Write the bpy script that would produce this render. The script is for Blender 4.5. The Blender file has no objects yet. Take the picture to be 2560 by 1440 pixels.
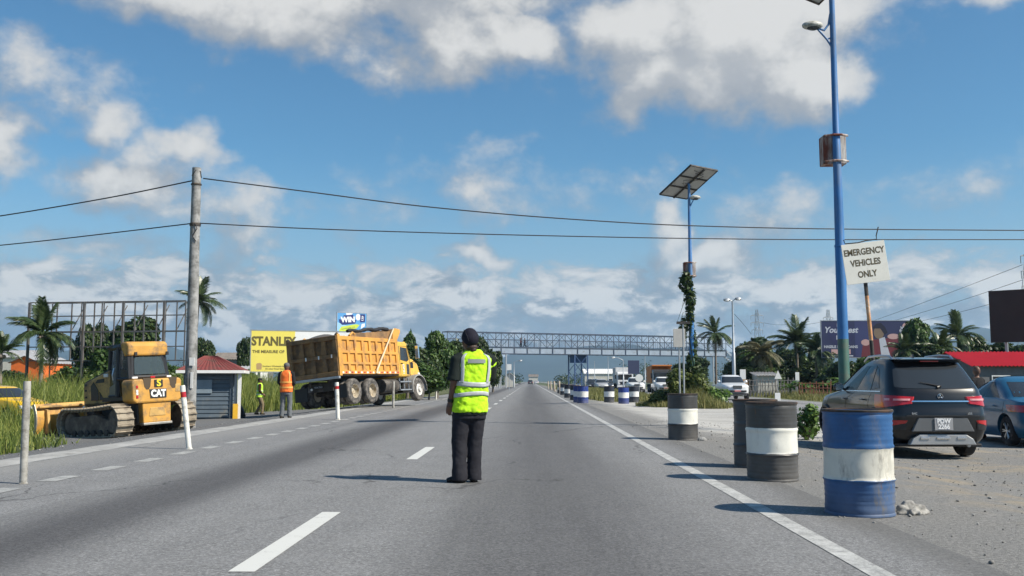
import bpy, bmesh, math, random
import numpy as np
from mathutils import Vector, Matrix, Euler, Quaternion

R = math.radians
scene = bpy.context.scene
COL = scene.collection

# ------------------------------------------------------------------ camera
FPX, CX, CY = 2400.0, 1280.0, 720.0          # focal length and centre for a 2560 px wide frame
EYE = Vector((0.0, 0.0, 1.13))
PITCH = math.atan(233.0 / FPX)
YAW = math.atan(45.0 / FPX)
cam_d = bpy.data.cameras.new('camera')
cam_d.sensor_width = 36.0
cam_d.lens = 36.0 * FPX / 2560.0
cam_d.clip_start = 0.05
cam_d.clip_end = 30000
cam = bpy.data.objects.new('camera', cam_d)
cam.location = EYE
cam.rotation_euler = (R(90) + PITCH, 0, YAW)
COL.objects.link(cam)
scene.camera = cam
CAMR = cam.rotation_euler.to_matrix()

# ------------------------------------------------------------------ view
vs = scene.view_settings
vs.view_transform = 'Standard'
vs.look = 'None'
vs.exposure = 0.45
vs.gamma = 1.0
vs.use_curve_mapping = False

# ------------------------------------------------------------------ sun and sky
SUN_EL, SUN_AZ = R(43), R(90 + 21)            # azimuth clockwise from +Y: from the right, a little behind
sun_dir = Vector((math.cos(SUN_EL) * math.sin(SUN_AZ), math.cos(SUN_EL) * math.cos(SUN_AZ), math.sin(SUN_EL)))
sd = bpy.data.lights.new('sun', 'SUN')
sd.energy = 5.0
sd.angle = R(0.53)
sd.color = (1.0, 0.92, 0.79)
so = bpy.data.objects.new('sun', sd)
so.rotation_euler = sun_dir.to_track_quat('Z', 'Y').to_euler()
so.location = sun_dir * 60
COL.objects.link(so)


def ray(px, py):
    return (CAMR @ Vector(((px - CX) / FPX, -(py - CY) / FPX, -1.0))).normalized()


world = bpy.data.worlds.new('World')
scene.world = world
world.use_nodes = True


class NT:
    """tiny node helper"""
    def __init__(s, tree):
        s.t = tree

    def n(s, typ, **kw):
        nd = s.t.nodes.new(typ)
        for k, v in kw.items():
            setattr(nd, k, v)
        return nd

    def link(s, a, b):
        s.t.links.new(a, b)

    def put(s, sock, v):
        if v is None:
            return
        if isinstance(v, bpy.types.NodeSocket):
            s.t.links.new(v, sock)
        else:
            if isinstance(v, (tuple, list)) and sock.type == 'RGBA' and len(v) == 3:
                v = (*v, 1)
            sock.default_value = v

    def math(s, op, a, b=None, c=None, clamp=False):
        nd = s.n('ShaderNodeMath', operation=op, use_clamp=clamp)
        for i, v in enumerate((a, b, c)):
            s.put(nd.inputs[i], v)
        return nd.outputs[0]

    def vmath(s, op, a, b=None, out=0):
        nd = s.n('ShaderNodeVectorMath', operation=op)
        s.put(nd.inputs[0], a)
        if b is not None:
            s.put(nd.inputs[3 if op == 'SCALE' else 1], b)
        return nd.outputs[out]

    def noise(s, vec, scale, detail=4, rough=.55, dist=0, out=0):
        nd = s.n('ShaderNodeTexNoise')
        s.put(nd.inputs['Vector'], vec)
        nd.inputs['Scale'].default_value = scale
        nd.inputs['Detail'].default_value = detail
        nd.inputs['Roughness'].default_value = rough
        nd.inputs['Distortion'].default_value = dist
        return nd.outputs[out]

    def ramp(s, fac, stops, interp='LINEAR'):
        nd = s.n('ShaderNodeValToRGB')
        cr = nd.color_ramp
        cr.interpolation = interp
        while len(cr.elements) < len(stops):
            cr.elements.new(0.5)
        for e, (p, c) in zip(cr.elements, stops):
            e.position = p
            e.color = (*c, 1) if isinstance(c, (tuple, list)) else (c, c, c, 1)
        s.put(nd.inputs[0], fac)
        return nd.outputs[0]

    def mix(s, fac, a, b, blend='MIX'):
        nd = s.n('ShaderNodeMix', data_type='RGBA', blend_type=blend)
        s.put(nd.inputs[0], fac)
        s.put(nd.inputs[6], a)
        s.put(nd.inputs[7], b)
        return nd.outputs[2]

    def smooth(s, v, a, b):
        nd = s.n('ShaderNodeMapRange', interpolation_type='SMOOTHSTEP')
        s.put(nd.inputs[0], v)
        nd.inputs[1].default_value = a
        nd.inputs[2].default_value = b
        return nd.outputs[0]


def build_sky():
    g = bpy.data.node_groups.new('cloud_density', 'ShaderNodeTree')
    g.interface.new_socket('Dir', in_out='INPUT', socket_type='NodeSocketVector')
    g.interface.new_socket('Density', in_out='OUTPUT', socket_type='NodeSocketFloat')
    T = NT(g)
    gi, go = T.n('NodeGroupInput'), T.n('NodeGroupOutput')
    sep = T.n('ShaderNodeSeparateXYZ')
    T.link(gi.outputs[0], sep.inputs[0])
    az = T.math('ARCTAN2', sep.outputs[0], sep.outputs[1])
    el = T.math('ARCSINE', T.math('MINIMUM', T.math('MAXIMUM', sep.outputs[2], -1.0), 1.0))
    cmb = T.n('ShaderNodeCombineXYZ')
    T.link(az, cmb.inputs[0]); T.link(el, cmb.inputs[1])
    d3 = gi.outputs[0]
    # ragged outlines: the positions are stirred before the cloud masses are measured
    stir = T.vmath('SUBTRACT', T.noise(d3, 7, 3, .6, out=1), (.5, .5, .5))
    stir2 = T.vmath('SUBTRACT', T.noise(d3, 21, 3, .6, out=1), (.5, .5, .5))
    P = T.vmath('ADD', cmb.outputs[0], T.vmath('ADD', T.vmath('MULTIPLY', stir, (.16, .09, 0)), T.vmath('MULTIPLY', stir2, (.05, .04, 0))))
    # billow noise on the sphere, stretched a little sideways
    mp = T.n('ShaderNodeMapping'); mp.inputs['Scale'].default_value = (1, 1, 1.35)
    T.link(d3, mp.inputs[0])
    n_big = T.noise(mp.outputs[0], 8, 6, .58, .25)
    n_fine = T.noise(mp.outputs[0], 26, 5, .62)
    nz = T.math('ADD', T.math('MULTIPLY', T.math('SUBTRACT', n_big, .5), 1.55), T.math('MULTIPLY', T.math('SUBTRACT', n_fine, .5), .75))
    # the large cumulus that can be told apart: (x, y, half width, half height, weight) seen from the road
    blobs = [(1850, 80, 330, 175, 1.35), (1580, 70, 260, 125, 1.2), (2010, 190, 170, 115, 1.2), (1720, 190, 280, 110, 1.1),
             (760, 10, 400, 110, 1.15), (1120, 65, 280, 140, 1.25), (480, -20, 300, 95, 1.1), (1290, 60, 120, 140, 1.1), (1150, -60, 450, 110, 1.2),
             (130, 165, 160, 66, .34), (272, 290, 66, 56, .52), (10, 350, 70, 100, .72), (300, 440, 150, 66, .8),
             (455, 375, 62, 48, .7), (610, 565, 120, 80, .75), (430, 520, 130, 45, .42), (1150, 490, 230, 75, .46),
             (1170, 645, 110, 34, .75), (1640, 590, 75, 95, .75), (1560, 490, 120, 50, .36), (1960, 560, 160, 80, .4),
             (2470, 450, 130, 60, .34), (2480, 5, 150, 35, .5), (1750, 660, 170, 60, .7), (150, 600, 200, 45, .4), (1400, 690, 120, 40, .5)]
    acc = None
    for (px, py, hw, hh, w) in blobs:
        d = ray(px, py)
        ca, ce = math.atan2(d.x, d.y), math.asin(d.z)
        dd = T.vmath('SUBTRACT', P, (ca, ce, 0))
        dd = T.vmath('MULTIPLY', dd, (FPX / hw, FPX / hh, 0))
        ln = T.vmath('LENGTH', dd, out=1)
        v = T.math('MULTIPLY', T.math('SUBTRACT', 1.25, ln), w * .8)
        acc = v if acc is None else T.math('SMOOTH_MAX', acc, v, .12)
    acc = T.math('MAXIMUM', acc, -.55)
    # bank of small cumulus low over the horizon, all the way round
    band = T.math('MULTIPLY', T.smooth(el, .165, .085), 1.0)
    m2 = T.n('ShaderNodeMapping'); m2.inputs['Scale'].default_value = (1, 1, 2.0)
    T.link(d3, m2.inputs[0])
    nb = T.noise(m2.outputs[0], 19, 8, .6, .3)
    low = T.math('SUBTRACT', T.math('MULTIPLY', band, 1.22), .56)
    low = T.math('ADD', low, T.math('MULTIPLY', T.math('SUBTRACT', nb, .5), 2.3))
    # fair-weather cumulus elsewhere in the sky
    gen = T.math('SUBTRACT', T.math('MULTIPLY', T.noise(mp.outputs[0], 2.6, 3, .5), 2.2), 1.72)
    frame = T.smooth(T.math('ABSOLUTE', T.math('ADD', az, YAW)), .52, .75)
    high = T.smooth(el, .38, .55)
    gen = T.math('SUBTRACT', gen, T.math('MULTIPLY', T.math('SUBTRACT', 1.0, T.math('MAXIMUM', frame, high)), 3.0))
    dens = T.math('MAXIMUM', T.math('MAXIMUM', acc, gen), -.6)
    dens = T.math('ADD', dens, nz)
    dens = T.math('MAXIMUM', dens, low)
    T.link(dens, go.inputs[0])

    t = world.node_tree
    W = NT(t)
    t.nodes.clear()
    out = W.n('ShaderNodeOutputWorld')
    bg = W.n('ShaderNodeBackground')
    bg.inputs[1].default_value = 0.065
    sky = W.n('ShaderNodeTexSky', sky_type='NISHITA')
    sky.sun_disc = False
    sky.sun_elevation = SUN_EL
    sky.sun_rotation = SUN_AZ
    sky.air_density = 1.0
    sky.dust_density = 0.4
    sky.ozone_density = 3.0
    tc = W.n('ShaderNodeTexCoord')
    D = tc.outputs['Generated']

    def dens_at(v):
        nd = W.n('ShaderNodeGroup'); nd.node_tree = g
        W.put(nd.inputs[0], v)
        return nd.outputs[0]
    d0 = dens_at(D)
    off = Vector((.028, -.01, .030))
    d1 = dens_at(W.vmath('NORMALIZE', W.vmath('ADD', D, tuple(off))))
    alpha = W.smooth(d0, -.06, .60)
    sepw = W.n('ShaderNodeSeparateXYZ'); W.link(D, sepw.inputs[0])
    # sunlit shoulders up and to the right, grey-lilac undersides
    grad = W.math('SUBTRACT', d0, d1)
    lit = W.math('ADD', W.math('MULTIPLY', W.smooth(grad, -.42, .46), .62), W.math('MULTIPLY', W.smooth(d0, .1, 1.0), .38))
    lowf = W.smooth(sepw.outputs[2], .20, .07)
    col_hi = W.ramp(lit, [(0, (.43, .47, .52)), (.35, (.58, .60, .63)), (.62, (.78, .78, .77)), (.95, (1, .985, .95))])
    col_lo = W.ramp(lit, [(0, (.27, .345, .44)), (.42, (.37, .45, .54)), (.66, (.55, .61, .67)), (.92, (.95, .96, .95))])
    ccol = W.mix(1.0, W.mix(lowf, col_hi, col_lo), (CLOUD, CLOUD, CLOUD), 'MULTIPLY')
    skyc = W.mix(1.0, sky.outputs[0], SKY_TINT, 'MULTIPLY')
    skyc = W.mix(W.smooth(sepw.outputs[2], .24, .0), skyc, (4.0, 5.6, 7.0))
    amax = W.math('MULTIPLY', alpha, .93)
    col = W.mix(amax, skyc, ccol)
    W.link(col, bg.inputs[0])
    W.link(bg.outputs[0], out.inputs[0])
    world.cycles.sampling_method = 'MANUAL'
    world.cycles.sample_map_resolution = 512


CLOUD = 8.8
SKY_TINT = (.73, 1.19, 1.32)
build_sky()

scene.cycles.use_denoising = True
scene.cycles.max_bounces = 8
scene.cycles.transparent_max_bounces = 12
scene.cycles.volume_bounces = 1
scene.cycles.use_adaptive_sampling = True
scene.cycles.adaptive_threshold = 0.02


# ------------------------------------------------------------------ places
def sstep(t):
    t = min(1.0, max(0.0, t))
    return t * t * (3 - 2 * t)


def zg(x, y):
    """height of the ground: flat under the carriageway, falling away on both verges"""
    z = 0.0
    if x < -7.2:
        z -= .42 * sstep((-7.2 - x) / 4.8) + .22 * sstep((-12 - x) / 8)
    if x > 3.4:
        z -= .22 * sstep((x - 3.4) / 3.6)
        bump = sstep((x - 4.6) / 2) * sstep((11.0 - x) / 2) * sstep((y - 34) / 6)
        z += .16 * bump
    return z


def at(px, py, Y):
    d = ray(px, py)
    return EYE + d * (Y / d.y)


def gp(px, py):
    """where the sight line through a point of the photograph meets the ground"""
    d = ray(px, py)
    t = 1.0
    for i in range(4000):
        p = EYE + d * t
        if p.z <= zg(p.x, p.y):
            break
        t *= 1.003
    return Vector((p.x, p.y, zg(p.x, p.y)))
# ------------------------------------------------------------------ mesh helpers
class MB:
    def __init__(s):
        s.v, s.f, s.mi = [], [], []

    def add(s, vs, fs, mi=0, M=None):
        b = len(s.v)
        for p in vs:
            p = Vector(p)
            s.v.append(M @ p if M else p)
        for f in fs:
            s.f.append([i + b for i in f])
            s.mi.append(mi)
        return s

    def box(s, c, size, rot=None, mi=0, taper=None):
        hx, hy, hz = size[0] / 2, size[1] / 2, size[2] / 2
        tx, ty = taper or (1, 1)
        vs = [(-hx, -hy, -hz), (hx, -hy, -hz), (hx, hy, -hz), (-hx, hy, -hz),
              (-hx * tx, -hy * ty, hz), (hx * tx, -hy * ty, hz), (hx * tx, hy * ty, hz), (-hx * tx, hy * ty, hz)]
        M = Matrix.Translation(c)
        if rot:
            M = M @ Euler(rot).to_matrix().to_4x4()
        return s.add(vs, [(3, 2, 1, 0), (4, 5, 6, 7), (0, 1, 5, 4), (1, 2, 6, 5), (2, 3, 7, 6), (3, 0, 4, 7)], mi, M)

    def b2(s, a, b, mi=0):
        a, b = Vector(a), Vector(b)
        return s.box((a + b) / 2, [abs(q) for q in (b - a)], None, mi)

    def tube(s, pts, rads, seg=8, caps=True, mi=0, flat=1.0):
        pts = [Vector(p) for p in pts]
        if not isinstance(rads, (list, tuple)):
            rads = [rads] * len(pts)
        base = len(s.v)
        up = None
        n = len(pts)
        for i, p in enumerate(pts):
            t = (pts[min(i + 1, n - 1)] - pts[max(i - 1, 0)])
            if t.length < 1e-9:
                t = Vector((0, 0, 1))
            t.normalize()
            if up is None:
                up = Vector((0, 0, 1)) if abs(t.z) < .9 else Vector((0, 1, 0))
            a = t.cross(up)
            if a.length < 1e-6:
                a = t.cross(Vector((1, 0, 0)))
            a.normalize()
            b = a.cross(t).normalized()
            up = b
            for k in range(seg):
                an = 2 * math.pi * k / seg
                s.v.append(p + a * math.cos(an) * rads[i] + b * math.sin(an) * rads[i] * flat)
        for i in range(n - 1):
            for k in range(seg):
                k2 = (k + 1) % seg
                s.f.append([base + i * seg + k, base + i * seg + k2, base + (i + 1) * seg + k2, base + (i + 1) * seg + k])
                s.mi.append(mi)
        if caps:
            s.f.append([base + k for k in reversed(range(seg))]); s.mi.append(mi)
            s.f.append([base + (n - 1) * seg + k for k in range(seg)]); s.mi.append(mi)
        return s

    def lathe(s, prof, seg=24, axis='Z', M=None, mi=None, closed=False, wob=None):
        """prof: list of (r, h)"""
        base = len(s.v)
        for i, (r, h) in enumerate(prof):
            for k in range(seg):
                an = 2 * math.pi * k / seg
                rr = r + (wob(an, h) if wob else 0)
                x, y = rr * math.cos(an), rr * math.sin(an)
                p = {'Z': (x, y, h), 'Y': (x, h, -y), 'X': (h, x, y)}[axis]
                p = Vector(p)
                s.v.append(M @ p if M else p)
        for i in range(len(prof) - 1):
            for k in range(seg):
                k2 = (k + 1) % seg
                s.f.append([base + i * seg + k, base + i * seg + k2, base + (i + 1) * seg + k2, base + (i + 1) * seg + k])
                s.mi.append(mi[i] if mi else 0)
        if not closed:
            if prof[0][0] > 1e-6:
                s.f.append([base + k for k in reversed(range(seg))]); s.mi.append(mi[0] if mi else 0)
            if prof[-1][0] > 1e-6:
                e = base + (len(prof) - 1) * seg
                s.f.append([e + k for k in range(seg)]); s.mi.append(mi[-1] if mi else 0)
        return s

    def prism(s, poly, a, b, axis='Y', mi=0):
        """poly: 2D outline; axis Y: (x,z) extruded from y=a to y=b; axis X: (y,z); axis Z: (x,y)"""
        f = {'Y': lambda p, q: (p[0], q, p[1]), 'X': lambda p, q: (q, p[0], p[1]), 'Z': lambda p, q: (p[0], p[1], q)}[axis]
        n = len(poly)
        vs = [f(p, a) for p in poly] + [f(p, b) for p in poly]
        fs = [list(range(n)), list(range(2 * n - 1, n - 1, -1))]
        for i in range(n):
            j = (i + 1) % n
            fs.append([i, i + n, j + n, j])
        return s.add(vs, fs, mi)

    def ball(s, c, r, seg=12, rings=8, M=None, mi=0):
        if not isinstance(r, (tuple, list)):
            r = (r, r, r)
        c = Vector(c)
        vs = [(0, 0, 1)]
        for i in range(1, rings):
            a = math.pi * i / rings
            for k in range(seg):
                b = 2 * math.pi * k / seg
                vs.append((math.sin(a) * math.cos(b), math.sin(a) * math.sin(b), math.cos(a)))
        vs.append((0, 0, -1))
        fs = []
        for k in range(seg):
            fs.append((0, 1 + k, 1 + (k + 1) % seg))
            e = 1 + (rings - 2) * seg
            fs.append((len(vs) - 1, e + (k + 1) % seg, e + k))
        for i in range(rings - 2):
            for k in range(seg):
                a, b = 1 + i * seg + k, 1 + i * seg + (k + 1) % seg
                fs.append((a, a + seg, b + seg, b))
        vs = [Vector((p[0] * r[0], p[1] * r[1], p[2] * r[2])) + c for p in vs]
        return s.add(vs, fs, mi, M)

    def grid(s, rows, mi=0, closed_u=False, thick=None):
        """rows: list of lists of points"""
        base = len(s.v)
        m = len(rows[0])
        for r in rows:
            for p in r:
                s.v.append(Vector(p))
        for i in range(len(rows) - 1):
            for k in range(m if closed_u else m - 1):
                k2 = (k + 1) % m
                s.f.append([base + i * m + k, base + i * m + k2, base + (i + 1) * m + k2, base + (i + 1) * m + k])
                s.mi.append(mi)
        return s

    def mesh(s, name, mats, smooth=None):
        me = bpy.data.meshes.new(name)
        me.from_pydata([tuple(p) for p in s.v], [], s.f)
        if not isinstance(mats, (list, tuple)):
            mats = [mats]
        for m in mats:
            me.materials.append(m)
        if len(mats) > 1:
            me.polygons.foreach_set('material_index', s.mi)
        if smooth:
            shade(me, smooth)
        me.validate()
        return me

    def build(s, name, mats, parent=None, smooth=None, bevel=None, fix=True):
        me = s.mesh(name, mats, None)
        if fix:
            fixn(me)
        if smooth:
            shade(me, smooth)
        o = link(name, me, parent)
        if bevel:
            b = o.modifiers.new('bevel', 'BEVEL')
            b.width = bevel; b.segments = 2; b.limit_method = 'ANGLE'; b.angle_limit = R(35)
        return o


def fixn(me):
    bm = bmesh.new(); bm.from_mesh(me)
    bmesh.ops.recalc_face_normals(bm, faces=bm.faces)
    bm.to_mesh(me); bm.free()


def shade(me, ang):
    me.polygons.foreach_set('use_smooth', [True] * len(me.polygons))
    if ang is not True:
        me.set_sharp_from_angle(angle=R(ang))


def link(name, me, parent=None):
    o = bpy.data.objects.new(name, me)
    COL.objects.link(o)
    if parent:
        o.parent = parent
    return o


def tag(o, label, cat, group=None):
    o['label'] = label
    o['category'] = cat
    if group:
        o['group'] = group
    return o


def thing(name, label, cat, loc=(0, 0, 0), rz=0.0, group=None, rot=None):
    o = bpy.data.objects.new(name, None)
    o.empty_display_size = .2
    COL.objects.link(o)
    o.location = loc
    o.rotation_euler = rot if rot else (0, 0, rz)
    return tag(o, label, cat, group)


def copy_tree(o, parent=None):
    c = o.copy()
    COL.objects.link(c)
    c.parent = parent
    for ch in list(o.children):
        copy_tree(ch, c)
    return c


_cubes = {}


def bar(parent, name, p0, p1, w, d, mat, up=None):
    """a straight square bar as an object of its own, sharing one box mesh for each material"""
    if mat.name not in _cubes:
        _cubes[mat.name] = MB().box((0, 0, 0), (1, 1, 1)).mesh('bar', mat)
    p0, p1 = Vector(p0), Vector(p1)
    o = link(name, _cubes[mat.name], parent)
    t = p1 - p0
    q = t.to_track_quat('Z', 'Y')
    if up is not None:
        z = t.normalized(); x = Vector(up).cross(z).normalized(); y = z.cross(x)
        q = Matrix((x, y, z)).transposed().to_quaternion()
    o.matrix_local = Matrix.LocRotScale((p0 + p1) / 2, q, Vector((w, d, t.length)))
    return o


def baked(o):
    """apply the modifiers of o"""
    dg = bpy.context.evaluated_depsgraph_get()
    me = bpy.data.meshes.new_from_object(o.evaluated_get(dg))
    o.modifiers.clear()
    old = o.data
    o.data = me
    me.name = old.name
    return o


def fuse(mb, name, mat, parent, voxel=.012, smooth=8, disp=None):
    """overlapping solids melted into one continuous skin"""
    o = mb.build(name, mat, parent)
    r = o.modifiers.new('r', 'REMESH'); r.mode = 'VOXEL'; r.voxel_size = voxel
    if smooth:
        m = o.modifiers.new('s', 'SMOOTH'); m.factor = .5; m.iterations = smooth
    if disp:
        tx = bpy.data.textures.new('folds', 'CLOUDS'); tx.noise_scale = disp[1]; tx.noise_depth = 2
        d = o.modifiers.new('d', 'DISPLACE'); d.texture = tx; d.strength = disp[0]; d.mid_level = .5
    baked(o)
    o.data.materials.clear(); o.data.materials.append(mat)
    shade(o.data, True)
    return o


def text(string, size, mat, parent, M, name='lettering', bold=0.0, extrude=.002, align='CENTER', shear=0.0, xs=1.0):
    cu = bpy.data.curves.new('t', 'FONT')
    cu.body = string; cu.size = size; cu.offset = bold * size; cu.extrude = extrude
    cu.align_x = align; cu.align_y = 'CENTER'; cu.shear = shear; cu.resolution_u = 3
    t = bpy.data.objects.new('t', cu)
    COL.objects.link(t)
    dg = bpy.context.evaluated_depsgraph_get()
    me = bpy.data.meshes.new_from_object(t.evaluated_get(dg))
    bpy.data.objects.remove(t); bpy.data.curves.remove(cu)
    me.transform(Matrix.Diagonal((xs, 1, 1, 1)))
    me.materials.clear(); me.materials.append(mat)
    o = link(name, me, parent)
    o.matrix_local = M
    return o


def frame(origin, right, up):
    """matrix whose x runs along right and y along up, for flat lettering on a surface"""
    x = Vector(right).normalized(); y = Vector(up); y = (y - x * y.dot(x)).normalized()
    z = x.cross(y)
    M = Matrix((x, y, z)).transposed().to_4x4()
    M.translation = Vector(origin)
    return M


# ------------------------------------------------------------------ materials
def new_mat(name):
    m = bpy.data.materials.new(name)
    m.use_nodes = True
    T = NT(m.node_tree)
    bs = m.node_tree.nodes['Principled BSDF']
    return m, T, bs


def pbr(name, col, rough=.6, metal=0.0, var=.12, scale=3.0, dirt=None, amt=.35, dscale=1.6, bump=0.0, bscale=40.0, coat=0.0, spec=.5, streak=False, wobble=None):
    m, T, bs = new_mat(name)
    tc = T.n('ShaderNodeTexCoord')
    v = tc.outputs['Object']
    c = None
    n1 = T.noise(v, scale, 5, .6)
    dark = tuple(x * (1 - var) for x in col)
    lite = tuple(min(1, x * (1 + var)) for x in col)
    c = T.ramp(n1, [(.3, dark), (.7, lite)])
    rg = rough
    if dirt:
        if streak:
            mp = T.n('ShaderNodeMapping'); mp.inputs['Scale'].default_value = (1, 1, .18)
            T.link(v, mp.inputs[0]); v2 = mp.outputs[0]
        else:
            v2 = v
        n2 = T.noise(v2, dscale, 7, .68)
        f = T.smooth(n2, .62 - amt * .45, .78 - amt * .25)
        c = T.mix(f, c, dirt)
        rg = T.math('ADD', rough, T.math('MULTIPLY', f, max(0, .85 - rough)))
    T.put(bs.inputs['Base Color'], c)
    T.put(bs.inputs['Roughness'], rg)
    bs.inputs['Metallic'].default_value = metal
    bs.inputs['Coat Weight'].default_value = coat
    bs.inputs['Coat Roughness'].default_value = .06
    bs.inputs['Specular IOR Level'].default_value = spec
    if bump:
        b = T.n('ShaderNodeBump'); b.inputs['Strength'].default_value = bump; b.inputs['Distance'].default_value = .01
        T.put(b.inputs['Height'], T.noise(v, bscale, 4, .6))
        T.link(b.outputs[0], bs.inputs['Normal'])
    return m


def leaf_mat(name, dark, mid, lite, trans=.25, rough=.45):
    m, T, bs = new_mat(name)
    geo = T.n('ShaderNodeNewGeometry')
    c = T.ramp(geo.outputs['Random Per Island'], [(0, dark), (.5, mid), (1, lite)])
    T.put(bs.inputs['Base Color'], c)
    bs.inputs['Roughness'].default_value = rough
    bs.inputs['Specular IOR Level'].default_value = .35
    tr = T.n('ShaderNodeBsdfTranslucent')
    T.put(tr.inputs[0], T.mix(.5, c, lite))
    mx = T.n('ShaderNodeMixShader'); mx.inputs[0].default_value = trans
    T.link(bs.outputs[0], mx.inputs[1]); T.link(tr.outputs[0], mx.inputs[2])
    T.link(mx.outputs[0], m.node_tree.nodes['Material Output'].inputs[0])
    return m


def glass_mat(name, tint=(.03, .035, .04), trans=0.0, rough=.03):
    m, T, bs = new_mat(name)
    bs.inputs['Base Color'].default_value = (*tint, 1)
    bs.inputs['Roughness'].default_value = rough
    bs.inputs['Specular IOR Level'].default_value = .6
    if trans:
        tb = T.n('ShaderNodeBsdfTransparent'); tb.inputs[0].default_value = (.8, .85, .85, 1)
        mx = T.n('ShaderNodeMixShader'); mx.inputs[0].default_value = trans
        T.link(bs.outputs[0], mx.inputs[1]); T.link(tb.outputs[0], mx.inputs[2])
        T.link(mx.outputs[0], m.node_tree.nodes['Material Output'].inputs[0])
    return m


MT = {}
MT['tyre'] = pbr('tyre_rubber', (.022, .022, .024), .85, var=.2, dirt=(.16, .14, .12), amt=.25, dscale=5, bump=.3, bscale=60)
MT['tyre_dusty'] = pbr('dusty_tyre', (.05, .048, .046), .9, var=.25, dirt=(.2, .18, .16), amt=.5, dscale=4)
MT['black'] = pbr('black_plastic', (.018, .018, .02), .5, var=.2, scale=8)
MT['dark_steel'] = pbr('dark_steel', (.045, .042, .04), .7, .2, var=.3, dirt=(.14, .11, .085), amt=.35, dscale=3, bump=.2)
MT['chrome'] = pbr('bright_metal', (.75, .76, .78), .18, 1.0, var=.05)
MT['alloy'] = pbr('alloy', (.45, .46, .48), .3, .9, var=.1)
MT['glass'] = glass_mat('dark_glass')
MT['glass_open'] = glass_mat('clear_glass', (.02, .025, .03), .55)
MT['red_lamp'] = pbr('red_lamp', (.42, .012, .016), .12, var=.1, coat=.6)
MT['white_lamp'] = pbr('white_lamp', (.75, .75, .75), .15, var=.05, coat=.5)
MT['pink_lamp'] = pbr('clear_red_lamp', (.7, .3, .3), .15, var=.1, coat=.5)
MT['white'] = pbr('white_paint', (.78, .78, .76), .5, var=.06)
MT['grey'] = pbr('grey_paint', (.35, .36, .37), .55, var=.1)
MT['concrete'] = pbr('weathered_concrete', (.30, .30, .295), .9, var=.22, scale=6, dirt=(.13, .13, .125), amt=.45, dscale=3.5, bump=.3, bscale=25)
MT['galv'] = pbr('galvanised_steel', (.42, .44, .46), .45, .6, var=.15)
MT['rust'] = pbr('rusty_steel', (.2, .07, .035), .85, .1, var=.35, scale=7, dirt=(.42, .36, .3), amt=.25, dscale=3)
# ------------------------------------------------------------------ ground, road, hills
def axis(parts):
    out = []
    for a, b, st in parts:
        n = max(1, int(round((b - a) / st)))
        out += [a + (b - a) * i / n for i in range(n)]
    out.append(parts[-1][1])
    return out


XS = axis([(-9000, -1000, 1600), (-1000, -100, 150), (-100, -24, 8), (-24, -7.2, .4), (-7.2, 2.8, .5), (2.8, 24, .4), (24, 100, 8), (100, 1000, 150), (1000, 9000, 1600)])
YS = axis([(-400, -20, 60), (-20, 0, 5), (0, 90, 1.0), (90, 300, 10), (300, 1000, 100), (1000, 9400, 1200)])


def sheet(name, x0, x1, y0, y1, dz, mat, parent=None):
    xs = [x0] + [x for x in XS if x0 + 1e-3 < x < x1 - 1e-3] + [x1]
    ys = [y0] + [y for y in YS if y0 + 1e-3 < y < y1 - 1e-3] + [y1]
    mb = MB().grid([[(x, y, zg(x, y) + dz) for x in xs] for y in ys])
    o = mb.build(name, mat, parent, smooth=True)
    return o


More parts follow.
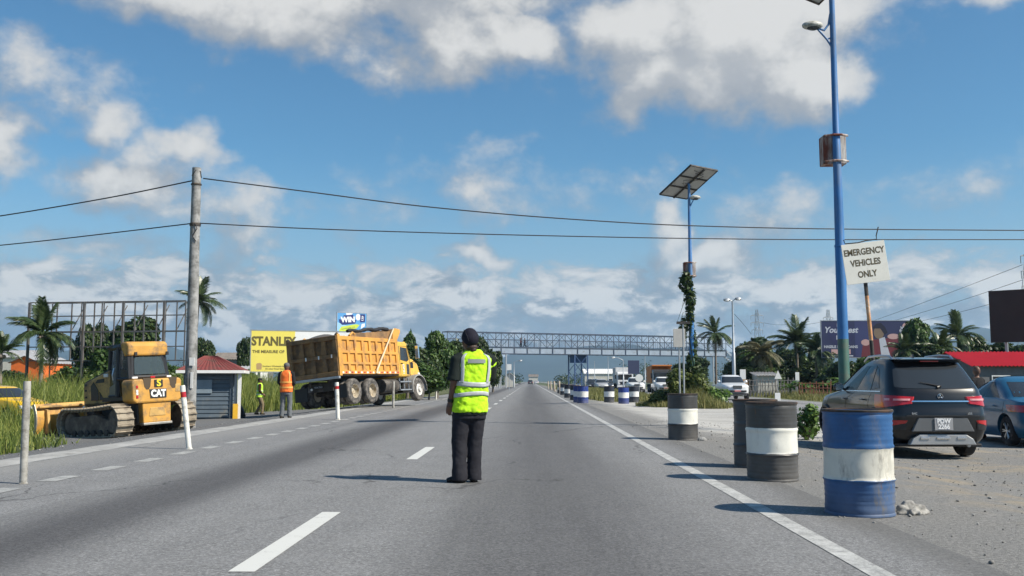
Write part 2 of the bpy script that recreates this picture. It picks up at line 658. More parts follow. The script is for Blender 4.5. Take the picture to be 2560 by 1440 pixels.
def ground_material():
    m, T, bs = new_mat('verge_and_median_ground')
    geo = T.n('ShaderNodeNewGeometry')
    P = geo.outputs['Position']
    sp = T.n('ShaderNodeSeparateXYZ'); T.link(P, sp.inputs[0])
    X, Y = sp.outputs[0], sp.outputs[1]
    big = T.noise(P, .5, 5, .6)
    mid = T.noise(P, 2.2, 6, .65)
    fine = T.noise(P, 28, 5, .7)
    grit = T.noise(P, 110, 3, .7)
    # scrubby soil
    soil = T.ramp(mid, [(.25, (.055, .06, .02)), (.55, (.11, .12, .04)), (.8, (.2, .17, .09))])
    # dark gravel along the left shoulder
    grav = T.ramp(T.math('ADD', T.math('MULTIPLY', fine, .6), T.math('MULTIPLY', grit, .4)), [(.3, (.07, .07, .072)), (.55, (.15, .15, .15)), (.75, (.26, .255, .245))])
    wx = T.math('ADD', X, T.math('MULTIPLY', T.math('SUBTRACT', big, .5), 2.2))
    wx = T.math('ADD', wx, T.math('MULTIPLY', T.math('SUBTRACT', mid, .5), .9))
    g_l = T.math('MULTIPLY', T.smooth(wx, -15.8, -14.8), T.smooth(Y, 62, 50))
    # right side: worn asphalt and dust, pale rubble at the crossing
    base = T.ramp(T.math('ADD', T.math('MULTIPLY', fine, .55), T.math('MULTIPLY', grit, .45)), [(.36, (.09, .088, .084)), (.5, (.195, .191, .182)), (.64, (.33, .322, .305))])
    tanc = T.ramp(fine, [(.3, (.2, .165, .12)), (.7, (.37, .32, .24))])
    base = T.mix(T.math('MULTIPLY', T.smooth(T.math('ADD', T.math('MULTIPLY', big, .6), T.math('MULTIPLY', mid, .5)), .53, .68), T.smooth(X, 3.3, 5.2)), base, tanc)
    mp = T.n('ShaderNodeMapping'); mp.inputs['Scale'].default_value = (.25, 1.2, 1); T.link(P, mp.inputs[0])
    trk = T.noise(mp.outputs[0], .8, 6, .7)
    pale = T.ramp(trk, [(.3, (.27, .26, .24)), (.5, (.43, .42, .395)), (.7, (.54, .53, .50))])
    pale = T.mix(T.math('MULTIPLY', T.smooth(grit, .5, .75), .5), pale, (.2, .19, .17))
    wy = T.math('ADD', Y, T.math('MULTIPLY', T.math('SUBTRACT', big, .5), 7))
    xl = T.smooth(wx, 3.2, 4.6)
    f_p = T.math('MULTIPLY', T.math('MULTIPLY', T.smooth(wy, 18, 25), T.smooth(wy, 64, 54)), xl)
    right = T.mix(f_p, base, pale)
    soil_r = T.math('MULTIPLY', T.smooth(wy, 52, 60), T.smooth(wx, 3.4, 4.4))
    right = T.mix(soil_r, right, soil)
    right = T.mix(T.smooth(wx, 19.5, 21.5), right, soil)
    c = T.mix(g_l, soil, grav)
    c = T.mix(T.smooth(X, 0, 1), c, right)
    # far off, fields and scrub
    c = T.mix(T.smooth(Y, 150, 400), c, (.06, .08, .03))
    T.put(bs.inputs['Base Color'], c)
    bs.inputs['Roughness'].default_value = .95
    b = T.n('ShaderNodeBump'); b.inputs['Strength'].default_value = .7; b.inputs['Distance'].default_value = .03
    T.put(b.inputs['Height'], T.math('ADD', fine, T.math('MULTIPLY', grit, .4)))
    T.link(b.outputs[0], bs.inputs['Normal'])
    return m


def asphalt(name, lanes, tone=1.0, shoulder=None):
    m, T, bs = new_mat(name)
    geo = T.n('ShaderNodeNewGeometry')
    P = geo.outputs['Position']
    sp = T.n('ShaderNodeSeparateXYZ'); T.link(P, sp.inputs[0])
    X, Y = sp.outputs[0], sp.outputs[1]
    agg = T.noise(P, 85, 3, .8)
    agg2 = T.noise(P, 32, 3, .7)
    mid = T.noise(P, 1.4, 6, .65)
    mp = T.n('ShaderNodeMapping'); mp.inputs['Scale'].default_value = (1.6, .06, 1); T.link(P, mp.inputs[0])
    run = T.noise(mp.outputs[0], 1.6, 5, .6)
    a = T.math('ADD', T.math('MULTIPLY', agg, .62), T.math('MULTIPLY', agg2, .38))
    k = lambda v: (v * tone, v * 1.0 * tone, v * 1.0 * tone)
    c = T.ramp(a, [(.36, k(.055)), (.46, k(.135)), (.54, k(.205)), (.64, k(.36))])
    c = T.mix(T.math('MULTIPLY', T.smooth(mid, .35, .75), .28), c, k(.25))
    c = T.mix(T.math('MULTIPLY', T.smooth(run, .35, .7), .22), c, k(.12))
    for (x0, w, s) in lanes:          # oil and rubber left along the middle of the lanes
        wav = T.math('ADD', X, T.math('MULTIPLY', T.math('SUBTRACT', T.noise(mp.outputs[0], .5, 2), .5), .35))
        d = T.math('ABSOLUTE', T.math('SUBTRACT', wav, x0))
        f = T.math('MULTIPLY', T.smooth(d, w, w * .12), T.math('ADD', s, T.math('MULTIPLY', T.math('SUBTRACT', run, .5), .3)))
        c = T.mix(T.math('MINIMUM', T.math('MAXIMUM', f, 0.0), 1.0), c, T.mix(T.smooth(a, .35, .65), (.028, .027, .03), (.085, .083, .085)))
    if shoulder:                       # paler, dusty strip past the left edge line
        f = T.smooth(T.math('ADD', X, T.math('MULTIPLY', T.math('SUBTRACT', mid, .5), .5)), shoulder[0], shoulder[1])
        dust = T.ramp(a, [(.3, (.15, .147, .14)), (.55, (.26, .255, .245)), (.75, (.37, .365, .35))])
        c = T.mix(T.math('MULTIPLY', f, .8), c, dust)
        f2 = T.smooth(T.math('ADD', X, T.math('MULTIPLY', T.math('SUBTRACT', mid, .5), .7)), 2.25, 2.75)
        gr = T.ramp(a, [(.3, (.06, .06, .058)), (.5, (.13, .128, .124)), (.7, (.25, .245, .235))])
        c = T.mix(f2, c, gr)
    # hairline cracks and a few darker repair patches
    mpc = T.n('ShaderNodeMapping'); mpc.inputs['Scale'].default_value = (1.0, .35, 1); T.link(P, mpc.inputs[0])
    wp = T.n('ShaderNodeVectorMath', operation='ADD'); T.link(mpc.outputs[0], wp.inputs[0])
    T.put(wp.inputs[1], T.vmath('SCALE', T.noise(P, 1.7, 4, .6, out=1), .55))
    vo = T.n('ShaderNodeTexVoronoi', feature='DISTANCE_TO_EDGE'); vo.inputs['Scale'].default_value = .42
    T.link(wp.outputs[0], vo.inputs['Vector'])
    crack = T.math('MULTIPLY', T.smooth(vo.outputs['Distance'], .010, .002), T.smooth(T.noise(P, .35, 3, .5), .5, .62))
    c = T.mix(T.math('MULTIPLY', crack, .7), c, (.03, .03, .03))
    c = T.mix(T.math('MULTIPLY', T.smooth(T.noise(mp.outputs[0], .9, 4, .6), .60, .66), .22), c, (.07, .07, .07))
    T.put(bs.inputs['Base Color'], c)
    bs.inputs['Roughness'].default_value = .82
    bs.inputs['Specular IOR Level'].default_value = .35
    b = T.n('ShaderNodeBump'); b.inputs['Strength'].default_value = .55; b.inputs['Distance'].default_value = .006
    T.put(b.inputs['Height'], a)
    T.link(b.outputs[0], bs.inputs['Normal'])
    return m


def marking(name, wear=.3, col=(.57, .57, .54)):
    m, T, bs = new_mat(name)
    geo = T.n('ShaderNodeNewGeometry')
    P = geo.outputs['Position']
    w = T.math('ADD', T.math('MULTIPLY', T.noise(P, 6, 6, .75), .6), T.math('MULTIPLY', T.noise(P, 70, 3, .7), .4))
    c = T.mix(T.smooth(w, .75 - wear, .86 - wear * .5), col, (.19, .19, .185))
    T.put(bs.inputs['Base Color'], c)
    bs.inputs['Roughness'].default_value = .7
    return m


M_GROUND = ground_material()
o = sheet('ground', -9000, 9000, -400, 9400, 0, M_GROUND)
o['kind'] = 'structure'
road = sheet('road', -7.2, 2.8, -20, 1500, .006, asphalt('road_asphalt', [(-3.58, .95, .8), (.22, 1.5, .62)], 1.07, (-5.9, -6.7)))
road['kind'] = 'structure'
road2 = sheet('opposite_road', 10.4, 18.8, -20, 1500, .006, asphalt('opposite_road_asphalt', [(12.4, .9, .3), (16.4, .9, .3)], 1.35))
road2['kind'] = 'structure'

mk_white, mk_worn, mk_edge = marking('fresh_lane_paint', .22), marking('worn_lane_paint', .40, (.45, .45, .43)), marking('worn_edge_paint', .38, (.52, .52, .50))


def strip(name, x, w, y0, y1, mat, parent, dz=.010):
    return MB().grid([[(x - w / 2, y0, zg(x, y0) + dz), (x + w / 2, y0, zg(x, y0) + dz)], [(x - w / 2, y1, zg(x, y1) + dz), (x + w / 2, y1, zg(x, y1) + dz)]]).build(name, mat, parent)


for k in range(-1, 22):
    y0 = 5.78 + 8.2 * k
    strip('lane_dash', -1.71, .16, y0, y0 + 2.6, mk_white, road)
for k in range(-2, 36):
    y0 = 10.7 + 1.32 * k * (1 if k < 10 else 1.0)
    strip('edge_dash', -5.45, .22, y0 + .15, y0 + .80, mk_worn, road)
strip('edge_line', -5.45, .14, 60, 700, mk_edge, road)
strip('edge_line', 2.04, .15, -10, 700, mk_edge, road)
strip('edge_line', -7.02, .16, 6, 60, mk_worn, road)
for k in range(30):
    strip('lane_dash', 14.5, .14, 4 + 8.2 * k, 6.6 + 8.2 * k, mk_worn, road2)
strip('edge_line', 10.75, .14, 55, 600, mk_worn, road2)

# concrete lip where the left shoulder meets the gravel
rg = random.Random(4)
mb = MB()
pts = []
y = 4.0
while y < 70:
    pts.append((y, -7.2 + rg.uniform(-.09, .07)))
    y += rg.uniform(.5, 1.1)
rows = [[(x - .5, yy, zg(x - .5, yy) + .004), (x - .28, yy, zg(x, yy) + .016), (x + .1, yy, .014), (x + .22, yy, .0075)] for yy, x in pts]
mb.grid(rows)
lip = mb.build('pavement_edge', pbr('pale_dusty_concrete', (.36, .355, .34), .95, var=.25, scale=1.5, dirt=(.2, .195, .185), amt=.4, dscale=3, bump=.5, bscale=50), None, smooth=True)
lip['kind'] = 'structure'


def noise1(x, seeds):
    return sum(a * math.sin(x * f + p) for f, a, p in seeds)


def hills():
    rg = random.Random(8)
    m = pbr('wooded_hills', (.018, .028, .022), .95, var=.5, scale=.004)
    rows = []
    comp = [(rg.uniform(.6, 1.2) * .0012 * 1.8 ** k, .55 ** k, rg.uniform(0, 6)) for k in range(8)]
    xs = np.linspace(-5600, 5600, 300)
    for j, (yy, hh) in enumerate([(4300, 0), (4700, .45), (5050, .8), (5400, 1), (5900, .8), (6600, .3), (7000, 0)]):
        row = []
        for x in xs:
            e = 1 + .35 * noise1(x, comp) + .12 * noise1(x * 3.1 + j * 400, comp)
            e *= .72 + .28 * math.cos((x - 300) / 2300)
            row.append((x, yy + 160 * noise1(x * 1.7 + j * 900, comp), max(0, 205 * hh * e) - 3))
        rows.append(row)
    o = MB().grid(rows).build('hills', m, None, smooth=True)
    o['kind'] = 'structure'
    return o


hills()


def haze():
    m = bpy.data.materials.new('hazy_air')
    m.use_nodes = True
    nt = m.node_tree
    nt.nodes.clear()
    out = nt.nodes.new('ShaderNodeOutputMaterial')
    v = nt.nodes.new('ShaderNodeVolumePrincipled')
    v.inputs['Color'].default_value = (.48, .72, 1.0, 1)
    v.inputs['Density'].default_value = HAZE
    v.inputs['Anisotropy'].default_value = .2
    nt.links.new(v.outputs[0], out.inputs['Volume'])
    o = MB().b2((-9300, -450, -5), (9300, 9600, 300)).build('haze', m)
    o['kind'] = 'stuff'
    o['label'] = 'thin blue haze in the air over the highway'


HAZE = 1.1e-4
haze()
# ------------------------------------------------------------------ motor cars
def pchip(xs, ys, x):
    xs = list(xs)
    if x <= xs[0]: return ys[0]
    if x >= xs[-1]: return ys[-1]
    n = len(xs)
    i = max(k for k in range(n - 1) if xs[k] <= x)
    h = [xs[k + 1] - xs[k] for k in range(n - 1)]
    d = [(ys[k + 1] - ys[k]) / h[k] for k in range(n - 1)]

    def slope(k):
        if k == 0: return d[0]
        if k == n - 1: return d[-1]
        return 0 if d[k - 1] * d[k] <= 0 else 2 * d[k - 1] * d[k] / (d[k - 1] + d[k])
    t = (x - xs[i]) / h[i]
    m0, m1 = slope(i) * h[i], slope(i + 1) * h[i]
    return (2 * t ** 3 - 3 * t ** 2 + 1) * ys[i] + (t ** 3 - 2 * t ** 2 + t) * m0 + (-2 * t ** 3 + 3 * t ** 2) * ys[i + 1] + (t ** 3 - t ** 2) * m1


class Shell:
    """car body: one rounded plan outline for each height. x runs forward from the tail, y to the left, z up.
    s runs round half the outline: 0 tail centre .. 1 tail corner start .. 2 corner end .. 3 flank end .. 4 nose corner end .. 5 nose centre"""
    def __init__(s, levels):
        s.lv = levels                       # (z, x_rear, x_front, half_width, rear_corner, front_corner)
        s.z = [l[0] for l in levels]
        s.c = [[l[k] for l in levels] for k in range(1, 6)]

    def par(s, z):
        return [pchip(s.z, c, z) for c in s.c]

    def pt(s, q, z, off=0.0):
        """q in -5..5 (negative: right side)"""
        side = 1 if q >= 0 else -1
        xr, xf, w, rc, fc = s.par(z)
        a = min(5.0, abs(q))
        rc, fc = min(rc, w * .9), min(fc, w * .9)

        def P(a):
            if a <= 1:
                return Vector((xr - .06 * (1 - a * a) * min(1, w), a * (w - rc), z))
            if a <= 2:
                t = (a - 1) * math.pi / 2
                return Vector((xr + rc * 1.15 * (1 - math.cos(t)), w - rc + rc * math.sin(t), z))
            if a <= 3:
                t = a - 2
                x0, x1 = xr + rc * 1.15, xf - fc * 1.3
                return Vector((x0 + (x1 - x0) * t, w + .025 * math.sin(math.pi * t), z))
            if a <= 4:
                t = (a - 3) * math.pi / 2
                return Vector((xf - fc * 1.3 * (1 - math.sin(t)), w - fc + fc * math.cos(t), z))
            return Vector((xf + .05 * (1 - (5 - a) ** 2), (5 - a) * (w - fc), z))
        p = P(a)
        if off:
            t = P(min(5, a + .02)) - P(max(0, a - .02))
            n = Vector((-t.y, t.x, 0)) if True else None
            n = Vector((t.y, -t.x, 0))
            n = -n
            if n.length > 1e-9:
                n.normalize()
            p = p + n * off
        p.y *= side
        return p

    def body(s, nz=26, cut=()):
        zs = sorted(set([s.z[0] + (s.z[-1] - s.z[0]) * i / nz for i in range(nz + 1)] + s.z))
        qs = [k / 6 for k in range(0, 7)] + [1 + k / 5 for k in range(1, 6)] + [2 + k / 14 for k in range(1, 15)] + [3 + k / 5 for k in range(1, 6)] + [4 + k / 6 for k in range(1, 7)]
        ring = qs + [-q for q in reversed(qs[1:-1])]
        mb = MB()
        rows = [[s.pt(q, z) for q in ring] for z in zs]
        mb.grid(rows, closed_u=True)
        m = len(ring)
        mb.f.append(list(range(m))[::-1]); mb.mi.append(0)
        b = (len(rows) - 1) * m
        mb.f.append([b + i for i in range(m)]); mb.mi.append(0)
        return mb

    def patch(s, q0, q1, z0, z1, off=.006, nq=10, nz=6, thick=.012, corners=None, round_=0.0):
        """panel lying on the skin. corners: ((q,z) x4) for a four-sided outline: lower start, lower end, upper end, upper start"""
        mb = MB()
        rows = []
        for i in range(nz + 1):
            v = i / nz
            row = []
            for k in range(nq + 1):
                u = k / nq
                if corners:
                    a, b, c, d = corners
                    q = (a[0] * (1 - u) + b[0] * u) * (1 - v) + (d[0] * (1 - u) + c[0] * u) * v
                    z = (a[1] * (1 - u) + b[1] * u) * (1 - v) + (d[1] * (1 - u) + c[1] * u) * v
                else:
                    q, z = q0 + (q1 - q0) * u, z0 + (z1 - z0) * v
                if round_:
                    e = (2 * u - 1)
                    zc = (z0 + z1) / 2 if not corners else sum(cc[1] for cc in corners) / 4
                    z = zc + (z - zc) * (1 - round_ * e ** 4)
                row.append(s.pt(q, z, off))
            rows.append(row)
        mb.grid(rows)
        inner = [[p.copy() for p in r] for r in rows]
        # thickness: an inner copy slightly inside, joined at the rim
        rim = [rows[0][k] for k in range(nq + 1)] + [rows[i][nq] for i in range(1, nz + 1)] + [rows[nz][k] for k in range(nq - 1, -1, -1)] + [rows[i][0] for i in range(nz - 1, 0, -1)]
        cen = sum(rim, Vector()) / len(rim)
        base = len(mb.v)
        for p in rim:
            n = Vector((p.x - cen.x, 0, 0))
            mb.v.append(p)
        for p in rim:
            inward = Vector((2.0 - p.x, -p.y, 0)); inward = inward.normalized() if inward.length else Vector((0, 0, -1))
            # push inside along the local skin normal approximated by the offset direction
            mb.v.append(p + (Vector((cen.x, 0, p.z)) - p).normalized() * (thick + off) * .9)
        m = len(rim)
        for i in range(m):
            j = (i + 1) % m
            mb.f.append([base + i, base + j, base + m + j, base + m + i]); mb.mi.append(0)
        return mb


def wheel(parent, c, r, w, side, spokes=5, rim=None, hub=None, tyre=None):
    """wheel > tyre, rim; axle along y. side +1: outer face to +y"""
    W = MB().lathe([(r * .60, -w / 2), (r * .86, -w / 2), (r * .965, -w * .42), (r, -w * .28), (r, w * .28), (r * .965, w * .42), (r * .86, w / 2), (r * .62, w / 2), (r * .60, w * .3), (r * .60, -w / 2)], 28, 'Y', closed=True)
    o = W.build('wheel', tyre or MT['tyre'], parent, smooth=40)
    o.location = c
    f = side * w
    mb = MB()
    mb.lathe([(r * .62, -f * .45), (r * .63, f * .42), (r * .58, f * .44), (r * .56, f * .30), (r * .30, f * .12), (0.001, f * .12)], 28, 'Y')
    mb2 = MB()
    if spokes:
        for k in range(spokes):
            a = 2 * math.pi * k / spokes
            for da in (-.13, .13):
                p0 = Vector((math.cos(a + da * .5) * r * .1, f * .36, math.sin(a + da * .5) * r * .1))
                p1 = Vector((math.cos(a + da) * r * .58, f * .42, math.sin(a + da) * r * .58))
                mb2.tube([p0, p1], [r * .05, r * .04], 5)
        mb2.lathe([(r * .13, f * .3), (r * .12, f * .42), (.001, f * .43)], 12, 'Y')
    d = mb.build('rim', MT['black'] if spokes else (rim or MT['alloy']), o, smooth=40)
    if spokes:
        mb2.build('spoke', rim or MT['alloy'], o, smooth=40)
    return o


def cut_arches(o, arches, w):
    for (x, z, r) in arches:
        for s in (1, -1):
            c = MB().tube([(x, s * (w - .30), z), (x, s * (w + .3), z)], r, 24).build('c', MT['black'])
            c.parent = None
            b = o.modifiers.new('b', 'BOOLEAN'); b.operation = 'DIFFERENCE'; b.object = c; b.solver = 'EXACT'
            # the cutter must share the space of the body while both are unplaced
            c['tmp'] = 1
    baked(o)
    for c in [x for x in COL.objects if x.get('tmp')]:
        bpy.data.objects.remove(c)
    shade(o.data, 32)


def car_paint(name, col, flake=.25, dirt=None):
    return pbr(name, col, .32, .0, var=.06, scale=1.5, coat=.65, spec=.3, dirt=dirt, amt=.12, dscale=2)


def car_body(levels, paint, arches, root):
    sh = Shell(levels)
    o = sh.body().build('body', paint, None)
    cut_arches(o, arches, max(l[3] for l in levels))
    o.parent = root
    return sh, o


def front_glass(sh, z0, z1, root):
    qs = [3.3 + 1.7 * i / 12 for i in range(13)]
    qs = qs + [-q for q in reversed(qs[:-1])]
    MB().grid([[sh.pt(q, z0 + (z1 - z0) * i / 10, .022) for q in qs] for i in range(11)]).build('windscreen', MT['glass'], root, smooth=True)


def suv(loc, rz):
    root = thing('parked_suv', 'black compact SUV with red tail lamps and silver roof rails parked behind the blue drum', 'car', loc, rz)
    lv = [(.20, .20, 3.98, .78, .20, .35), (.34, .05, 4.12, .86, .22, .42), (.50, .0, 4.17, .895, .24, .46), (.66, -.01, 4.17, .90, .25, .48), (.80, .03, 4.12, .90, .26, .5),
          (.92, .05, 3.98, .885, .26, .5), (.985, .07, 3.55, .875, .26, .5), (1.03, .085, 3.12, .865, .25, .45), (1.08, .11, 2.98, .85, .24, .4),
          (1.22, .24, 2.62, .80, .22, .34), (1.36, .37, 2.28, .745, .2, .3), (1.48, .49, 1.98, .69, .18, .28), (1.55, .56, 1.72, .64, .16, .26), (1.585, .72, 1.45, .54, .14, .2), (1.6, 1.0, 1.25, .3, .1, .12)]
    pt = car_paint('black_car_paint', (.008, .0085, .010))
    ar = [(.78, .33, .40), (3.36, .33, .40)]
    sh, body = car_body(lv, pt, ar, root)
    G = MT['glass']
    # rear screen, side windows, windscreen
    sh.patch(-1.42, 1.42, 1.09, 1.44, .006, 16, 6, round_=.18).build('rear_window', G, root, smooth=40)
    for s in (1, -1):
        sh.patch(0, 0, 0, 0, .006, 6, 5, corners=((s * 2.60, 1.06), (s * 2.93, 1.06), (s * 2.80, 1.46), (s * 2.60, 1.46))).build('side_window', MT['glass_open'], root, smooth=40)
        sh.patch(0, 0, 0, 0, .006, 6, 5, corners=((s * 2.27, 1.06), (s * 2.57, 1.06), (s * 2.57, 1.46), (s * 2.27, 1.46))).build('side_window', G, root, smooth=40)
        sh.patch(0, 0, 0, 0, .006, 4, 4, corners=((s * 2.10, 1.10), (s * 2.24, 1.07), (s * 2.24, 1.44), (s * 2.16, 1.40))).build('quarter_window', G, root, smooth=40)
        sh.patch(s * 2.06, s * 2.97, 1.035, 1.05, .012, 12, 1).build('chrome_strip', MT['chrome'], root)
        for q in (2.30, 2.62):
            p = sh.pt(s * q, .9, .02)
            MB().tube([p + Vector((-.1, 0, 0)), p + Vector((-.06, s * .02, .005)), p + Vector((.06, s * .02, .005)), p + Vector((.1, 0, 0))], .014, 6).build('door_handle', pt, root, smooth=40)
        # door seams
        for q in (2.585, 2.22, 2.95):
            a, b = sh.pt(s * q, .42, .002), sh.pt(s * q, 1.04, .002)
            MB().tube([sh.pt(s * q, .42 + .062 * i, -.0015) for i in range(11)], .0055, 4).build('door_seam', MT['black'], root)
        # tail lamp wrapping round the corner
        tl = sh.patch(0, 0, 0, 0, .022, 14, 4, corners=((s * .84, .855), (s * 2.10, .78), (s * 2.13, .995), (s * .78, .965))).build('tail_lamp', MT['red_lamp'], root, smooth=40)
        sh.patch(0, 0, 0, 0, .034, 8, 2, corners=((s * .93, .905), (s * 1.45, .905), (s * 1.45, .935), (s * .92, .935))).build('lens', MT['pink_lamp'], tl, smooth=40)
        sh.patch(0, 0, 0, 0, .034, 4, 2, corners=((s * 1.62, .905), (s * 1.84, .905), (s * 1.84, .94), (s * 1.62, .94))).build('lens', MT['pink_lamp'], tl, smooth=40)
        # bumper corner reflector
        sh.patch(0, 0, 0, 0, .02, 6, 2, corners=((s * 1.05, .555), (s * 1.75, .50), (s * 1.75, .60), (s * .98, .60))).build('reflector', MT['red_lamp'], root, smooth=40)
        sh.patch(0, 0, 0, 0, .016, 6, 2, corners=((s * 1.02, .46), (s * 1.62, .44), (s * 1.72, .53), (s * 1.0, .55))).build('bumper_vent', MT['black'], root, smooth=40)
        # sill and wheel arch cladding
        for (x, z, r) in ar:
            pts = []
            for k in range(15):
                a = math.pi * (k / 14) * 1.1 - .05 * math.pi
                X, Z = x + (r + .02) * math.cos(a), z + (r + .02) * math.sin(a)
                wv = sh.par(max(.21, Z))[2]
                pts.append((X, s * (wv + .012), Z))
            MB().tube(pts, .035, 6).build('wheel_arch', MT['black'], root, smooth=40)
        MB().b2((1.2, s * .80, .2), (2.95, s * .915, .31)).build('sill', MT['black'], root, bevel=.02)
        # roof rail
        rr = [(.62, s * .57, 1.545), (.75, s * .575, 1.61), (1.2, s * .575, 1.635), (1.75, s * .575, 1.62), (1.95, s * .575, 1.55)]
        MB().tube(rr, [.02, .022, .02, .022, .02], 6).build('roof_rail', MT['alloy'], root, smooth=40)
        # mirror
        p = sh.pt(s * 2.93, 1.06, .0)
        mm = MB().ball(p + Vector((.02, s * .12, .045)), (.07, .11, .075), 12, 8)
        mm.tube([p, p + Vector((.02, s * .08, .02))], .025, 6)
        mi = mm.build('wing_mirror', pt, root, smooth=True)
        MB().box(p + Vector((-.052, s * .125, .045)), (.006, .15, .10)).build('mirror_glass', MT['chrome'], mi)
        for x in (.78, 3.36):
            wheel(root, (x, s * .785, .325), .325, .215, s, 5)
    front_glass(sh, 1.10, 1.5, root)
    # chrome bar between the lamps, emblem, model lettering
    sh.patch(-.84, .84, .885, .905, .02, 10, 1).build('chrome_bar', MT['chrome'], root)
    em = MB().lathe([(.052, 0), (.052, .012), (.042, .012), (.042, 0)], 24, 'X', closed=True)
    for k in range(3):
        a = k * 2 * math.pi / 3 + math.pi / 2
        em.tube([(.006, .008 * math.cos(a), .008 * math.sin(a)), (.006, .045 * math.cos(a), .045 * math.sin(a))], [.012, .008], 5)
    eo = em.build('emblem', MT['chrome'], root, smooth=40)
    eo.location = (sh.pt(0, .965).x - .016, 0, .965)
    xr = lambda z: sh.pt(0, z).x
    text('BAIC', .045, MT['chrome'], root, frame((sh.pt(.75, .705, .02).x - .006, .50, .705), (0, -1, 0), (0, 0, 1)), bold=.02)
    text('X35', .045, MT['chrome'], root, frame((sh.pt(.75, .705, .02).x - .006, -.50, .705), (0, -1, 0), (0, 0, 1)), bold=.02)
    # lower tailgate edge, plate recess, plate
    MB().box((xr(.685) - .012, 0, .672), (.03, 1.30, .016)).build('tailgate_seam', MT['black'], root)
    pan = MB().prism([(-.56, .43), (.56, .43), (.44, .64), (-.44, .64)], xr(.5) - .022, xr(.5) + .05, 'X').build('plate_panel', pbr('grey_bumper_plastic', (.12, .125, .13), .45, var=.1), root, bevel=.01)
    pl = MB().box((xr(.5) - .034, 0, .545), (.012, .33, .19)).build('number_plate', pbr('plate_backing', (.33, .33, .34), .4, var=.08), root, bevel=.004)
    wm = pbr('plate_white', (.85, .85, .85), .4, var=.02)
    text('PDW', .10, wm, pl, frame((xr(.5) - .043, 0, .588), (0, -1, 0), (0, 0, 1)), bold=.035, xs=1.05)
    text('2266', .10, wm, pl, frame((xr(.5) - .043, 0, .503), (0, -1, 0), (0, 0, 1)), bold=.035, xs=1.05)
    # silver skid plate with three slots
    sk = MB().prism([(-.60, .225), (.60, .225), (.54, .32), (.42, .385), (-.42, .385), (-.54, .32)], xr(.35) - .045, xr(.35) + .10, 'X').build('skid_plate', pbr('satin_silver', (.42, .42, .42), .4, .6, var=.08), root, bevel=.012)
    for yy, ww in ((-.33, .16), (0, .24), (.33, .16)):
        MB().box((xr(.35) - .05, yy, .33), (.02, ww, .045)).build('slot', MT['chrome'], sk, bevel=.008)
    MB().box((.25, 0, .215), (.36, 1.5, .05)).build('undertray', MT['black'], root, bevel=.015)
    MB().tube([(.03, -.5, .22), (.35, -.5, .235)], .035, 12).build('exhaust', MT['alloy'], root, smooth=40)
    MB().tube([(.75, .62, .325), (.75, -.62, .325)], .06, 8).build('rear_axle', MT['black'], root)
    # spoiler with brake light, wiper, fin
    spn = [[(.50 + .02 * abs(y / .62) ** 3, y, 1.50), (.36 + .09 * abs(y / .62) ** 3, y, 1.535), (.34 + .09 * abs(y / .62) ** 3, y, 1.555), (.60, y, 1.585 - .03 * abs(y / .62) ** 2), (.85, y, 1.592 - .05 * abs(y / .62) ** 2)] for y in [-.62 + .124 * i for i in range(11)]]
    sp = MB().grid(spn).build('spoiler', pt, root, smooth=40)
    MB().box((.385, 0, 1.522), (.02, .34, .014)).build('brake_light', MT['red_lamp'], sp)
    wz = lambda z: sh.pt(0, z, 0).x - .02
    MB().tube([(wz(1.11), .02, 1.11), (wz(1.13) - .01, -.06, 1.125), (wz(1.19), .30, 1.19)], [.022, .014, .007], 6).build('wiper', MT['black'], root)
    MB().prism([(1.02, 1.595), (1.2, 1.6), (1.03, 1.655)], -.015, .015, 'Y').build('antenna_fin', pt, root)
    # seats seen through the open front window
    MB().box((2.05, .35, .95), (.16, .46, .85), (0, -.15, 0)).build('seat', MT['black'], root, bevel=.05)
    return root


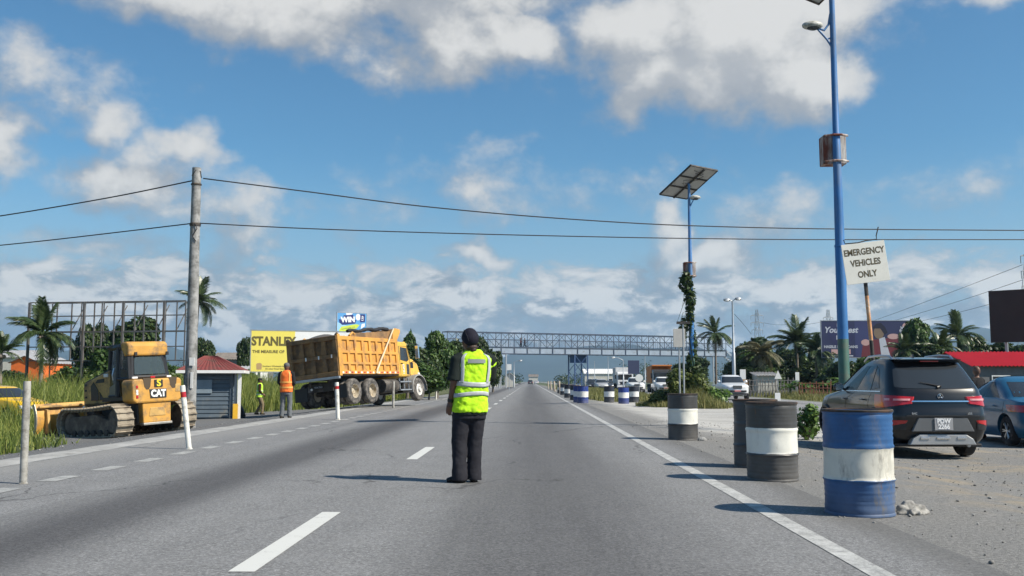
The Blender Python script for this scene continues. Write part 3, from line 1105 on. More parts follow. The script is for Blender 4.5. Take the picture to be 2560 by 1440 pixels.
def sedan(loc, rz, col, name, label, extra=None, kind='sedan'):
    root = thing(name, label, 'car', loc, rz)
    if kind == 'sedan':
        lv = [(.18, .18, 4.25, .76, .25, .4), (.34, .04, 4.40, .84, .28, .5), (.52, .0, 4.44, .865, .30, .55), (.70, .03, 4.40, .87, .32, .55), (.84, .06, 4.18, .855, .32, .55), (.92, .10, 3.7, .84, .32, .5),
              (.96, .35, 3.3, .83, .32, .45), (.99, .55, 3.15, .82, .32, .4), (1.12, .82, 2.85, .76, .3, .36), (1.26, 1.12, 2.5, .69, .28, .3), (1.38, 1.4, 2.15, .61, .25, .25), (1.44, 1.62, 1.95, .5, .2, .2), (1.46, 1.8, 1.85, .3, .1, .1)]
    else:
        lv = [(.22, .15, 4.3, .76, .2, .4), (.36, .04, 4.42, .84, .2, .5), (.55, .0, 4.46, .87, .2, .5), (.75, .02, 4.42, .87, .2, .5), (.90, .04, 4.25, .86, .2, .5), (.98, .06, 3.75, .85, .2, .45), (1.03, .08, 3.35, .84, .2, .4),
              (1.2, .16, 3.05, .78, .2, .34), (1.4, .3, 2.7, .70, .2, .3), (1.52, .42, 2.45, .63, .2, .26), (1.56, .6, 2.2, .5, .15, .2), (1.575, .9, 1.9, .3, .1, .1)]
    pt = car_paint(name + '_paint', col)
    ar = [(.86, .31, .37), (3.46, .31, .37)]
    sh, body = car_body(lv, pt, ar, root)
    G = MT['glass']
    zt = lv[-3][0] - .05
    zb = lv[6][0] + .04 if kind == 'sedan' else 1.05
    for s in (1, -1):
        sh.patch(0, 0, 0, 0, .006, 6, 5, corners=((s * 2.56, zb), (s * 2.96, zb), (s * 2.86, zt), (s * 2.56, zt))).build('side_window', MT['glass_open'], root, smooth=40)
        sh.patch(0, 0, 0, 0, .006, 6, 5, corners=((s * 2.12, zb), (s * 2.53, zb), (s * 2.53, zt), (s * 2.2, zt))).build('side_window', MT['glass_open'], root, smooth=40)
        tl = sh.patch(0, 0, 0, 0, .014, 10, 3, corners=((s * .8, .70), (s * 2.08, .72), (s * 2.12, .86), (s * .78, .84))).build('tail_lamp', MT['red_lamp'], root, smooth=40)
        sh.patch(0, 0, 0, 0, .014, 8, 3, corners=((s * 3.35, .62), (s * 4.2, .60), (s * 4.2, .70), (s * 3.3, .76))).build('headlamp', MT['white_lamp'], root, smooth=40)
        for q in (2.28, 2.64):
            p = sh.pt(s * q, .82, .02)
            MB().tube([p + Vector((-.1, 0, 0)), p + Vector((-.06, s * .02, .005)), p + Vector((.06, s * .02, .005)), p + Vector((.1, 0, 0))], .014, 6).build('door_handle', pt, root, smooth=40)
        for q in (2.54, 2.16, 2.95):
            MB().tube([sh.pt(s * q, .36 + .057 * i, -.0015) for i in range(11)], .0055, 4).build('door_seam', MT['black'], root)
        p = sh.pt(s * 2.95, zb + .02)
        MB().ball(p + Vector((.02, s * .12, .04)), (.07, .1, .065), 10, 7).build('wing_mirror', pt, root, smooth=True)
        for x in (.86, 3.46):
            wheel(root, (x, s * .76, .31), .31, .2, s, 6)
    front_glass(sh, zb + .03, zt, root)
    sh.patch(-1.5, 1.5, zb + .02, zt, .006, 14, 5).build('rear_window', G, root, smooth=40)
    MB().box((sh.pt(5, .45).x + .01, 0, .45), (.03, .9, .16)).build('grille', MT['black'], root, bevel=.01)
    MB().box((sh.pt(0, .55).x - .01, 0, .6), (.02, .4, .12)).build('number_plate', MT['white'], root, bevel=.004)
    MB().box((2.2, 0, .8), (.2, 1.2, .5)).build('seat', MT['black'], root, bevel=.04)
    return root
# ------------------------------------------------------------------ bulldozer and tipper truck
MT['cat_yellow'] = pbr('machine_yellow', (.58, .30, .055), .55, var=.14, scale=2, dirt=(.2, .135, .075), amt=.38, dscale=2.2, coat=.1)
MT['cat_side'] = pbr('dusty_machine_yellow', (.52, .32, .10), .6, var=.2, scale=3, dirt=(.2, .14, .085), amt=.45, dscale=2.5)
MT['track'] = pbr('dusty_track_steel', (.34, .29, .22), .8, .1, var=.25, scale=6, dirt=(.13, .105, .08), amt=.4, dscale=4)
MT['track_frame'] = pbr('muddy_track_frame', (.10, .08, .062), .9, var=.35, scale=3, dirt=(.22, .18, .14), amt=.4, dscale=2.5, bump=.4, bscale=15)
MT['blade_edge'] = pbr('worn_blade_steel', (.42, .40, .36), .45, .6, var=.2, dirt=(.2, .15, .1), amt=.3, dscale=3)


def bulldozer(loc, rz, pitch, roll):
    root = thing('bulldozer', 'yellow crawler bulldozer parked nose-left on the gravel shoulder', 'bulldozer', loc)
    root.rotation_euler = (Matrix.Rotation(rz, 3, 'Z') @ Matrix.Rotation(pitch, 3, 'Y') @ Matrix.Rotation(roll, 3, 'X')).to_euler()
    Y, S, D, B = MT['cat_yellow'], MT['cat_side'], MT['dark_steel'], MT['black']
    # ---- tracks: closed chain round a rear sprocket and a front idler
    xr, xf, rr, rf = -.98, 1.32, .42, .40

    def chain(u):
        """point and direction along the chain, u in 0..1"""
        zr, zf = .46, .43
        segs = []
        top0, top1 = Vector((xr, zr + rr)), Vector((xf, zf + rf))
        L1 = (top1 - top0).length; A1 = math.pi * rf; L2 = xf - xr; A2 = math.pi * rr
        tot = L1 + A1 + L2 + A2
        d = u * tot
        if d < L1:
            t = d / L1
            p = top0.lerp(top1, t); p.y -= .035 * math.sin(math.pi * t)
            return p, 0.0
        d -= L1
        if d < A1:
            a = math.pi / 2 - d / rf
            return Vector((xf + rf * math.cos(a), zf + rf * math.sin(a))), a - math.pi / 2
        d -= A1
        if d < L2:
            return Vector((xf - d, .035)), -math.pi
        d -= L2
        a = -math.pi / 2 - d / rr
        return Vector((xr + rr * math.cos(a), zr + rr * math.sin(a))), a - math.pi / 2
    N = 42
    shoe = MB().box((0, 0, 0), (.178, .50, .03)).box((.06, 0, .032), (.022, .50, .045)).box((0, .13, -.04), (.12, .06, .06)).box((0, -.13, -.04), (.12, .06, .06)).mesh('track_shoe', MT['track'])
    for s in (1, -1):
        tr = MB()
        tr.prism([(xr - .16, .22), (xr - .05, .12), (xf + .02, .12), (xf + .2, .26), (xf + .2, .50), (xf - .1, .60), (xr + .9, .66), (xr + .5, .55), (xr + .2, .5), (xr - .16, .48)], s * .93, s * 1.14)
        t = tr.build('track', MT['track_frame'], root, bevel=.03)
        for k in range(N):
            p, a = chain(k / N)
            o = link('track_shoe', shoe, t)
            o.location = (p.x, s * 1.02, p.y)
            o.rotation_euler = (0, -a, 0)
        for k in range(6):
            MB().tube([(xr + .28 + k * .33, s * .84, .125), (xr + .28 + k * .33, s * 1.2, .125)], .10, 14).build('roller', D, t, smooth=40)
        MB().lathe([(.001, .13), (.1, .13), (.12, .10), (.30, .09), (.33, .05), (.33, -.1)], 22, 'Y', Matrix.Translation((xr, s * 1.02, .46)) @ Matrix.Diagonal((1, s, 1, 1))).build('sprocket', MT['track_frame'], t, smooth=35)
        MB().lathe([(.001, .1), (.09, .1), (.1, .06), (.29, .06), (.32, .02), (.32, -.1)], 22, 'Y', Matrix.Translation((xf, s * 1.02, .43)) @ Matrix.Diagonal((1, s, 1, 1))).build('idler', MT['track_frame'], t, smooth=35)
        MB().tube([(xr + 1.0, s * .9, .72), (xr + 1.0, s * 1.15, .72)], .075, 10).build('carrier_roller', D, t, smooth=40)
        # push arm to the blade
        MB().tube([(.9, s * .62, .42), (1.75, s * .55, .45), (2.28, s * .5, .42)], [.11, .10, .09], 8).build('push_arm', S, root, smooth=40)
        MB().tube([(1.35, s * .38, 1.0), (2.25, s * .42, .66)], .05, 8).build('lift_cylinder', MT['chrome'], root, smooth=40)
    # ---- hull and hood
    MB().prism([(-1.15, .30), (1.35, .34), (1.45, .7), (1.45, 1.0), (-1.15, 1.0)], -.50, .50).build('hull', D, root, bevel=.03)
    hood = MB().prism([(.18, .92), (1.60, .80), (1.60, 1.50), (1.50, 1.60), (.18, 1.92)], -.50, .50).build('hood', S, root, bevel=.05)
    MB().prism([(.22, 1.875), (1.50, 1.565), (1.58, 1.52), (1.62, 1.54), (1.53, 1.625), (.22, 1.95)], -.46, .46).build('hood_top', B, hood, bevel=.02)
    for s in (1, -1):
        MB().prism([(1.16, 1.05), (1.16, 1.48), (1.02, 1.60), (.78, 1.34), (.78, 1.05)], s * .495, s * .515).build('grille', B, hood)
        MB().prism([(.72, 1.05), (.72, 1.30), (.46, 1.05)], s * .495, s * .515).build('grille', B, hood)
        MB().prism([(.80, 1.66), (.92, 1.56), (.46, 1.56), (.46, 1.68)], s * .495, s * .515).build('grille', B, hood)
        for zz in (1.52, 1.36, 1.16, .94):
            MB().box((1.45, s * .505, zz), (.10, .02, .055)).build('vent', B, hood)
        MB().box((.35, s * .50, 1.76), (.20, .08, .10)).build('work_lamp', MT['white_lamp'], root, bevel=.02)
    MB().box((1.62, 0, 1.15), (.05, .86, .62)).build('radiator_grille', B, root, bevel=.02)
    MB().tube([(.85, -.25, 1.7), (.85, -.25, 2.25)], .06, 12).build('exhaust_stack', B, root, smooth=40)
    # ---- cab: dark frame, glass, roof
    cab = MB()
    z0, z1 = 1.10, 2.56
    P = {'rl': (-1.0, .60), 'rr': (-1.0, -.60), 'fl': (.34, .44), 'fr': (.34, -.44), 'ml': (-.42, .64), 'mr': (-.42, -.64)}
    top = {'rl': (-.86, .54), 'rr': (-.86, -.54), 'fl': (.20, .42), 'fr': (.20, -.42), 'ml': (-.42, .56), 'mr': (-.42, -.56)}
    cf = thing_part('cab', root)
    for k in P:
        a, b = P[k], top[k]
        cab.tube([(a[0], a[1], z0 + (.5 if k in ('rl', 'rr') else 0)), (b[0], b[1], z1)], .065, 6)
    ring = ['rl', 'ml', 'fl', 'fr', 'mr', 'rr']
    for i in range(6):
        a, b = ring[i], ring[(i + 1) % 6]
        cab.tube([(*top[a], z1 - .03), (*top[b], z1 - .03)], .07, 6)
        cab.tube([(*P[a], 1.62 if 'r' == a[0] or 'r' == b[0] else z0 + .05), (*P[b], 1.62 if 'r' == a[0] or 'r' == b[0] else z0 + .05)], .05, 6)
    cab.prism([(-1.0, 1.0), (.4, 1.0), (.4, 1.12), (-1.0, 1.12)], -.62, .62)
    cab.build('cab_frame', B, cf, smooth=40)
    # lower door panel and door glass on each side
    for s in (1, -1):
        dg = MB().grid([[(-.42, s * .645, 1.12), (.34, s * .45, 1.12)], [(-.42, s * .60, 1.85), (.28, s * .44, 1.85)], [(-.42, s * .565, 2.5), (.20, s * .425, 2.5)]]).build('door_glass', MT['glass_open'], cf)
        dp = MB().grid([[(-.40, s * .662, 1.14), (.32, s * .47, 1.14)], [(-.40, s * .645, 1.52), (.32, s * .465, 1.40)]]).build('door_panel', pbr('grey_door_panel', (.16, .15, .11), .6, var=.15), cf)
        MB().tube([(-.25, s * .66, 1.6), (-.25, s * .68, 1.75), (-.25, s * .62, 1.95)], .018, 6).build('grab_handle', MT['alloy'], cf)
        MB().grid([[(-.98, s * .61, 1.62), (-.46, s * .645, 1.62)], [(-.87, s * .55, 2.5), (-.46, s * .57, 2.5)]]).build('quarter_glass', MT['glass_open'], cf)
    sg = MB().grid([[(-1.075, .50, 1.72), (-1.075, -.50, 1.72)], [(-1.02, .47, 2.05), (-1.02, -.47, 2.05)], [(-.97, .42, 2.22), (-.97, -.42, 2.22)]])
    sg.build('rear_glass', glass_mat('grey_cab_glass', (.06, .08, .085), .25, .08), cf)
    # black surround of the rear glass
    sf = MB()
    for a, b, w in (((-1.05, .57, 1.64), (-1.05, -.57, 1.64), .06), ((-1.05, .56, 1.6), (-.93, .47, 2.25), .055), ((-1.05, -.56, 1.6), (-.93, -.47, 2.25), .055)):
        sf.tube([a, b], w, 6)
    sf.build('rear_surround', B, cf, smooth=40)
    MB().grid([[(.345, .42, 1.15), (.345, -.42, 1.15)], [(.22, .40, 2.5), (.22, -.40, 2.5)]]).build('windscreen', MT['glass_open'], cf)
    MB().box((-.42, 0, 1.5), (.5, .5, .2)).box((-.66, 0, 1.85), (.14, .48, .6), (0, -.15, 0)).build('seat', B, cf, bevel=.05)
    MB().box((-.5, .36, 1.6), (.45, .12, .12)).box((-.5, -.36, 1.6), (.45, .12, .12)).build('armrest', B, cf, bevel=.03)
    # roof and yellow air-conditioning cover at the back of it
    MB().prism([(-.95, 2.52), (.28, 2.52), (.28, 2.58), (.05, 2.63), (-.95, 2.63)], -.52, .52).build('cab_roof', B, cf, bevel=.03)
    ac = MB().prism([(-1.02, 2.26), (-.80, 2.24), (-.62, 2.52), (-.62, 2.66), (-.92, 2.67), (-1.03, 2.58)], -.64, .64).build('roof_cover', Y, cf, bevel=.05)
    for yy in (.42, -.60):
        MB().box((-1.03, yy, 2.31), (.05, .08, .10)).build('cover_slot', B, ac)
    # ---- rear fuel tank: wide above, narrow below
    tk = MB().prism([(-.80, -.62 + .0), (.80, -.62), (.80, 0), (.80, .0)], 0, .01)
    tank = MB().prism([(-.78, .98), (-.66, .90), (.66, .90), (.78, .98), (.80, 1.50), (.74, 1.58), (-.74, 1.58), (-.80, 1.50)], -1.42, -.86, 'X').build('fuel_tank', Y, root, bevel=.05)
    for yy in (.34, -.50):
        MB().prism([(yy - .13, 1.60), (yy + .13, 1.60), (yy + .09, 1.36), (yy + .03, 1.28), (yy - .05, 1.28), (yy - .1, 1.36)], -1.428, -1.40, 'X').build('recess_shade_plate', pbr('recess_shade_brown', (.07, .05, .03), .8) if 'recess_shade_brown' not in bpy.data.materials else bpy.data.materials['recess_shade_brown'], tank)  # flat plates on the tank; the shade of hollows is put into their colour
    MB().prism([(.60, 1.17), (.76, 1.17), (.76, 1.40), (.60, 1.40)], -1.43, -1.41, 'X').build('fuel_cap_door', MT['cat_side'], tank, bevel=.02).location = (0, -1.33, 0)
    lower = MB().prism([(-.44, .34), (.44, .34), (.46, .92), (-.46, .92)], -1.36, -.80, 'X').build('rear_housing', Y, root, bevel=.03)
    MB().prism([(-.27, .52), (.27, .52), (.22, .76), (-.22, .76)], -1.375, -1.35, 'X').build('housing_panel', MT['cat_side'], lower, bevel=.02)
    MB().box((-1.30, 0, .31), (.2, .92, .07)).build('drawbar_plate', MT['blade_edge'], lower, bevel=.015)
    # badge: black plate with white capitals, small square logo above
    pl = MB().prism([(-.27, 1.02), (.25, 1.02), (.28, 1.28), (-.28, 1.28)], -1.435, -1.40, 'X').build('badge_plate', B, tank, bevel=.012)
    text('CAT', .26, MT['white'], pl, frame((-1.445, .0, 1.15), (0, -1, 0), (0, 0, 1)), bold=.055, xs=.92)
    sq = MB().box((-1.43, -.02, 1.44), (.03, .26, .20)).build('square_badge', B, tank)
    text('S', .26, pbr('badge_yellow', (.75, .6, .03), .5), sq, frame((-1.45, -.02, 1.44), (0, -1, 0), (0, 0, 1)), bold=.03, xs=1.2)
    for zz, m in ((1.36, MT['red_lamp']), (1.24, MT['white_lamp']), (1.18, MT['white_lamp']), (1.08, MT['red_lamp'])):
        MB().box((-1.425, .66, zz), (.02, .06, .075)).build('reflector', m, tank)
    for yy, m, w in ((.52, MT['white_lamp'], .17), (-.05, MT['red_lamp'], .15), (-.58, MT['white_lamp'], .15)):
        MB().box((-1.10, yy, 1.63), (.06, w, .055)).build('rear_light', m, root, bevel=.01)
    # ---- blade: curved mouldboard with ribs and a bright cutting edge
    prof = []
    for k in range(11):
        a = -.95 + 1.75 * k / 10
        prof.append((2.66 - .42 * (math.cos(a) - .55), .10 + .95 * k / 10))
    back = [(x - .07, z) for x, z in prof]
    bl = MB().prism(prof + back[::-1], -1.50, 1.50).build('blade', Y, root, smooth=40)
    bl.rotation_euler = (0, 0, 0)
    for s in (1, -1):
        ep = [(x + .02, z) for x, z in prof] + [(x - .10, z) for x, z in prof[::-1]]
        MB().prism(ep, s * 1.50, s * 1.525).build('end_plate', MT['blade_edge'], bl)
    MB().prism([(2.56, -.04), (2.80, -.06), (2.66, .14), (2.50, .14)], -1.5, 1.5).build('cutting_edge', MT['blade_edge'], bl)
    for yy in (-1.2, -.7, 0, .7, 1.2):
        MB().prism([(2.24, .2), (2.45, .12), (2.48, .9), (2.30, .85)], yy - .04, yy + .04).build('blade_rib', S, bl)
    MB().box((2.38, 0, .96), (.08, 2.9, .07)).build('blade_beam', S, bl, bevel=.02)
    return root


def thing_part(name, parent):
    o = bpy.data.objects.new(name, None)
    o.empty_display_size = .1
    COL.objects.link(o)
    o.parent = parent
    return o


def truck_wheel(parent, c, r, w, side, mrim, dual=False, dish=1):
    o = MB().lathe([(r * .55, -w / 2), (r * .86, -w / 2), (r * .965, -w * .42), (r, -w * .30), (r, w * .30), (r * .965, w * .42), (r * .86, w / 2), (r * .57, w / 2), (r * .55, w * .3), (r * .55, -w / 2)], 32, 'Y', closed=True).build('wheel', MT['tyre_dusty'], parent, smooth=35)
    o.location = c
    f = side * w
    if dish > 0:   # deep dish of a dual rear wheel
        pr = [(r * .58, -f * .4), (r * .57, f * .46), (r * .53, f * .48), (r * .50, f * .2), (r * .44, -f * .12), (r * .2, -f * .12), (r * .19, f * .12), (.001, f * .14)]
    else:
        pr = [(r * .58, -f * .4), (r * .57, f * .46), (r * .53, f * .48), (r * .50, f * .3), (r * .32, f * .46), (r * .20, f * .44), (r * .17, f * .62), (.001, f * .64)]
    rim = MB().lathe(pr, 28, 'Y').build('rim', mrim, o, smooth=35)
    b = MB()
    for k in range(10):
        a = 2 * math.pi * k / 10
        q = (r * .26) if dish <= 0 else r * .31
        y0 = (f * .46) if dish <= 0 else -f * .12
        b.tube([(q * math.cos(a), y0, q * math.sin(a)), (q * math.cos(a), y0 + f * .07, q * math.sin(a))], r * .028, 6)
    b.build('lug_nuts', MT['dark_steel'], rim)
    return o


def tipper(loc, rz, roll, pitch):
    root = thing('dump_truck', 'yellow three-axle dump truck with ribbed tipping body pulled onto the left shoulder', 'truck', loc)
    root.rotation_euler = (Matrix.Rotation(rz, 3, 'Z') @ Matrix.Rotation(pitch, 3, 'Y') @ Matrix.Rotation(roll, 3, 'X')).to_euler()
    body_y = pbr('tipper_body_yellow', (.60, .295, .055), .6, var=.14, scale=1.5, dirt=(.28, .15, .07), amt=.36, dscale=1.8, coat=.05)
    cab_y = pbr('cab_yellow', (.72, .43, .06), .45, var=.08, scale=1.5, dirt=(.34, .21, .08), amt=.25, dscale=2, coat=.3)
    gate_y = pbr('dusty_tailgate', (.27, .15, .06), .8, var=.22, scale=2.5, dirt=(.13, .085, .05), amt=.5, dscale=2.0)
    grime = pbr('road_grime', (.05, .045, .04), .9, var=.35, scale=3, dirt=(.17, .15, .13), amt=.35, dscale=2)
    fend = pbr('grey_fender', (.28, .28, .27), .7, var=.15, dirt=(.16, .14, .12), amt=.35)
    rim_r = pbr('dusty_cream_rim', (.52, .46, .36), .6, .2, var=.15, scale=5, dirt=(.25, .18, .1), amt=.4, dscale=5)
    rim_f = pbr('white_rim', (.72, .70, .66), .5, .2, var=.12, scale=5, dirt=(.35, .3, .25), amt=.3, dscale=6)
    D, B = MT['dark_steel'], MT['black']
    # frame rails, axles, tanks
    for s in (1, -1):
        MB().b2((.3, s * .40, .78), (7.0, s * .50, 1.06)).build('chassis_rail', grime, root)
    fw = 6.55
    for x in (1.05, 2.42):
        MB().tube([(x, -.95, .54), (x, .95, .54)], .10, 8).ball((x, 0, .54), (.24, .22, .24)).build('axle', grime, root, smooth=40)
        for s in (1, -1):
            truck_wheel(root, (x, s * 1.08, .53), .53, .28, s, rim_r)
            truck_wheel(root, (x, s * .75, .53), .53, .28, s, rim_r)
    MB().tube([(fw, -.9, .53), (fw, .9, .53)], .08, 8).build('axle', grime, root)
    for s in (1, -1):
        truck_wheel(root, (fw, s * 1.05, .53), .53, .32, s, rim_f, dish=-1)
        # mudflaps at the rear
        MB().box((.36, s * .95, .56), (.02, .62, .55)).build('mudflap', B, root)
        # front fender arch
        pts = []
        rows = []
        for k in range(13):
            a = math.pi * (1.08 - 1.12 * k / 12)
            rows.append([(fw + .70 * math.cos(a), s * y, .56 + .66 * math.sin(a)) for y in (.72, 1.18, 1.24)] + [(fw + .66 * math.cos(a), s * 1.25, .56 + .60 * math.sin(a))])
        MB().grid(rows).build('front_fender', fend, root, smooth=40)
        # fuel tank and steps
        MB().tube([(3.55, s * .92, .72), (4.75, s * .92, .72)], .30, 16).build('fuel_tank', grime, root, smooth=40)
        st = thing_part('side_step', root)
        for zz in (.50, .86):
            MB().b2((4.85, s * .95, zz), (5.85, s * 1.2, zz + .05)).build('tread', MT['galv'], st)
        for xx in (4.95, 5.35, 5.75):
            MB().b2((xx, s * 1.05, .5), (xx + .04, s * 1.1, 1.05)).build('step_bracket', MT['galv'], st)
    MB().b2((.35, -.6, .62), (.55, .6, .95)).build('rear_crossmember', grime, root)
    MB().box((.24, 0, .80), (.03, .44, .11)).build('number_plate', MT['black'], root)
    text('TDX 7910', .09, MT['grey'], root, frame((.215, .0, .80), (0, -1, 0), (0, 0, 1)), bold=.02)
    MB().tube([(.25, .36, .74), (.28, .36, .74)], .05, 12).build('rear_light', MT['white_lamp'], root)
    MB().b2((4.0, -.35, .45), (5.2, .35, 1.05)).build('gearbox', grime, root, bevel=.06)
    # ---- tipping body
    x0, x1, w, zb, zt = 0.05, 4.80, 1.24, 1.22, 2.78
    tb = thing_part('tipping_body', root)
    MB().b2((x0 + .05, -w + .08, zb - .06), (x1, w - .08, zb + .06)).build('floor', grime, tb)
    MB().b2((x1 - .08, -w + .06, zb), (x1, w - .06, zt + .1)).build('front_wall', body_y, tb)
    for s in (1, -1):
        MB().b2((x0, s * (w - .10), zb), (x1, s * (w - .06), zt - .04)).build('side_wall', body_y, tb)
        # rails: bottom, two middle, top
        rails = [(zb, zb + .16), (zb + .40, zb + .50), (zb + .86, zb + .98), (zt - .16, zt)]
        for a, b in rails:
            MB().b2((x0, s * (w - .062), a), (x1, s * w, b)).build('side_rail', body_y, tb, bevel=.012)
        nx = 9
        for k in range(nx):
            xc = x0 + .13 + k * (x1 - x0 - .26) / (nx - 1)
            ww = .20 if k in (0, nx - 1) else .17
            for (a, b) in ((rails[0][1], rails[1][0]), (rails[1][1], rails[2][0]), (rails[2][1], rails[3][0])):
                MB().b2((xc - ww / 2, s * (w - .062), a - .004), (xc + ww / 2, s * (w - .003), b + .004)).build('side_rib', body_y, tb)
        # red and white tape along the bottom rail
        for k in range(20):
            xa = x0 + .12 + k * .232
            MB().b2((xa, s * w, zb + .035), (xa + .115, s * (w + .004), zb + .105)).build('reflective_tape', MT['red_lamp'] if k % 2 else MT['white'], tb)
        # raised greedy board along the top front, rusty inside
        MB().prism([(1.0, zt), (x1, zt), (x1, zt + .38), (1.35, zt + .16)], s * (w - .09), s * (w - .05)).build('side_board', gate_y, tb)
        MB().tube([(.95, s * (w - .05), zt + .03), (1.2, s * (w - .05), zt + .17), (1.35, s * (w - .05), zt + .10)], .05, 6).build('board_hinge', body_y, tb)
        # tarpaulin arm, pivoting low on the body and reaching up to the cab guard
        MB().tube([(2.72, s * (w + .05), zb + .02), (2.80, s * (w + .06), zb + .22), (4.45, s * (w + .05), zt + .46)], [.05, .045, .032], 8).build('tarp_arm', pbr('cream_arm', (.66, .54, .36), .5, var=.1) if 'cream_arm' not in bpy.data.materials else bpy.data.materials['cream_arm'], tb, smooth=40)
    # cab guard over the front
    MB().prism([(4.45, zt - .02), (4.80, zt - .02), (5.10, zt + .34), (5.10, zt + .46), (4.62, zt + .48), (4.45, zt + .3)], -w + .06, w - .06).build('cab_guard', gate_y, tb, bevel=.03)
    for s in (1, -1):
        MB().prism([(4.40, zt - .04), (4.80, zt - .04), (5.12, zt + .32), (5.12, zt + .46), (4.70, zt + .50), (4.45, zt + .32)], s * (w - .06), s * w).build('guard_cheek', body_y, tb, bevel=.015)
    # rolled black tarpaulin lying along the top, sagging
    rg = random.Random(3)
    tp = []
    for i in range(19):
        t = i / 18
        tp.append((1.2 + 3.35 * t, -.95 + .05 * math.sin(9 * t), zt + .26 + .24 * t + .03 * math.sin(17 * t)))
    MB().tube(tp, [.06 + .035 * rg.random() for _ in tp], 8).build('tarpaulin', pbr('black_tarp', (.02, .02, .022), .7, var=.3, scale=8), tb, smooth=60)
    # load: dark heap showing over the tailgate
    rows = []
    for i in range(13):
        x = .35 + 3.6 * i / 12
        row = []
        for k in range(11):
            y = -1.1 + 2.2 * k / 10
            h = .42 * math.exp(-((x - 1.35) / .8) ** 2) * max(0, 1 - (abs(y - .35) / 1.2) ** 2) + .03 * rg.random()
            row.append((x, y, zt - .16 + h))
        rows.append(row)
    MB().grid(rows).build('load', pbr('asphalt_millings', (.11, .105, .10), .95, var=.4, scale=12, bump=.6, bscale=25), tb, smooth=True)
    # ---- tailgate: frame with two rows of four recessed panels
    tg = MB().b2((x0 + .03, -w + .1, zb - .02), (x0 + .08, w - .1, zt - .02)).build('tailgate', gate_y, tb)
    gz0, gz1 = zb - .05, zt + .02
    for a, b, d in ((gz0, gz0 + .18, .12), (gz0 + .72, gz0 + .88, .09), (gz1 - .18, gz1, .12)):
        MB().b2((x0 - d, -w + .04, a), (x0 + .03, w - .04, b)).build('tailgate_rail', gate_y, tg, bevel=.015)
    for k in range(5):
        yy = -w + .15 + k * (2 * w - .30) / 4
        for a, b in ((gz0 + .18, gz0 + .72), (gz0 + .88, gz1 - .18)):
            mbp = MB().prism([(yy - .12, a), (yy + .12, a), (yy + .09, b), (yy - .09, b)], x0 - .10, x0 + .03, 'X')
            mbp.build('tailgate_rib', gate_y, tg, bevel=.02)
    for yy in (-.62, .0, .62):
        MB().box((x0 - .10, yy - .30, gz0 + .80), (.02, .05, .14)).build('reflector', MT['white'], tg)
    for s in (1, -1):
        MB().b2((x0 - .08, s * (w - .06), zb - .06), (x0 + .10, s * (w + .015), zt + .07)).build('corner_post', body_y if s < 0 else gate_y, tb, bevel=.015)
        MB().tube([(x0 - .02, s * (w - .12), zt + .02), (x0 - .02, s * (w - .02), zt + .10)], .06, 8).build('gate_pin', D, tb)
    MB().b2((x0 - .16, -w, zb - .17), (x0 - .04, w, zb - .07)).build('rear_bar', MT['galv'], tb, bevel=.01)
    # ---- cab with sloping bonnet
    cab = thing_part('cab', root)
    cb = MB().prism([(4.98, 1.12), (6.02, 1.12), (6.10, 1.95), (5.86, 2.58), (5.70, 2.70), (4.98, 2.72)], -1.10, 1.10).build('cab_shell', cab_y, cab, bevel=.06)
    MB().prism([(6.05, 1.18), (7.20, 1.05), (7.28, 1.30), (7.12, 1.72), (6.65, 1.96), (6.05, 2.02)], -.92, .92).build('bonnet', cab_y, cab, bevel=.10)
    MB().box((7.27, 0, 1.2), (.06, 1.1, .6)).build('grille', MT['chrome'], cab, bevel=.02)
    MB().b2((7.18, -1.15, .45), (7.45, 1.15, .78)).build('front_bumper', MT['galv'], cab, bevel=.05)
    MB().grid([[(6.125, -.98, 1.98), (6.125, .98, 1.98)], [(5.90, -.92, 2.54), (5.90, .92, 2.54)]]).build('windscreen', MT['glass'], cab)
    MB().prism([(5.55, 2.70), (6.00, 2.58), (6.10, 2.60), (5.85, 2.74)], -1.0, 1.0).build('sun_visor', cab_y, cab, bevel=.02)
    for s in (1, -1):
        MB().prism([(5.16, 1.88), (5.72, 1.80), (5.92, 1.88), (5.78, 2.42), (5.22, 2.46)], s * 1.098, s * 1.112).build('door_window', MT['glass'], cab)
        MB().prism([(5.66, 1.24), (5.90, 1.22), (5.92, 1.68), (5.70, 1.70)], s * 1.098, s * 1.110).build('lower_window', MT['glass'], cab)
        MB().tube([(5.12, s * 1.102, 1.16), (5.10, s * 1.102, 2.5), (5.8, s * 1.102, 2.5), (6.0, s * 1.102, 1.9), (5.98, s * 1.102, 1.16)], .012, 4).build('door_seam', MT['black'], cab)
        MB().box((5.26, s * 1.115, 1.72), (.16, .03, .04)).build('door_handle', MT['black'], cab)
        MB().box((6.50, s * .925, 1.66), (.26, .02, .26)).build('bonnet_vent', MT['black'], cab, bevel=.03)
        MB().box((7.12, s * .80, 1.22), (.2, .3, .22)).build('headlamp', MT['white_lamp'], cab, bevel=.04)
        mr = MB().tube([(6.05, s * 1.08, 1.75), (6.25, s * 1.38, 1.85), (6.25, s * 1.40, 2.62), (6.0, s * 1.05, 2.62)], .02, 6).build('mirror_arm', MT['black'], cab)
        MB().box((6.22, s * 1.42, 2.22), (.09, .20, .62)).build('mirror', MT['chrome'], mr, bevel=.03)
    text('DP31', .20, MT['white'], cab, frame((5.38, -1.116, 1.45), (0, 0, -1), (1, 0, 0)), bold=.03)
    MB().tube([(4.9, -.9, 1.2), (4.9, -.9, 2.9)], .07, 10).build('exhaust_stack', MT['chrome'], root, smooth=40)
    return root
# ------------------------------------------------------------------ people
SKIN = pbr('brown_skin', (.13, .062, .038), .5, var=.1, scale=8)
CLOTH = {}


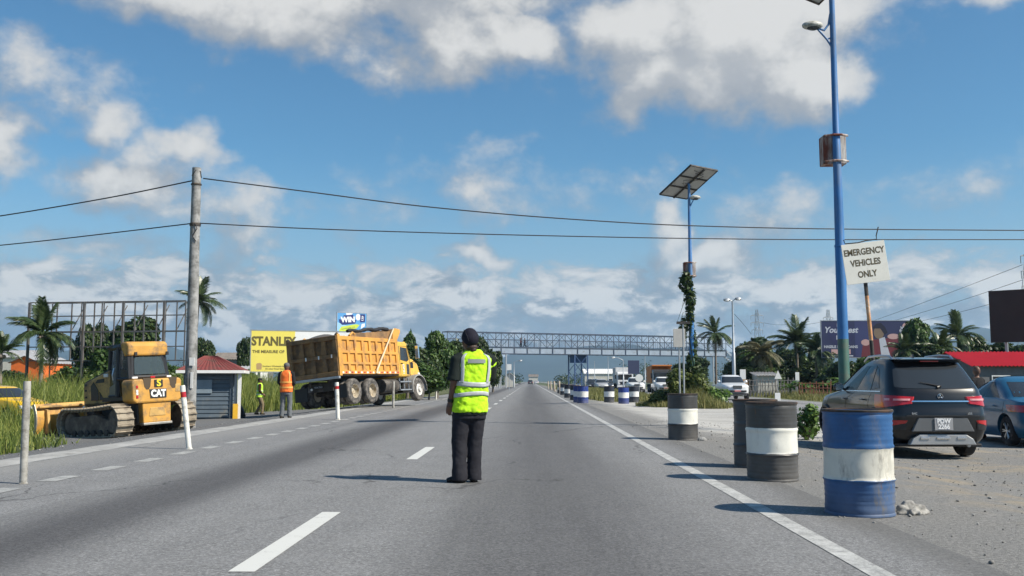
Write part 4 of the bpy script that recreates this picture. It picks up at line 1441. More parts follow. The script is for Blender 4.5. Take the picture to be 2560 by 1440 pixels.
def cloth(name, col, rough=.9, var=.12, bump=.25, bscale=9):
    if name not in CLOTH:
        CLOTH[name] = pbr(name, col, rough, var=var, scale=5, bump=bump, bscale=bscale, spec=.2)
    return CLOTH[name]


def capsule(mb, a, b, ra, rb, flat=1.0, n=5):
    a, b = Vector(a), Vector(b)
    pts = [a.lerp(b, i / (n - 1)) for i in range(n)]
    mb.tube(pts, [ra + (rb - ra) * i / (n - 1) for i in range(n)], 12, flat=flat)
    mb.ball(a, (ra, ra, ra * 1.0), 10, 7)
    mb.ball(b, (rb, rb, rb), 10, 7)


def finger(mb, base, d, L, r, curl, side):
    """short bent chain; d: direction, side: axis of the curl"""
    p = Vector(base); d = Vector(d).normalized()
    pts = [p]; rads = [r]
    for k, f in enumerate((.45, .32, .23)):
        d = Quaternion(side, curl * (.6 + .4 * k)) @ d
        p = p + d * L * f
        pts.append(p); rads.append(r * (1 - .13 * (k + 1)))
    mb.tube(pts, rads, 6)
    mb.ball(pts[-1], rads[-1], 6, 5)


def hand(mb, wrist, d, palm_n, L=.185, curl=.35, spread=.1):
    """palm and five fingers. d: towards the fingertips, palm_n: normal of the palm (towards the curl), thumb on d x palm_n side"""
    d = Vector(d).normalized(); n = Vector(palm_n); n = (n - d * n.dot(d)).normalized()
    sd = d.cross(n)
    w = Vector(wrist)
    mb.ball(w + d * .05, (.04, .04, .04), 8, 6)
    for k in range(4):
        o = (k - 1.5) * .021
        capsule(mb, w + sd * o * .6, w + d * .088 + sd * o, .016, .0125, n=3)
    for k, ln in enumerate((.066, .074, .070, .055)):
        o = (1.5 - k) * .021
        dd = (d + sd * (1.5 - k) * spread * .3).normalized()
        finger(mb, w + d * .09 + sd * o, dd, ln, .0095, curl, sd * -1 if False else n.cross(d) * -1)
    finger(mb, w + d * .03 + sd * .032, (d * .75 + sd * .65 + n * .2), .062, .011, curl * .5, n.cross(d) * -1)


class Torso:
    """elliptical rings for clothes: (z, cx, cy, rx, ry)"""
    def __init__(s, rings):
        s.r = rings
        s.z = [q[0] for q in rings]

    def par(s, z):
        return [pchip(s.z, [q[k] for q in s.r], z) for k in range(1, 5)]

    def pt(s, th, z, off=0.0):
        cx, cy, rx, ry = s.par(z)
        c, sn = math.cos(th), math.sin(th)
        e = .82
        x = math.copysign(abs(c) ** e, c) * (rx + off); y = math.copysign(abs(sn) ** e, sn) * (ry + off)
        return Vector((cx + x, cy + y, z))

    def tube(s, mb, z0, z1, off=0, n=18, seg=28):
        rows = [[s.pt(2 * math.pi * k / seg, z0 + (z1 - z0) * i / n, off) for k in range(seg)] for i in range(n + 1)]
        mb.grid(rows, closed_u=True)
        b = len(mb.v) - len(rows) * seg
        mb.f.append([b + k for k in range(seg)][::-1]); mb.mi.append(0)
        e = len(mb.v) - seg
        mb.f.append([e + k for k in range(seg)]); mb.mi.append(0)

    def band(s, mb, th0, th1, z0, z1, off=.006, nt=24, nz=4, thick=.004, tilt=0.0):
        rows = []
        for i in range(nz + 1):
            row = []
            for k in range(nt + 1):
                t = k / nt
                th = th0 + (th1 - th0) * t
                z = z0 + (z1 - z0) * i / nz + tilt * math.sin(th * 2 + 1)
                row.append(s.pt(th, z, off))
            rows.append(row)
        mb.grid(rows)


def warden():
    x0 = -.64
    root = thing('person', 'person seen from behind in lime vest and black trousers standing in the lane', 'person', (x0, 10.9, .006), R(18))
    lime = pbr('lime_vest', (.46, .80, .02), .8, var=.14, scale=6, bump=.9, bscale=7, spec=.2)
    lime.node_tree.nodes['Principled BSDF'].inputs['Sheen Weight'].default_value = .1
    silver = pbr('reflective_tape', (.42, .44, .45), .45, var=.22, scale=11)
    blackc = cloth('black_trouser_cloth', (.022, .022, .028))
    shirtc = cloth('dark_green_shirt', (.016, .022, .020))
    # -------- body: one continuous skin, head to foot
    b = MB()
    hz = 1.60
    b.ball((-.045, .01, 1.575), (.078, .098, .115), 16, 12)
    b.ball((-.055, .055, 1.535), (.058, .06, .075), 12, 9)
    b.ball((-.06, .118, 1.555), (.014, .018, .022), 8, 6)          # nose
    for s in (-1, 1):
        b.ball((-.045 + s * .080, .0, 1.565), (.012, .024, .034), 8, 6)   # ears
        b.ball((-.06 + s * .03, .098, 1.585), (.014, .010, .010), 8, 6)   # brows and eyes
    b.ball((-.06, .108, 1.51), (.026, .012, .010), 8, 6)           # mouth
    capsule(b, (-.03, -.01, 1.50), (-.01, -.01, 1.40), .056, .066)
    T0 = Torso([(.80, -.05, 0, .16, .11), (.95, -.04, 0, .165, .115), (1.1, -.02, 0, .16, .11), (1.25, 0, 0, .175, .115), (1.36, 0, 0, .18, .105), (1.42, -.005, 0, .13, .085), (1.46, -.01, 0, .07, .065)])
    T0.tube(b, .80, 1.46)
    legs = [((-.125, .0, .86), (-.155, .02, .47), (-.165, -.02, .09)), ((.035, .0, .86), (.025, .03, .47), (.010, .01, .09))]
    for h, k, a in legs:
        capsule(b, h, k, .085, .06); capsule(b, k, a, .058, .04)
    # left arm hangs, a little away from the side; right arm bent up in front of the chest
    sl, el, wl = Vector((-.185, -.01, 1.37)), Vector((-.235, -.03, 1.115)), Vector((-.262, .03, .885))
    capsule(b, sl, el, .055, .046); capsule(b, el, wl, .043, .028)
    hand(b, wl, (-.12, .12, -1), (.6, .6, 0), curl=.32)
    sr, er, wr = Vector((.185, -.0, 1.37)), Vector((.222, .10, 1.17)), Vector((.06, .23, 1.32))
    capsule(b, sr, er, .055, .046); capsule(b, er, wr, .043, .029)
    hand(b, wr, (-.6, .1, .75), (-.5, -.5, -.2), curl=.5)
    body = fuse(b, 'body', SKIN, root, .0075, 4)
    # -------- clothes
    t = MB()
    TP = Torso([(.70, -.05, 0, .19, .125), (.80, -.045, 0, .19, .13), (.95, -.035, 0, .175, .122), (1.02, -.03, 0, .17, .12)])
    TP.tube(t, .70, .98)
    for (h, k, a), w in zip(legs, (1, .98)):
        h, k, a = Vector(h), Vector(k), Vector(a)
        t.tube([h + Vector((0, 0, -.0)), h.lerp(k, .5), k, k.lerp(a, .55), Vector((a.x, a.y - .01, .05)), Vector((a.x, a.y - .01, .025))], [.112 * w, .105 * w, .088 * w, .082 * w, .088 * w, .088 * w], 16)
    fuse(t, 'trousers', blackc, root, .009, 6, (.024, .12))
    sh = MB()
    TS = Torso([(.745, -.045, 0, .195, .135), (.82, -.043, 0, .192, .135), (1.0, -.03, 0, .182, .13), (1.15, -.01, 0, .185, .13), (1.30, 0, 0, .195, .125), (1.38, 0, 0, .18, .115), (1.435, -.005, 0, .12, .09), (1.465, -.01, -.005, .075, .07)])
    TS.tube(sh, .745, 1.465)
    sl2 = sl + Vector((-.005, 0, -.01))
    sh.tube([sl + Vector((.06, 0, .02)), sl2, sl.lerp(el, .5), sl.lerp(el, .93), sl.lerp(el, .97)], [.075, .084, .082, .085, .083], 16)
    sh.tube([sr + Vector((-.06, 0, .02)), sr, sr.lerp(er, .6), er], [.075, .084, .08, .075], 16)
    sh.ball(er, .07)
    fuse(sh, 'shirt', shirtc, root, .011, 5, (.012, .07))
    v = MB()
    TV = Torso([(.775, -.040, 0, .205, .150), (.80, -.040, 0, .205, .150), (.88, -.038, 0, .200, .147), (.96, -.032, 0, .194, .143), (1.02, -.028, 0, .193, .143), (1.10, -.018, 0, .194, .143), (1.2, -.006, 0, .199, .142), (1.30, .0, 0, .206, .138), (1.37, .0, 0, .205, .132), (1.41, -.002, 0, .178, .120), (1.44, -.006, 0, .125, .10), (1.475, -.01, -.004, .086, .08)])
    TV.tube(v, .775, 1.475, 0, 40, 44)
    # cap of cloth standing off the right shoulder over the bent arm
    v.tube([(.12, -.01, 1.39), (.17, .01, 1.36), (.198, .03, 1.30)], [.055, .082, .086], 14)
    vest = fuse(v, 'vest', lime, root, .009, 2, (.030, .06))
    # reflective tape: two belts, two braces over the back, grey name panel
    tp = MB()
    for (z, h, tl) in ((1.065, .055, .010), (.955, .045, -.012)):
        TV.band(tp, 0, 2 * math.pi, z, z + h, .009, 60, 3, tilt=tl)
    pi = math.pi
    for th in (1.26 * pi, 1.74 * pi):
        TV.band(tp, th - .13, th + .13, 1.10, 1.435, .009, 4, 16)
    tb = tp.build('reflective_band', silver, root, smooth=True)
    sm = tb.modifiers.new('s', 'SOLIDIFY'); sm.thickness = .003
    pn = MB(); TV.band(pn, 1.37 * pi, 1.63 * pi, 1.325, 1.37, .012, 8, 3)
    pn.build('name_panel', pbr('grey_name_panel', (.22, .24, .235), .5, var=.1), root, smooth=True)
    # shoes
    for (h, k, a), yaw in zip(legs, (.9, -.15)):
        m = MB()
        m.ball((0, -.045, .045), (.042, .055, .045), 12, 8); m.ball((0, .05, .036), (.045, .09, .036), 12, 8); m.ball((0, .10, .03), (.044, .06, .03), 12, 8)
        m.box((0, .035, .012), (.075, .21, .024))
        o = fuse(m, 'shoe', cloth('black_leather', (.012, .012, .013), .45, bump=.05), root, .008, 3)
        o.location = (a[0], a[1] - .0, 0); o.rotation_euler = (0, 0, yaw)
    # cap with a bun of cloth at the back and a seam, hair at the nape, watch
    c = MB()
    c.ball((-.045, .0, 1.62), (.094, .112, .108), 20, 14)
    c.ball((-.040, -.045, 1.595), (.088, .08, .085), 16, 12)
    cap = fuse(c, 'cap', cloth('navy_cap', (.014, .014, .024), .85), root, .008, 3)
    MB().tube([(-.10, .06, 1.705), (-.115, -.03, 1.695), (-.105, -.10, 1.63), (-.085, -.115, 1.57)], .005, 5).build('cap_seam', cloth('black_trouser_cloth', 0), cap)
    h = MB().ball((-.03, -.055, 1.505), (.065, .045, .04), 12, 8).ball((-.02, -.07, 1.475), (.04, .03, .035), 10, 7)
    h.build('hair', pbr('dark_brown_hair', (.035, .018, .012), .6, var=.3, scale=20, bump=.5, bscale=60), root, smooth=True)
    d = (wl - el).normalized()
    MB().tube([wl - d * .045, wl - d * .01], .036, 14).build('wristwatch', MT['black'], root, smooth=40)
    return root


def worker(name_label, loc, rz, vestcol, trousers, shirt, hat, lean=0.0, stride=.0, backpack=False, bands=True):
    root = thing('person', name_label, 'person', loc, rz)
    b = MB()
    b.ball((0, .0, 1.575), (.078, .098, .115), 14, 10); b.ball((0, .05, 1.53), (.056, .056, .07), 10, 8); b.ball((0, .11, 1.555), (.013, .016, .02), 6, 5)
    for s in (-1, 1):
        b.ball((s * .08, 0, 1.565), (.012, .022, .03), 6, 5)
    capsule(b, (0, -.01, 1.5), (0, -.01, 1.4), .055, .065)
    T0 = Torso([(.80, 0, 0, .15, .10), (1.1, 0, 0, .15, .10), (1.3, 0, 0, .175, .11), (1.42, 0, 0, .12, .085), (1.46, 0, 0, .07, .06)])
    T0.tube(b, .8, 1.46)
    legs = [((-.09, 0, .86), (-.11, .03 + stride * .4, .47), (-.12, -.02 - stride, .09)), ((.09, 0, .86), (.11, .03 + stride, .47), (.12, .0 + stride, .09))]
    for h, k, a in legs:
        capsule(b, h, k, .085, .06); capsule(b, k, a, .058, .04)
    arms = []
    for s in (-1, 1):
        sh_, el, wr = Vector((s * .19, 0, 1.37)), Vector((s * .235, .0, 1.1)), Vector((s * .17, .16, .95))
        capsule(b, sh_, el, .052, .045); capsule(b, el, wr, .042, .028)
        hand(b, wr, (-s * .2, .5, -.6), (-s, 0, 0), curl=.4)
        arms.append((sh_, el, wr))
    fuse(b, 'body', SKIN, root, .011, 3)
    t = MB()
    Torso([(.70, 0, 0, .165, .12), (.85, 0, 0, .165, .12), (1.0, 0, 0, .155, .115)]).tube(t, .72, .98)
    for h, k, a in legs:
        h, k, a = Vector(h), Vector(k), Vector(a)
        t.tube([h, h.lerp(k, .5), k, k.lerp(a, .5), a, Vector((a.x, a.y, .05))], [.098, .092, .078, .074, .075, .075], 12)
    fuse(t, 'trousers', trousers, root, .014, 4, (.02, .1))
    sh = MB()
    for s_, e_, w_ in arms:
        sh.tube([s_ + Vector((-s_.x * .3, 0, .02)), s_, s_.lerp(e_, .5), e_, e_.lerp(w_, .5)], [.07, .075, .068, .06, .05], 12)
    Torso([(.8, 0, 0, .17, .12), (1.1, 0, 0, .17, .12), (1.3, 0, 0, .185, .12), (1.43, 0, 0, .11, .085), (1.47, 0, 0, .07, .065)]).tube(sh, .8, 1.47)
    fuse(sh, 'shirt', shirt, root, .014, 4)
    TV = Torso([(.80, 0, 0, .195, .15), (.95, 0, 0, .188, .145), (1.1, 0, 0, .185, .142), (1.3, 0, 0, .195, .14), (1.38, 0, 0, .18, .125), (1.435, 0, 0, .12, .10), (1.475, 0, 0, .085, .08)])
    v = MB(); TV.tube(v, .80, 1.475, 0, 30, 36)
    fuse(v, 'vest', vestcol, root, .014, 3, (.018, .09))
    if bands:
        tp = MB()
        for z in (1.08, .92):
            TV.band(tp, 0, 2 * math.pi, z, z + .05, .010, 40, 2)
        for th in (1.28 * math.pi, 1.72 * math.pi):
            TV.band(tp, th - .13, th + .13, 1.1, 1.43, .010, 4, 12)
        tp.build('reflective_band', bands if not isinstance(bands, bool) else MT['galv'], root, smooth=True)
    c = MB().ball((0, -.005, 1.625), (.092, .108, .085), 16, 10)
    if hat == 'cap':
        c.ball((0, .13, 1.615), (.07, .08, .012), 12, 6)
    fuse(c, 'hat', cloth('grey_hat', (.12, .12, .12)) if hat != 'cap' else cloth('dark_cap', (.02, .022, .02)), root, .01, 2)
    for h, k, a in legs:
        m = MB().ball((0, -.04, .045), (.045, .06, .05), 10, 7).ball((0, .06, .038), (.047, .09, .04), 10, 7).box((0, .03, .012), (.08, .22, .024))
        o = fuse(m, 'boot', cloth('dark_boot', (.03, .025, .02), .7), root, .011, 2)
        o.location = (a[0], a[1], 0)
    return root


def far_person(label, loc, rz, shirt, group=None, trousers=(.02, .02, .03)):
    root = thing('person', label, 'person', loc, rz, group)
    b = MB()
    b.ball((0, 0, 1.6), (.08, .1, .12), 10, 8)
    capsule(b, (0, 0, 1.5), (0, 0, 1.4), .055, .06, n=3)
    for s in (-1, 1):
        capsule(b, (s * .18, 0, 1.38), (s * .23, .02, 1.1), .05, .042, n=3); capsule(b, (s * .23, .02, 1.1), (s * .22, .12, .87), .04, .03, n=3)
        b.ball((s * .22, .13, .8), (.03, .04, .07), 8, 6)
        capsule(b, (s * .09, 0, .86), (s * .1, s * .1 + .03, .47), .08, .06, n=3); capsule(b, (s * .1, s * .1 + .03, .47), (s * .1, s * .18 - .03, .06), .055, .04, n=3)
        b.ball((s * .1, s * .18 + .02, .04), (.045, .11, .04), 8, 6)
    Torso([(.8, 0, 0, .15, .1), (1.1, 0, 0, .15, .1), (1.3, 0, 0, .17, .11), (1.44, 0, 0, .1, .08)]).tube(b, .8, 1.44, 0, 8, 14)
    fuse(b, 'body', SKIN, root, .02, 2)
    sh = MB(); Torso([(.82, 0, 0, .175, .125), (1.1, 0, 0, .17, .12), (1.3, 0, 0, .19, .125), (1.44, 0, 0, .11, .09)]).tube(sh, .82, 1.44, 0, 8, 14)
    for s in (-1, 1):
        sh.tube([(s * .12, 0, 1.4), (s * .19, 0, 1.37), (s * .225, .02, 1.14)], [.07, .075, .068], 10)
    fuse(sh, 'shirt', shirt, root, .02, 2)
    t = MB()
    for s in (-1, 1):
        t.tube([(s * .09, 0, .9), (s * .1, s * .1 + .03, .47), (s * .1, s * .18 - .03, .1)], [.1, .08, .07], 10)
    fuse(t, 'trousers', cloth('far_trousers', trousers), root, .02, 2)
    return root
# ------------------------------------------------------------------ drums, marker posts, poles, wires, signs
def drum_paint(name, ends, mid, grime, z1=.315, z2=.60, amt=.3):
    """paint in three bands by height, scuffed"""
    m, T, bs = new_mat(name)
    tc = T.n('ShaderNodeTexCoord')
    v = tc.outputs['Object']
    sp = T.n('ShaderNodeSeparateXYZ'); T.link(v, sp.inputs[0])
    wz = T.math('ADD', sp.outputs[2], T.math('MULTIPLY', T.math('SUBTRACT', T.noise(v, 7, 3), .5), .018))
    f = T.math('MULTIPLY', T.math('GREATER_THAN', wz, z1), T.math('LESS_THAN', wz, z2))
    n = T.noise(v, 3.5, 6, .65)
    e = T.ramp(n, [(.3, tuple(c * .72 for c in ends)), (.7, tuple(min(1, c * 1.2) for c in ends))])
    w = T.ramp(n, [(.25, tuple(c * .82 for c in mid)), (.6, mid)])
    c = T.mix(f, e, w)
    mp = T.n('ShaderNodeMapping'); mp.inputs['Scale'].default_value = (1, 1, .35); T.link(v, mp.inputs[0])
    g = T.smooth(T.noise(mp.outputs[0], 5, 8, .75), .66 - amt * .3, .80 - amt * .2)
    low = T.smooth(sp.outputs[2], .34, .0)
    g = T.math('MINIMUM', 1.0, T.math('ADD', T.math('MULTIPLY', g, .8), T.math('MULTIPLY', T.math('MULTIPLY', low, n), .75)))
    c = T.mix(g, c, grime)
    mr = T.n('ShaderNodeMapping'); mr.inputs['Scale'].default_value = (1, 1, .12); T.link(v, mr.inputs[0])
    rust = T.math('MULTIPLY', T.smooth(T.noise(mr.outputs[0], 9, 6, .7), .60, .70), T.smooth(T.noise(v, 2.3, 3), .44, .62))
    c = T.mix(T.math('MULTIPLY', rust, .75), c, (.13, .06, .03))
    T.put(bs.inputs['Base Color'], c)
    T.put(bs.inputs['Roughness'], T.math('ADD', .45, T.math('MULTIPLY', g, .4)))
    b = T.n('ShaderNodeBump'); b.inputs['Strength'].default_value = .25; b.inputs['Distance'].default_value = .01
    T.put(b.inputs['Height'], T.noise(v, 9, 4, .6)); T.link(b.outputs[0], bs.inputs['Normal'])
    return m


P_BLUE = drum_paint('blue_and_white_drum_paint', (.022, .095, .25), (.66, .64, .56), (.15, .14, .125), .305, .565, .5)
P_BLUE2 = drum_paint('deep_blue_drum_paint', (.02, .05, .24), (.78, .77, .74), (.2, .19, .17))
P_DARK = drum_paint('charcoal_and_white_drum_paint', (.058, .058, .058), (.74, .73, .66), (.14, .13, .12))
P_NAVY = drum_paint('black_and_white_drum_paint', (.022, .028, .045), (.76, .76, .74), (.16, .15, .14))
P_ALLDARK = drum_paint('plain_dark_drum_paint', (.05, .053, .058), (.055, .058, .062), (.12, .11, .10))
M_RIM = pbr('rusty_rim', (.04, .038, .037), .7, .3, var=.4, scale=12, dirt=(.12, .07, .045), amt=.4, dscale=6)


def drum(loc, paint, label, rz=0.0, seed=0, group='oil drums marking the roadside', dents=(), seg=40, tilt=(0, 0)):
    root = thing('oil_drum', label, 'drum', loc, rz, group)
    root.rotation_euler = (tilt[0], tilt[1], rz)
    rg = random.Random(seed)
    H, r = .88, .286
    prof = [(r - .012, 0.0), (r + .004, .004), (r + .006, .018), (r - .002, .03)]
    zs = []
    n = 46
    for i in range(n + 1):
        z = .035 + (H - .07) * i / n
        rr = r
        for zc in (.30, .575):                      # rolling hoops
            rr += .013 * math.exp(-((z - zc) / .011) ** 2)
        for z0, z1 in ((.06, .26), (.64, .82)):     # fine corrugation of the end zones
            if z0 < z < z1:
                rr += .0035 * math.sin((z - z0) / (z1 - z0) * math.pi * 9)
        prof.append((rr, z))
    prof += [(r - .002, H - .03), (r + .006, H - .018), (r + .006, H - .002), (r - .006, H), (r - .01, H - .02), (r - .012, H - .03), (.002, H - .028)]

    def wob(an, z):
        d = 0
        for (a0, z0, ra, rz_, dep) in dents:
            da = (an - a0 + math.pi) % (2 * math.pi) - math.pi
            d -= dep * math.exp(-(da / ra) ** 2 - ((z - z0) / rz_) ** 2)
        d += .0025 * math.sin(3 * an + seed) + .0015 * math.sin(7 * an + 2 * z * 9 + seed)
        return d
    MB().lathe(prof, seg, 'Z', wob=wob).build('shell', paint, root, smooth=50)
    MB().lathe([(r - .004, H - .004), (r + .010, H - .010), (r + .012, H + .004), (r + .004, H + .012), (r - .006, H + .008), (r - .004, H - .004)], seg, 'Z', closed=True).build('rim', M_RIM, root, smooth=40)
    MB().tube([(r * .6, 0, H - .03), (r * .6, 0, H - .012)], .035, 12).build('bung', M_RIM, root)
    MB().b2((-.012, -.0, 0), (.012, .012, 1)).v
    sm = MB(); sm.tube([(-.11, -r - .003, .04), (-.11, -r - .003, .25)], .004, 5)
    sm.build('seam', paint, root).location = (.14, 0.03, 0)
    return root


def place_drums():
    p = at(2150, 1275, 8.42); p.z = zg(p.x, p.y)
    drum(p, P_BLUE, 'dented blue and white oil drum nearest the camera, in front of the black SUV', R(0), 1,
         dents=((-.72, .42, .13, .10, .042), (-1.02, .46, .06, .12, .014), (-.86, .36, .16, .035, .020), (-.45, .52, .12, .05, .020), (-2.3, .74, .3, .1, .010), (-1.7, .12, .4, .08, .010), (-2.0, .5, .2, .08, .008)), seg=84)
    q = at(1932, 1180, 11.25); q.z = zg(q.x, q.y)
    drum(q, P_DARK, 'charcoal and white oil drum with a torn sticker, second from the camera', R(40), 2, dents=((-2.05, .47, .14, .09, .012), (-2.3, .5, .1, .05, .009)))
    MB().b2((0, 0, 0), (.10, .012, .20)).build('torn_sticker', MT['white'], bpy.data.objects[[o.name for o in COL.objects if o.name.startswith('oil_drum')][-1]]).matrix_local = Matrix.Translation((0, 0, .64)) @ Matrix.Rotation(R(-90 + 18), 4, 'Z') @ Matrix.Translation((-.05, .272, 0))
    q = at(1890, 1148, 12.9); q.z = zg(q.x, q.y)
    drum(q, P_ALLDARK, 'plain dark oil drum half hidden behind the charcoal and white one', R(10), 3, dents=((2.4, .3, .25, .12, .03), (2.9, .62, .3, .12, .02)))
    q = at(1708, 1095, 18.9); q.z = zg(q.x, q.y)
    drum(q, P_DARK, 'charcoal and white oil drum standing alone before the grassy island', R(80), 4, dents=((-1.4, .48, .12, .06, .008),))
    far = [(1523, 997, 53.5, P_NAVY, 'black and white drum between the blue group and the lone pair'),
           (1559, 1000, 52.0, P_BLUE2, 'deep blue and white drum at the foot of the grassy island'),
           (1585, 996, 55.0, P_NAVY, 'black and white drum touching the deep blue one by the grassy island'),
           (1457, 995, 50.0, P_BLUE2, 'large blue and white drum at the near right of the roadside cluster'),
           (1447, 994, 51.5, P_BLUE2, 'blue and white drum left in the roadside cluster, overlapped by its neighbour'),
           (1437, 988, 58.0, P_NAVY, 'dark drum behind the blue pair in the roadside cluster'),
           (1421, 984, 66.0, P_NAVY, 'dark and white drum in the middle of the roadside row'),
           (1427, 982, 72.0, P_BLUE2, 'blue drum deep in the roadside row'),
           (1409, 978, 80.0, P_NAVY, 'dark drum at the far end of the roadside row'),
           (1401, 975, 90.0, P_NAVY, 'farthest dark drum beside the pale marker posts')]
    for i, (px, py, Y, m, lb) in enumerate(far):
        q = at(px, py, Y); q.z = zg(q.x, q.y)
        drum(q, m, lb, i * 1.3, 10 + i, seg=24)
    # pale square sheet on one drum and a stick in another
    return


place_drums()

M_POST = pbr('white_marker_post', (.68, .67, .62), .6, var=.1, scale=4, dirt=(.25, .23, .2), amt=.35, dscale=5)
M_POSTD = pbr('weathered_marker_post', (.36, .35, .32), .75, var=.25, scale=9, dirt=(.15, .14, .12), amt=.45, dscale=6)
M_WOODP = pbr('pale_timber_post', (.45, .38, .3), .8, var=.25, scale=6, dirt=(.2, .15, .11), amt=.4)


def marker(px, py, Y, h, lean, label, mat, r=.042, red=True, group='roadside marker posts', leany=0.0):
    p = at(px, py, Y); p.z = zg(p.x, p.y)
    root = thing('marker_post', label, 'post', p, 0, group)
    root.rotation_euler = (leany, lean, 0)
    MB().lathe([(r, -.05), (r, h - .02), (r * .92, h), (.001, h)], 14).build('tube', mat, root, smooth=40)
    if red:
        MB().lathe([(r + .0015, h - .20), (r + .0015, h - .11)], 14, closed=True).build('reflector_band', MT['red_lamp'], root, smooth=40)
    MB().lathe([(r * 1.25, 0), (r * 1.25, .012), (r, .02)], 14, closed=True).build('collar', mat, root)
    return root


ORD = ['nearest', 'second nearest', 'third nearest', 'fourth nearest', 'fifth nearest', 'sixth nearest', 'seventh nearest', 'eighth nearest', 'ninth nearest', 'tenth nearest', 'farthest']


def yof(py):
    return 1.13 * 2400 / (py - 953)


marker(58, 1208, yof(1208), 1.13, R(-.5), 'tall grimy grey marker post at the left edge, nearest the camera', M_POSTD, .040, False)
marker(473, 1122, yof(1122), 1.07, R(-8), 'leaning white marker post with a red band in front of the bulldozer', M_POST, .044)
marker(845, 1049, yof(1049), 1.10, R(-3), 'white marker post with red top in front of the truck tailgate', M_POST, .06)
marker(983, 1020, yof(1020), 1.12, R(0), 'grey marker post in front of the truck fuel tank', M_POSTD, .055, False)
marker(1090, 999, yof(999), 1.0, R(1), 'white marker post right of the truck front wheel', M_POST, .05, False)
marker(1132, 990, yof(990), 1.0, R(0), 'white marker post beside the arm of the person in the lane', M_POST, .05, False)
for i in range(11):
    Y = 84 + 11.5 * i
    p = (-6.6 - .02 * i, Y)
    px = 1325 + p[0] / Y * 2400
    marker(px, 953 + 1.13 * 2400 / Y, Y, 1.05, R(-3 + (i * 37 % 7)), 'small white marker post, %s of the far left roadside row' % ORD[i], M_POST, .075 if i % 3 else .12, False, 'far left roadside marker posts')
for i in range(7):
    Y = 88 + 9.5 * i
    x = 2.75 + .12 * (i % 2)
    px = 1325 + x / Y * 2400
    marker(px, 953 + 1.13 * 2400 / Y, Y, 1.15, R(-4 + (i * 23 % 9)), 'pale timber post, %s of the far right roadside row' % ORD[i], M_WOODP, .09, False, 'far right roadside timber posts')

# ---- concrete utility pole with its two cables
POLE_Y = 30.0
pb, pt_ = at(474, 1052, POLE_Y), at(492, 420, POLE_Y)
pb.z = zg(pb.x, pb.y) - .1
up = thing('utility_pole', 'tall round concrete utility pole behind the bulldozer', 'utility pole', (pb.x, pb.y, pb.z + .1))
H = pt_.z - pb.z - .1
ln = pt_.x - pb.x
MB().tube([(0, 0, -.1), (ln * .25, 0, H * .25), (ln * .5, 0, H * .5), (ln * .75, 0, H * .75), (ln, 0, H)], [.185, .175, .165, .15, .138], 20).build('shaft', MT['concrete'], up, smooth=40)
for zf, rr in ((.935, .155), (.775, .16), (.78, .165)):
    MB().lathe([(rr, -.03), (rr + .012, -.02), (rr + .012, .02), (rr, .03)], 18, closed=True).build('clamp', MT['dark_steel'], up, smooth=40).location = (ln * zf, 0, H * zf)
MB().b2((.0, -.20, 1.95), (.16, -.175, 2.2)).build('notice', MT['white'], up)
MB().b2((.05, -.195, 1.25), (.13, -.17, 1.75)).build('white_patch', MT['white'], up)
MB().tube([(ln + .16, 0, H - .32), (ln + .14, -.05, H - .12), (ln + .02, -.13, H - .1), (ln - .1, -.14, H - .28)], .014, 6).build('jumper_wire', MT['black'], up)
MB().tube([(ln * .78 + .05, -.17, H * .78), (ln * .78 + .12, -.16, H * .76), (ln * .76 - .02, -.17, H * .73), (ln * .75 + .1, -.16, H * .71)], .014, 6).build('wire_loop', MT['black'], up)
M_WIRE = pbr('black_cable', (.03, .032, .035), .6)


def cable(name, label, pts, Y0, Y1, r, group=None):
    """cable through sighted points; depth runs evenly from Y0 to Y1"""
    n = len(pts) - 1
    # resample smoothly
    xs = [p[0] for p in pts]; ys = [p[1] for p in pts]
    out = []
    N = 40
    for i in range(N + 1):
        t = i / N
        x = xs[0] + (xs[-1] - xs[0]) * t
        if xs[0] < xs[-1]:
            y = pchip(xs, ys, x)
        else:
            y = pchip(xs[::-1], ys[::-1], x)
        out.append(at(x, y, Y0 + (Y1 - Y0) * t))
    o = MB().tube(out, r, 6).build(name, M_WIRE, None, smooth=True)
    tag(o, label, 'cable', group)
    return o


cable('cable', 'upper black cable running right from the utility pole across the road', [(508, 446), (760, 478), (1050, 515), (1400, 546), (1720, 564), (2060, 572), (2700, 577)], 30, 36, .021)
cable('cable', 'lower black cable running right from the utility pole across the road', [(500, 558), (760, 571), (1050, 581), (1400, 590), (1720, 596), (2060, 599), (2700, 599)], 30, 36, .019)
cable('cable', 'upper black cable running left from the utility pole', [(480, 452), (300, 489), (100, 524), (-150, 563)], 30, 33, .021)
cable('cable', 'lower black cable running left from the utility pole', [(476, 559), (300, 580), (100, 603), (-150, 628)], 30, 33, .019)

# ---- solar street lights on blue poles
M_BLUEP = pbr('blue_pole_paint', (.035, .16, .40), .5, var=.14, scale=2.5, dirt=(.13, .19, .27), amt=.35, dscale=2, streak=True)
M_GREENP = pbr('green_pole_paint', (.045, .12, .095), .5, var=.15, scale=3, dirt=(.12, .13, .1), amt=.3)
M_RUSTBOX = pbr('rusty_white_box', (.70, .68, .62), .7, var=.1, dirt=(.15, .04, .02), amt=.78, dscale=3.6, streak=True)
M_PANELBACK = pbr('panel_back', (.42, .42, .42), .6, var=.08, dirt=(.28, .27, .25), amt=.2)
M_CELL = pbr('solar_cells', (.012, .018, .05), .15, var=.2, coat=.5)


